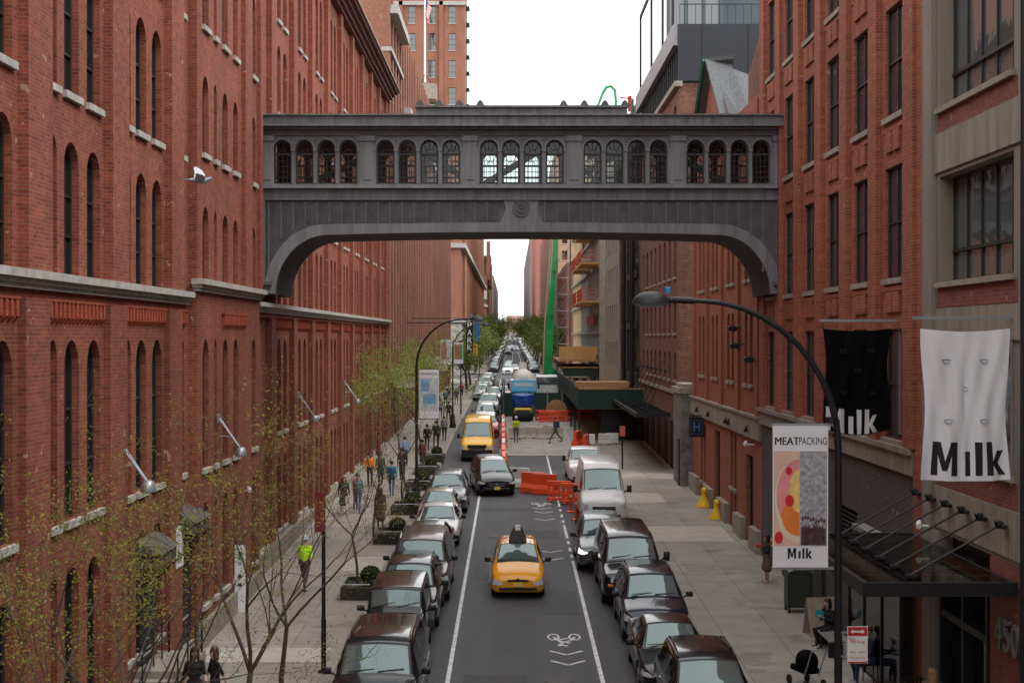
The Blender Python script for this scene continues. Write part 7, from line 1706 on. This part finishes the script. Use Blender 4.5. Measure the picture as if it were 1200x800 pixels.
    m = MB(); [m.ell(HC+V(q*.034,-.083,.018), (.012,.008,.008), 8, 5) for q in (-1,1)]; m.build('eyes', INK, t)
    m = MB(); m.ell(HC+V(0,-.092,-.052), (.024,.008,.007), 8, 5); m.build('mouth', pm('lips', (.35,.10,.08), .5), t)
    if bag:
        m = MB(); m.rbox(T(0,.19,1.22), (.30,.17,.42), .06); m.build('backpack', cl('bag%.2f%.2f%.2f' % bag, bag), t)
    return t, [t.matrix_basis @ q for q in hands], T
TEAL = (.01,.22,.28); DEN = (.06,.10,.19)
person('woman with black hair in a black top, left of the two at the bottom', -7.02, 31.5, R(25), 'walk', 0, (.012,.012,.013), (.012,.012,.014), hair='black', long_hair=True, h=1.66, vox=.011, slim=.9, sleeves=False, seed=1)
_, _, T_ = person('woman in a black T-shirt and sunglasses, right of the two at the bottom', -6.6, 31.7, R(-60), 'walk', 0, (.012,.012,.013), (.02,.02,.03), hair='brown', long_hair=True, h=1.64, vox=.011, slim=.9, sleeves=False, seed=2)
hv, _, T_ = person('man in a lime yellow shirt and cap walking away along the left pavement', -6.72, 46.3, R(175), 'walk', 0, (.50,.85,.02), (.06,.05,.045), (.05,.04,.03), hat=(.5,.52,.55), h=1.78, sleeves=False, seed=3)
person('woman in a long brown patterned coat and boots on the left pavement', -5.52, 60.0, R(170), 'stand', 1, (.12,.075,.05), (.02,.02,.02), coat=1, hair='brown', long_hair=True, h=1.68, seed=4)
person('woman with bare legs in a dark top, walking on the left pavement', -7.55, 64.2, R(10), 'walk', 0, (.05,.04,.045), (.05,.04,.045), barelegs=True, skirt=(.05,.04,.05), hair='brown', long_hair=True, h=1.66, seed=5)
person('person in pink beside the bare legged woman', -7.15, 66.0, R(0), 'walk', 0, (.5,.2,.2), (.06,.05,.06), hair='brown', h=1.62, seed=6)
person('person in a grey shirt and jeans walking on the left pavement', -6.95, 64.6, R(0), 'walk', 0, (.16,.2,.24), DEN, hair='brown', h=1.72, seed=7)
person('person in a bright orange jacket near the warehouse door', -7.4, 74.5, R(30), 'stand', 1, (.85,.22,.01), (.05,.05,.06), hair='black', h=1.72, seed=8)
person('person in a teal jacket seen from behind on the left pavement', -5.9, 70.2, R(180), 'walk', 0, TEAL, DEN, hair='brown', h=1.75, bag=(.02,.1,.2), seed=9)
person('man in a dark olive jacket beyond the teal jacket', -6.8, 74, R(10), 'walk', 0, (.07,.065,.04), (.04,.04,.05), hair='black', h=1.76, seed=10)
person('person in black standing near the small trees', -5.9, 77, R(180), 'stand', 1, (.02,.02,.025), (.03,.03,.04), hair='black', h=1.72, seed=11)
person('man in a pale blue shirt and jeans farther along the left pavement', -6.25, 83.5, R(180), 'walk', 0, (.25,.36,.55), DEN, hair='brown', h=1.78, seed=12)
person('person in a dark red top beside the third lamp planter', -5.15, 82.5, R(150), 'stand', 1, (.18,.03,.03), (.03,.03,.04), hair='black', h=1.7, seed=13)
person('person in a maroon coat by the warehouse door', -8.1, 87, R(90), 'stand', 1, (.2,.02,.04), (.03,.03,.03), coat=1, hair='black', h=1.7, seed=14)
person('person in a black coat, left of three figures under the leafy trees', -5.5, 93, R(180), 'walk', 1, (.02,.02,.022), (.025,.025,.03), hair='black', h=1.74, seed=15)
person('taller figure in black, middle of three under the leafy trees', -5.0, 94.5, R(180), 'walk', 0, (.025,.025,.03), (.03,.03,.04), hair='brown', h=1.85, seed=16)
person('grey coated figure, right of three under the leafy trees', -4.7, 100, R(180), 'walk', 0, (.2,.2,.19), (.03,.03,.04), hair='brown', h=1.74, seed=17)
person('distant pedestrian in dark clothes beside the banner lamp post', -5.2, 118, R(180), 'walk', 1, (.03,.03,.035), (.03,.03,.04), hair='black', h=1.74, seed=18)
wk, _, _ = person('construction worker in a yellow vest and white hard hat on the concrete apron', .35, 100.6, R(5), 'stand', 1, (.55,.75,.03), DEN, hair='black', hat=(.75,.75,.75), h=1.78, seed=20, gz=g(100.6)+.03)
person('man in dark grey clothes with a blue backpack crossing the work site', 3.1, 99.8, R(-75), 'walk', 1, (.07,.07,.08), (.09,.085,.085), hair='brown', bag=(.03,.06,.18), h=1.82, seed=21, gz=g(99.8)+.03)
person('worker in a green shirt by the pump truck', 4.6, 134, R(0), 'stand', 1, (.03,.3,.08), DEN, hair='black', hat=(.7,.7,.7), h=1.75, seed=22, gz=g(134))
lady, hd, _ = person('woman in a dark jacket and brown skirt holding something red, right pavement', 8.62, 47.9, R(-85), 'stand', 1, (.03,.03,.03), (.12,.07,.05), (.4,.25,.2), barelegs=True, skirt=(.12,.075,.055), hair='black', long_hair=True, h=1.6, arms='read', seed=23)
t = thing('red_package', 'small red object in the hands of the woman in the brown skirt', 'package', (hd[0]+hd[1])/2+Vector((0,0,.04))); m = MB(); m.rbox((0,0,.03), (.2,.22,.1), .03); m.build('wrapping', RED, t)
_, hd, _ = person('woman in black seated on a chair reading a blue book, right pavement', 8.72, 38.9, R(-60), 'sit', 0, (.015,.015,.017), (.02,.02,.025), hair='black', long_hair=True, h=1.68, arms='read', seed=24)
t = thing('book', 'open blue book held by the seated woman in black', 'book', (hd[0]+hd[1])/2+Vector((0,0,.06)), R(-60)); m = MB(); m.obox((-.07,0,0), (.15,.015,.2), Matrix.Rotation(.3,3,'Z')); m.obox((.07,0,0), (.15,.015,.2), Matrix.Rotation(-.3,3,'Z')); m.build('cover', pm('book_blue', (.02,.3,.45), .5), t); m = MB(); m.obox((-.07,.014,0), (.13,.01,.18), Matrix.Rotation(.3,3,'Z')); m.obox((.07,.014,0), (.13,.01,.18), Matrix.Rotation(-.3,3,'Z')); m.build('pages', WHITE, t)
_, hd, _ = person('bearded man in a navy shirt seated holding a baby, bottom right', 8.9, 35.1, R(-75), 'sit', 0, (.015,.02,.045), (.03,.05,.11), (.35,.35,.35), hair='brown', h=1.8, arms='hold', bag=(.012,.012,.015), seed=25, vox=.012)
c_ = (hd[0]+hd[1])/2
t = thing('person', 'baby in a white hat sitting on the lap of the man in navy', 'person', c_+Vector((.02,0,-.05)), R(-75))
m = MB(); m.ell((0,0,.12), (.10,.09,.15), 12, 8); m.ell((0,-.01,.34), (.075,.08,.085), 12, 8); m.tube([(-.08,0,.2),(-.14,-.08,.12),(-.13,-.14,.1)], [.035,.03,.022], 8); m.tube([(.08,0,.2),(.14,-.08,.12),(.13,-.14,.1)], [.035,.03,.022], 8); m.tube([(-.05,-.03,.03),(-.08,-.17,.0),(-.08,-.2,-.12)], [.05,.04,.03], 8); m.tube([(.05,-.03,.03),(.08,-.17,.0),(.08,-.2,-.12)], [.05,.04,.03], 8)
mo = m.mesh('tmp', cl('baby', (.35,.45,.6))); o = ob('tmp', mo); md = o.modifiers.new('r', 'REMESH'); md.mode = 'VOXEL'; md.voxel_size = .012; dg = bpy.context.evaluated_depsgraph_get(); dg.update(); me = bpy.data.meshes.new_from_object(o.evaluated_get(dg)); bpy.data.objects.remove(o)
me.materials.clear(); me.materials.append(cl('baby', (.35,.45,.6))); me.materials.append(SK[0])
for p in me.polygons: p.use_smooth = True; p.material_index = 1 if p.center.z > .27 or p.center.y < -.12 and p.center.z > .05 else 0
me.name = 'body'; ob('body', me, t); m = MB(); m.lathe([(.085,.0),(.082,.04),(.05,.085),(.005,.1)], (0,.0,.36), 14); m.build('hat', WHITE, t, smooth=60)
person('person with blond hair near the doorway at the bottom right edge', 8.75, 29.5, R(160), 'stand', 0, (.25,.2,.17), (.05,.05,.06), hair='blond', long_hair=True, h=1.7, seed=26, vox=.013)
person('woman seated behind the glass shopfront, legs crossed', 10.2, 36.8, R(30), 'sit', 0, (.05,.05,.05), (.03,.03,.035), hair='brown', h=1.7, arms='front', seed=27)
chair('dark metal chair behind the glass shopfront', 10.2, 36.9, R(30))
for k in range(7):
    rr = random.Random(200+k); yy = 122+rr.random()*80; yy = 122+k*5.8; cn, cc = rr.choice((('black',(.03,.03,.03)),('grey',(.25,.25,.28)),('red',(.3,.06,.05)),('blue',(.05,.08,.2)))); person('tiny pedestrian in %s on the left pavement, %s of the distant ones' % (cn, ORD[k]), -8+rr.random()*2.6, yy, R(rr.choice((0,180))), 'walk', rr.choice((0,1,2)), cc, (.04,.04,.05), hair='brown', h=rr.uniform(1.6,1.85), seed=30+k, vox=.04, group='distant pedestrians on the left pavement')
# glasses of the second woman and vest stripes
m = MB(); [m.rbox((q*.034,-.118,1.64), (.05,.012,.034), .008) for q in (-1,1)]; m.tube([(-.06,-.112,1.645),(-.1,-.0,1.64)], .004, 4); m.tube([(.06,-.112,1.645),(.1,-.0,1.64)], .004, 4)
for o in list(S.objects):
    if o.type == 'EMPTY' and str(o.get('label', '')).startswith('woman in a black T-shirt'): gl_ = m.build('sunglasses', INK, o)
for o in (wk,):
    m = MB(); m.lathe([(.137,0),(.137,.05)], (0,0,1.1), 16); m.lathe([(.137,0),(.137,.05)], (0,0,1.22), 16); m.build('reflective_band', CHROME, o)
# ---------------- every separate piece of a part becomes a part of its own ----------------
SKIP = {'wall','painted_base','crown','foliage','trunk','herringbone_relief','window_frame','window','lettering','brick_piers','sill_course','body','vehicle_body','crowd_print','louvre','soil','spokes','red_stripes','white_stripes','canton','numeral','mark','tarp'}
SING = {'legs':'leg','inlets':'inlet','feet':'foot','roof_lamps':'roof_lamp','eyes':'eye','mullions':'mullion','steel_studs':'steel_stud','corner_quoins':'corner_quoin','lifting_slots':'lifting_slot','window_arches':'window_arch'}
def pieces_of(me):
    n = len(me.vertices)
    if n > 9000 or n < 8: return None
    p = list(range(n))
    def f(a):
        while p[a] != a: p[a] = p[p[a]]; a = p[a]
        return a
    for e in me.edges: a, b = f(e.vertices[0]), f(e.vertices[1]); p[a] = b
    isl = {}
    for i in range(n): isl.setdefault(f(i), []).append(i)
    if len(isl) < 2 or len(isl) > 160: return None
    I = []
    for vs in isl.values():
        co = [me.vertices[i].co for i in vs]; lo = [min(c[k] for c in co) for k in range(3)]; hi = [max(c[k] for c in co) for k in range(3)]
        I.append((vs, lo, hi, max(hi[k]-lo[k] for k in range(3))))
    q = list(range(len(I)))
    def h(a):
        while q[a] != a: a = q[a]
        return a
    for i in range(len(I)):
        for j in range(i):
            gap = max(max(I[i][1][k]-I[j][2][k], I[j][1][k]-I[i][2][k], 0) for k in range(3))
            if gap < .45*max(I[i][3], I[j][3]): q[h(i)] = h(j)
    G = {}
    for i in range(len(I)): G.setdefault(h(i), []).extend(I[i][0])
    return list(G.values()) if 1 < len(G) <= 48 else None
PM = {}
for o in list(S.objects):
    nm0 = o.name.split('.')[0]
    if o.type != 'MESH' or not o.parent or o.get('kind') or nm0 in SKIP: continue
    me = o.data
    if me.name not in PM:
        gr = pieces_of(me); out = None
        if gr:
            out = []
            for vs in gr:
                keep = set(vs); bm = bmesh.new(); bm.from_mesh(me); bm.verts.ensure_lookup_table()
                bmesh.ops.delete(bm, geom=[v for v in bm.verts if v.index not in keep], context='VERTS')
                nm = bpy.data.meshes.new(nm0); bm.to_mesh(nm); bm.free()
                for mt in me.materials: nm.materials.append(mt)
                out.append(nm)
        PM[me.name] = out
    out = PM[me.name]; sing = SING.get(nm0, nm0)
    if out:
        for nm in out[1:]:
            c = o.copy(); c.data = nm; c.name = sing; col.objects.link(c)
        o.data = out[0]
    if sing != nm0: o.name = sing
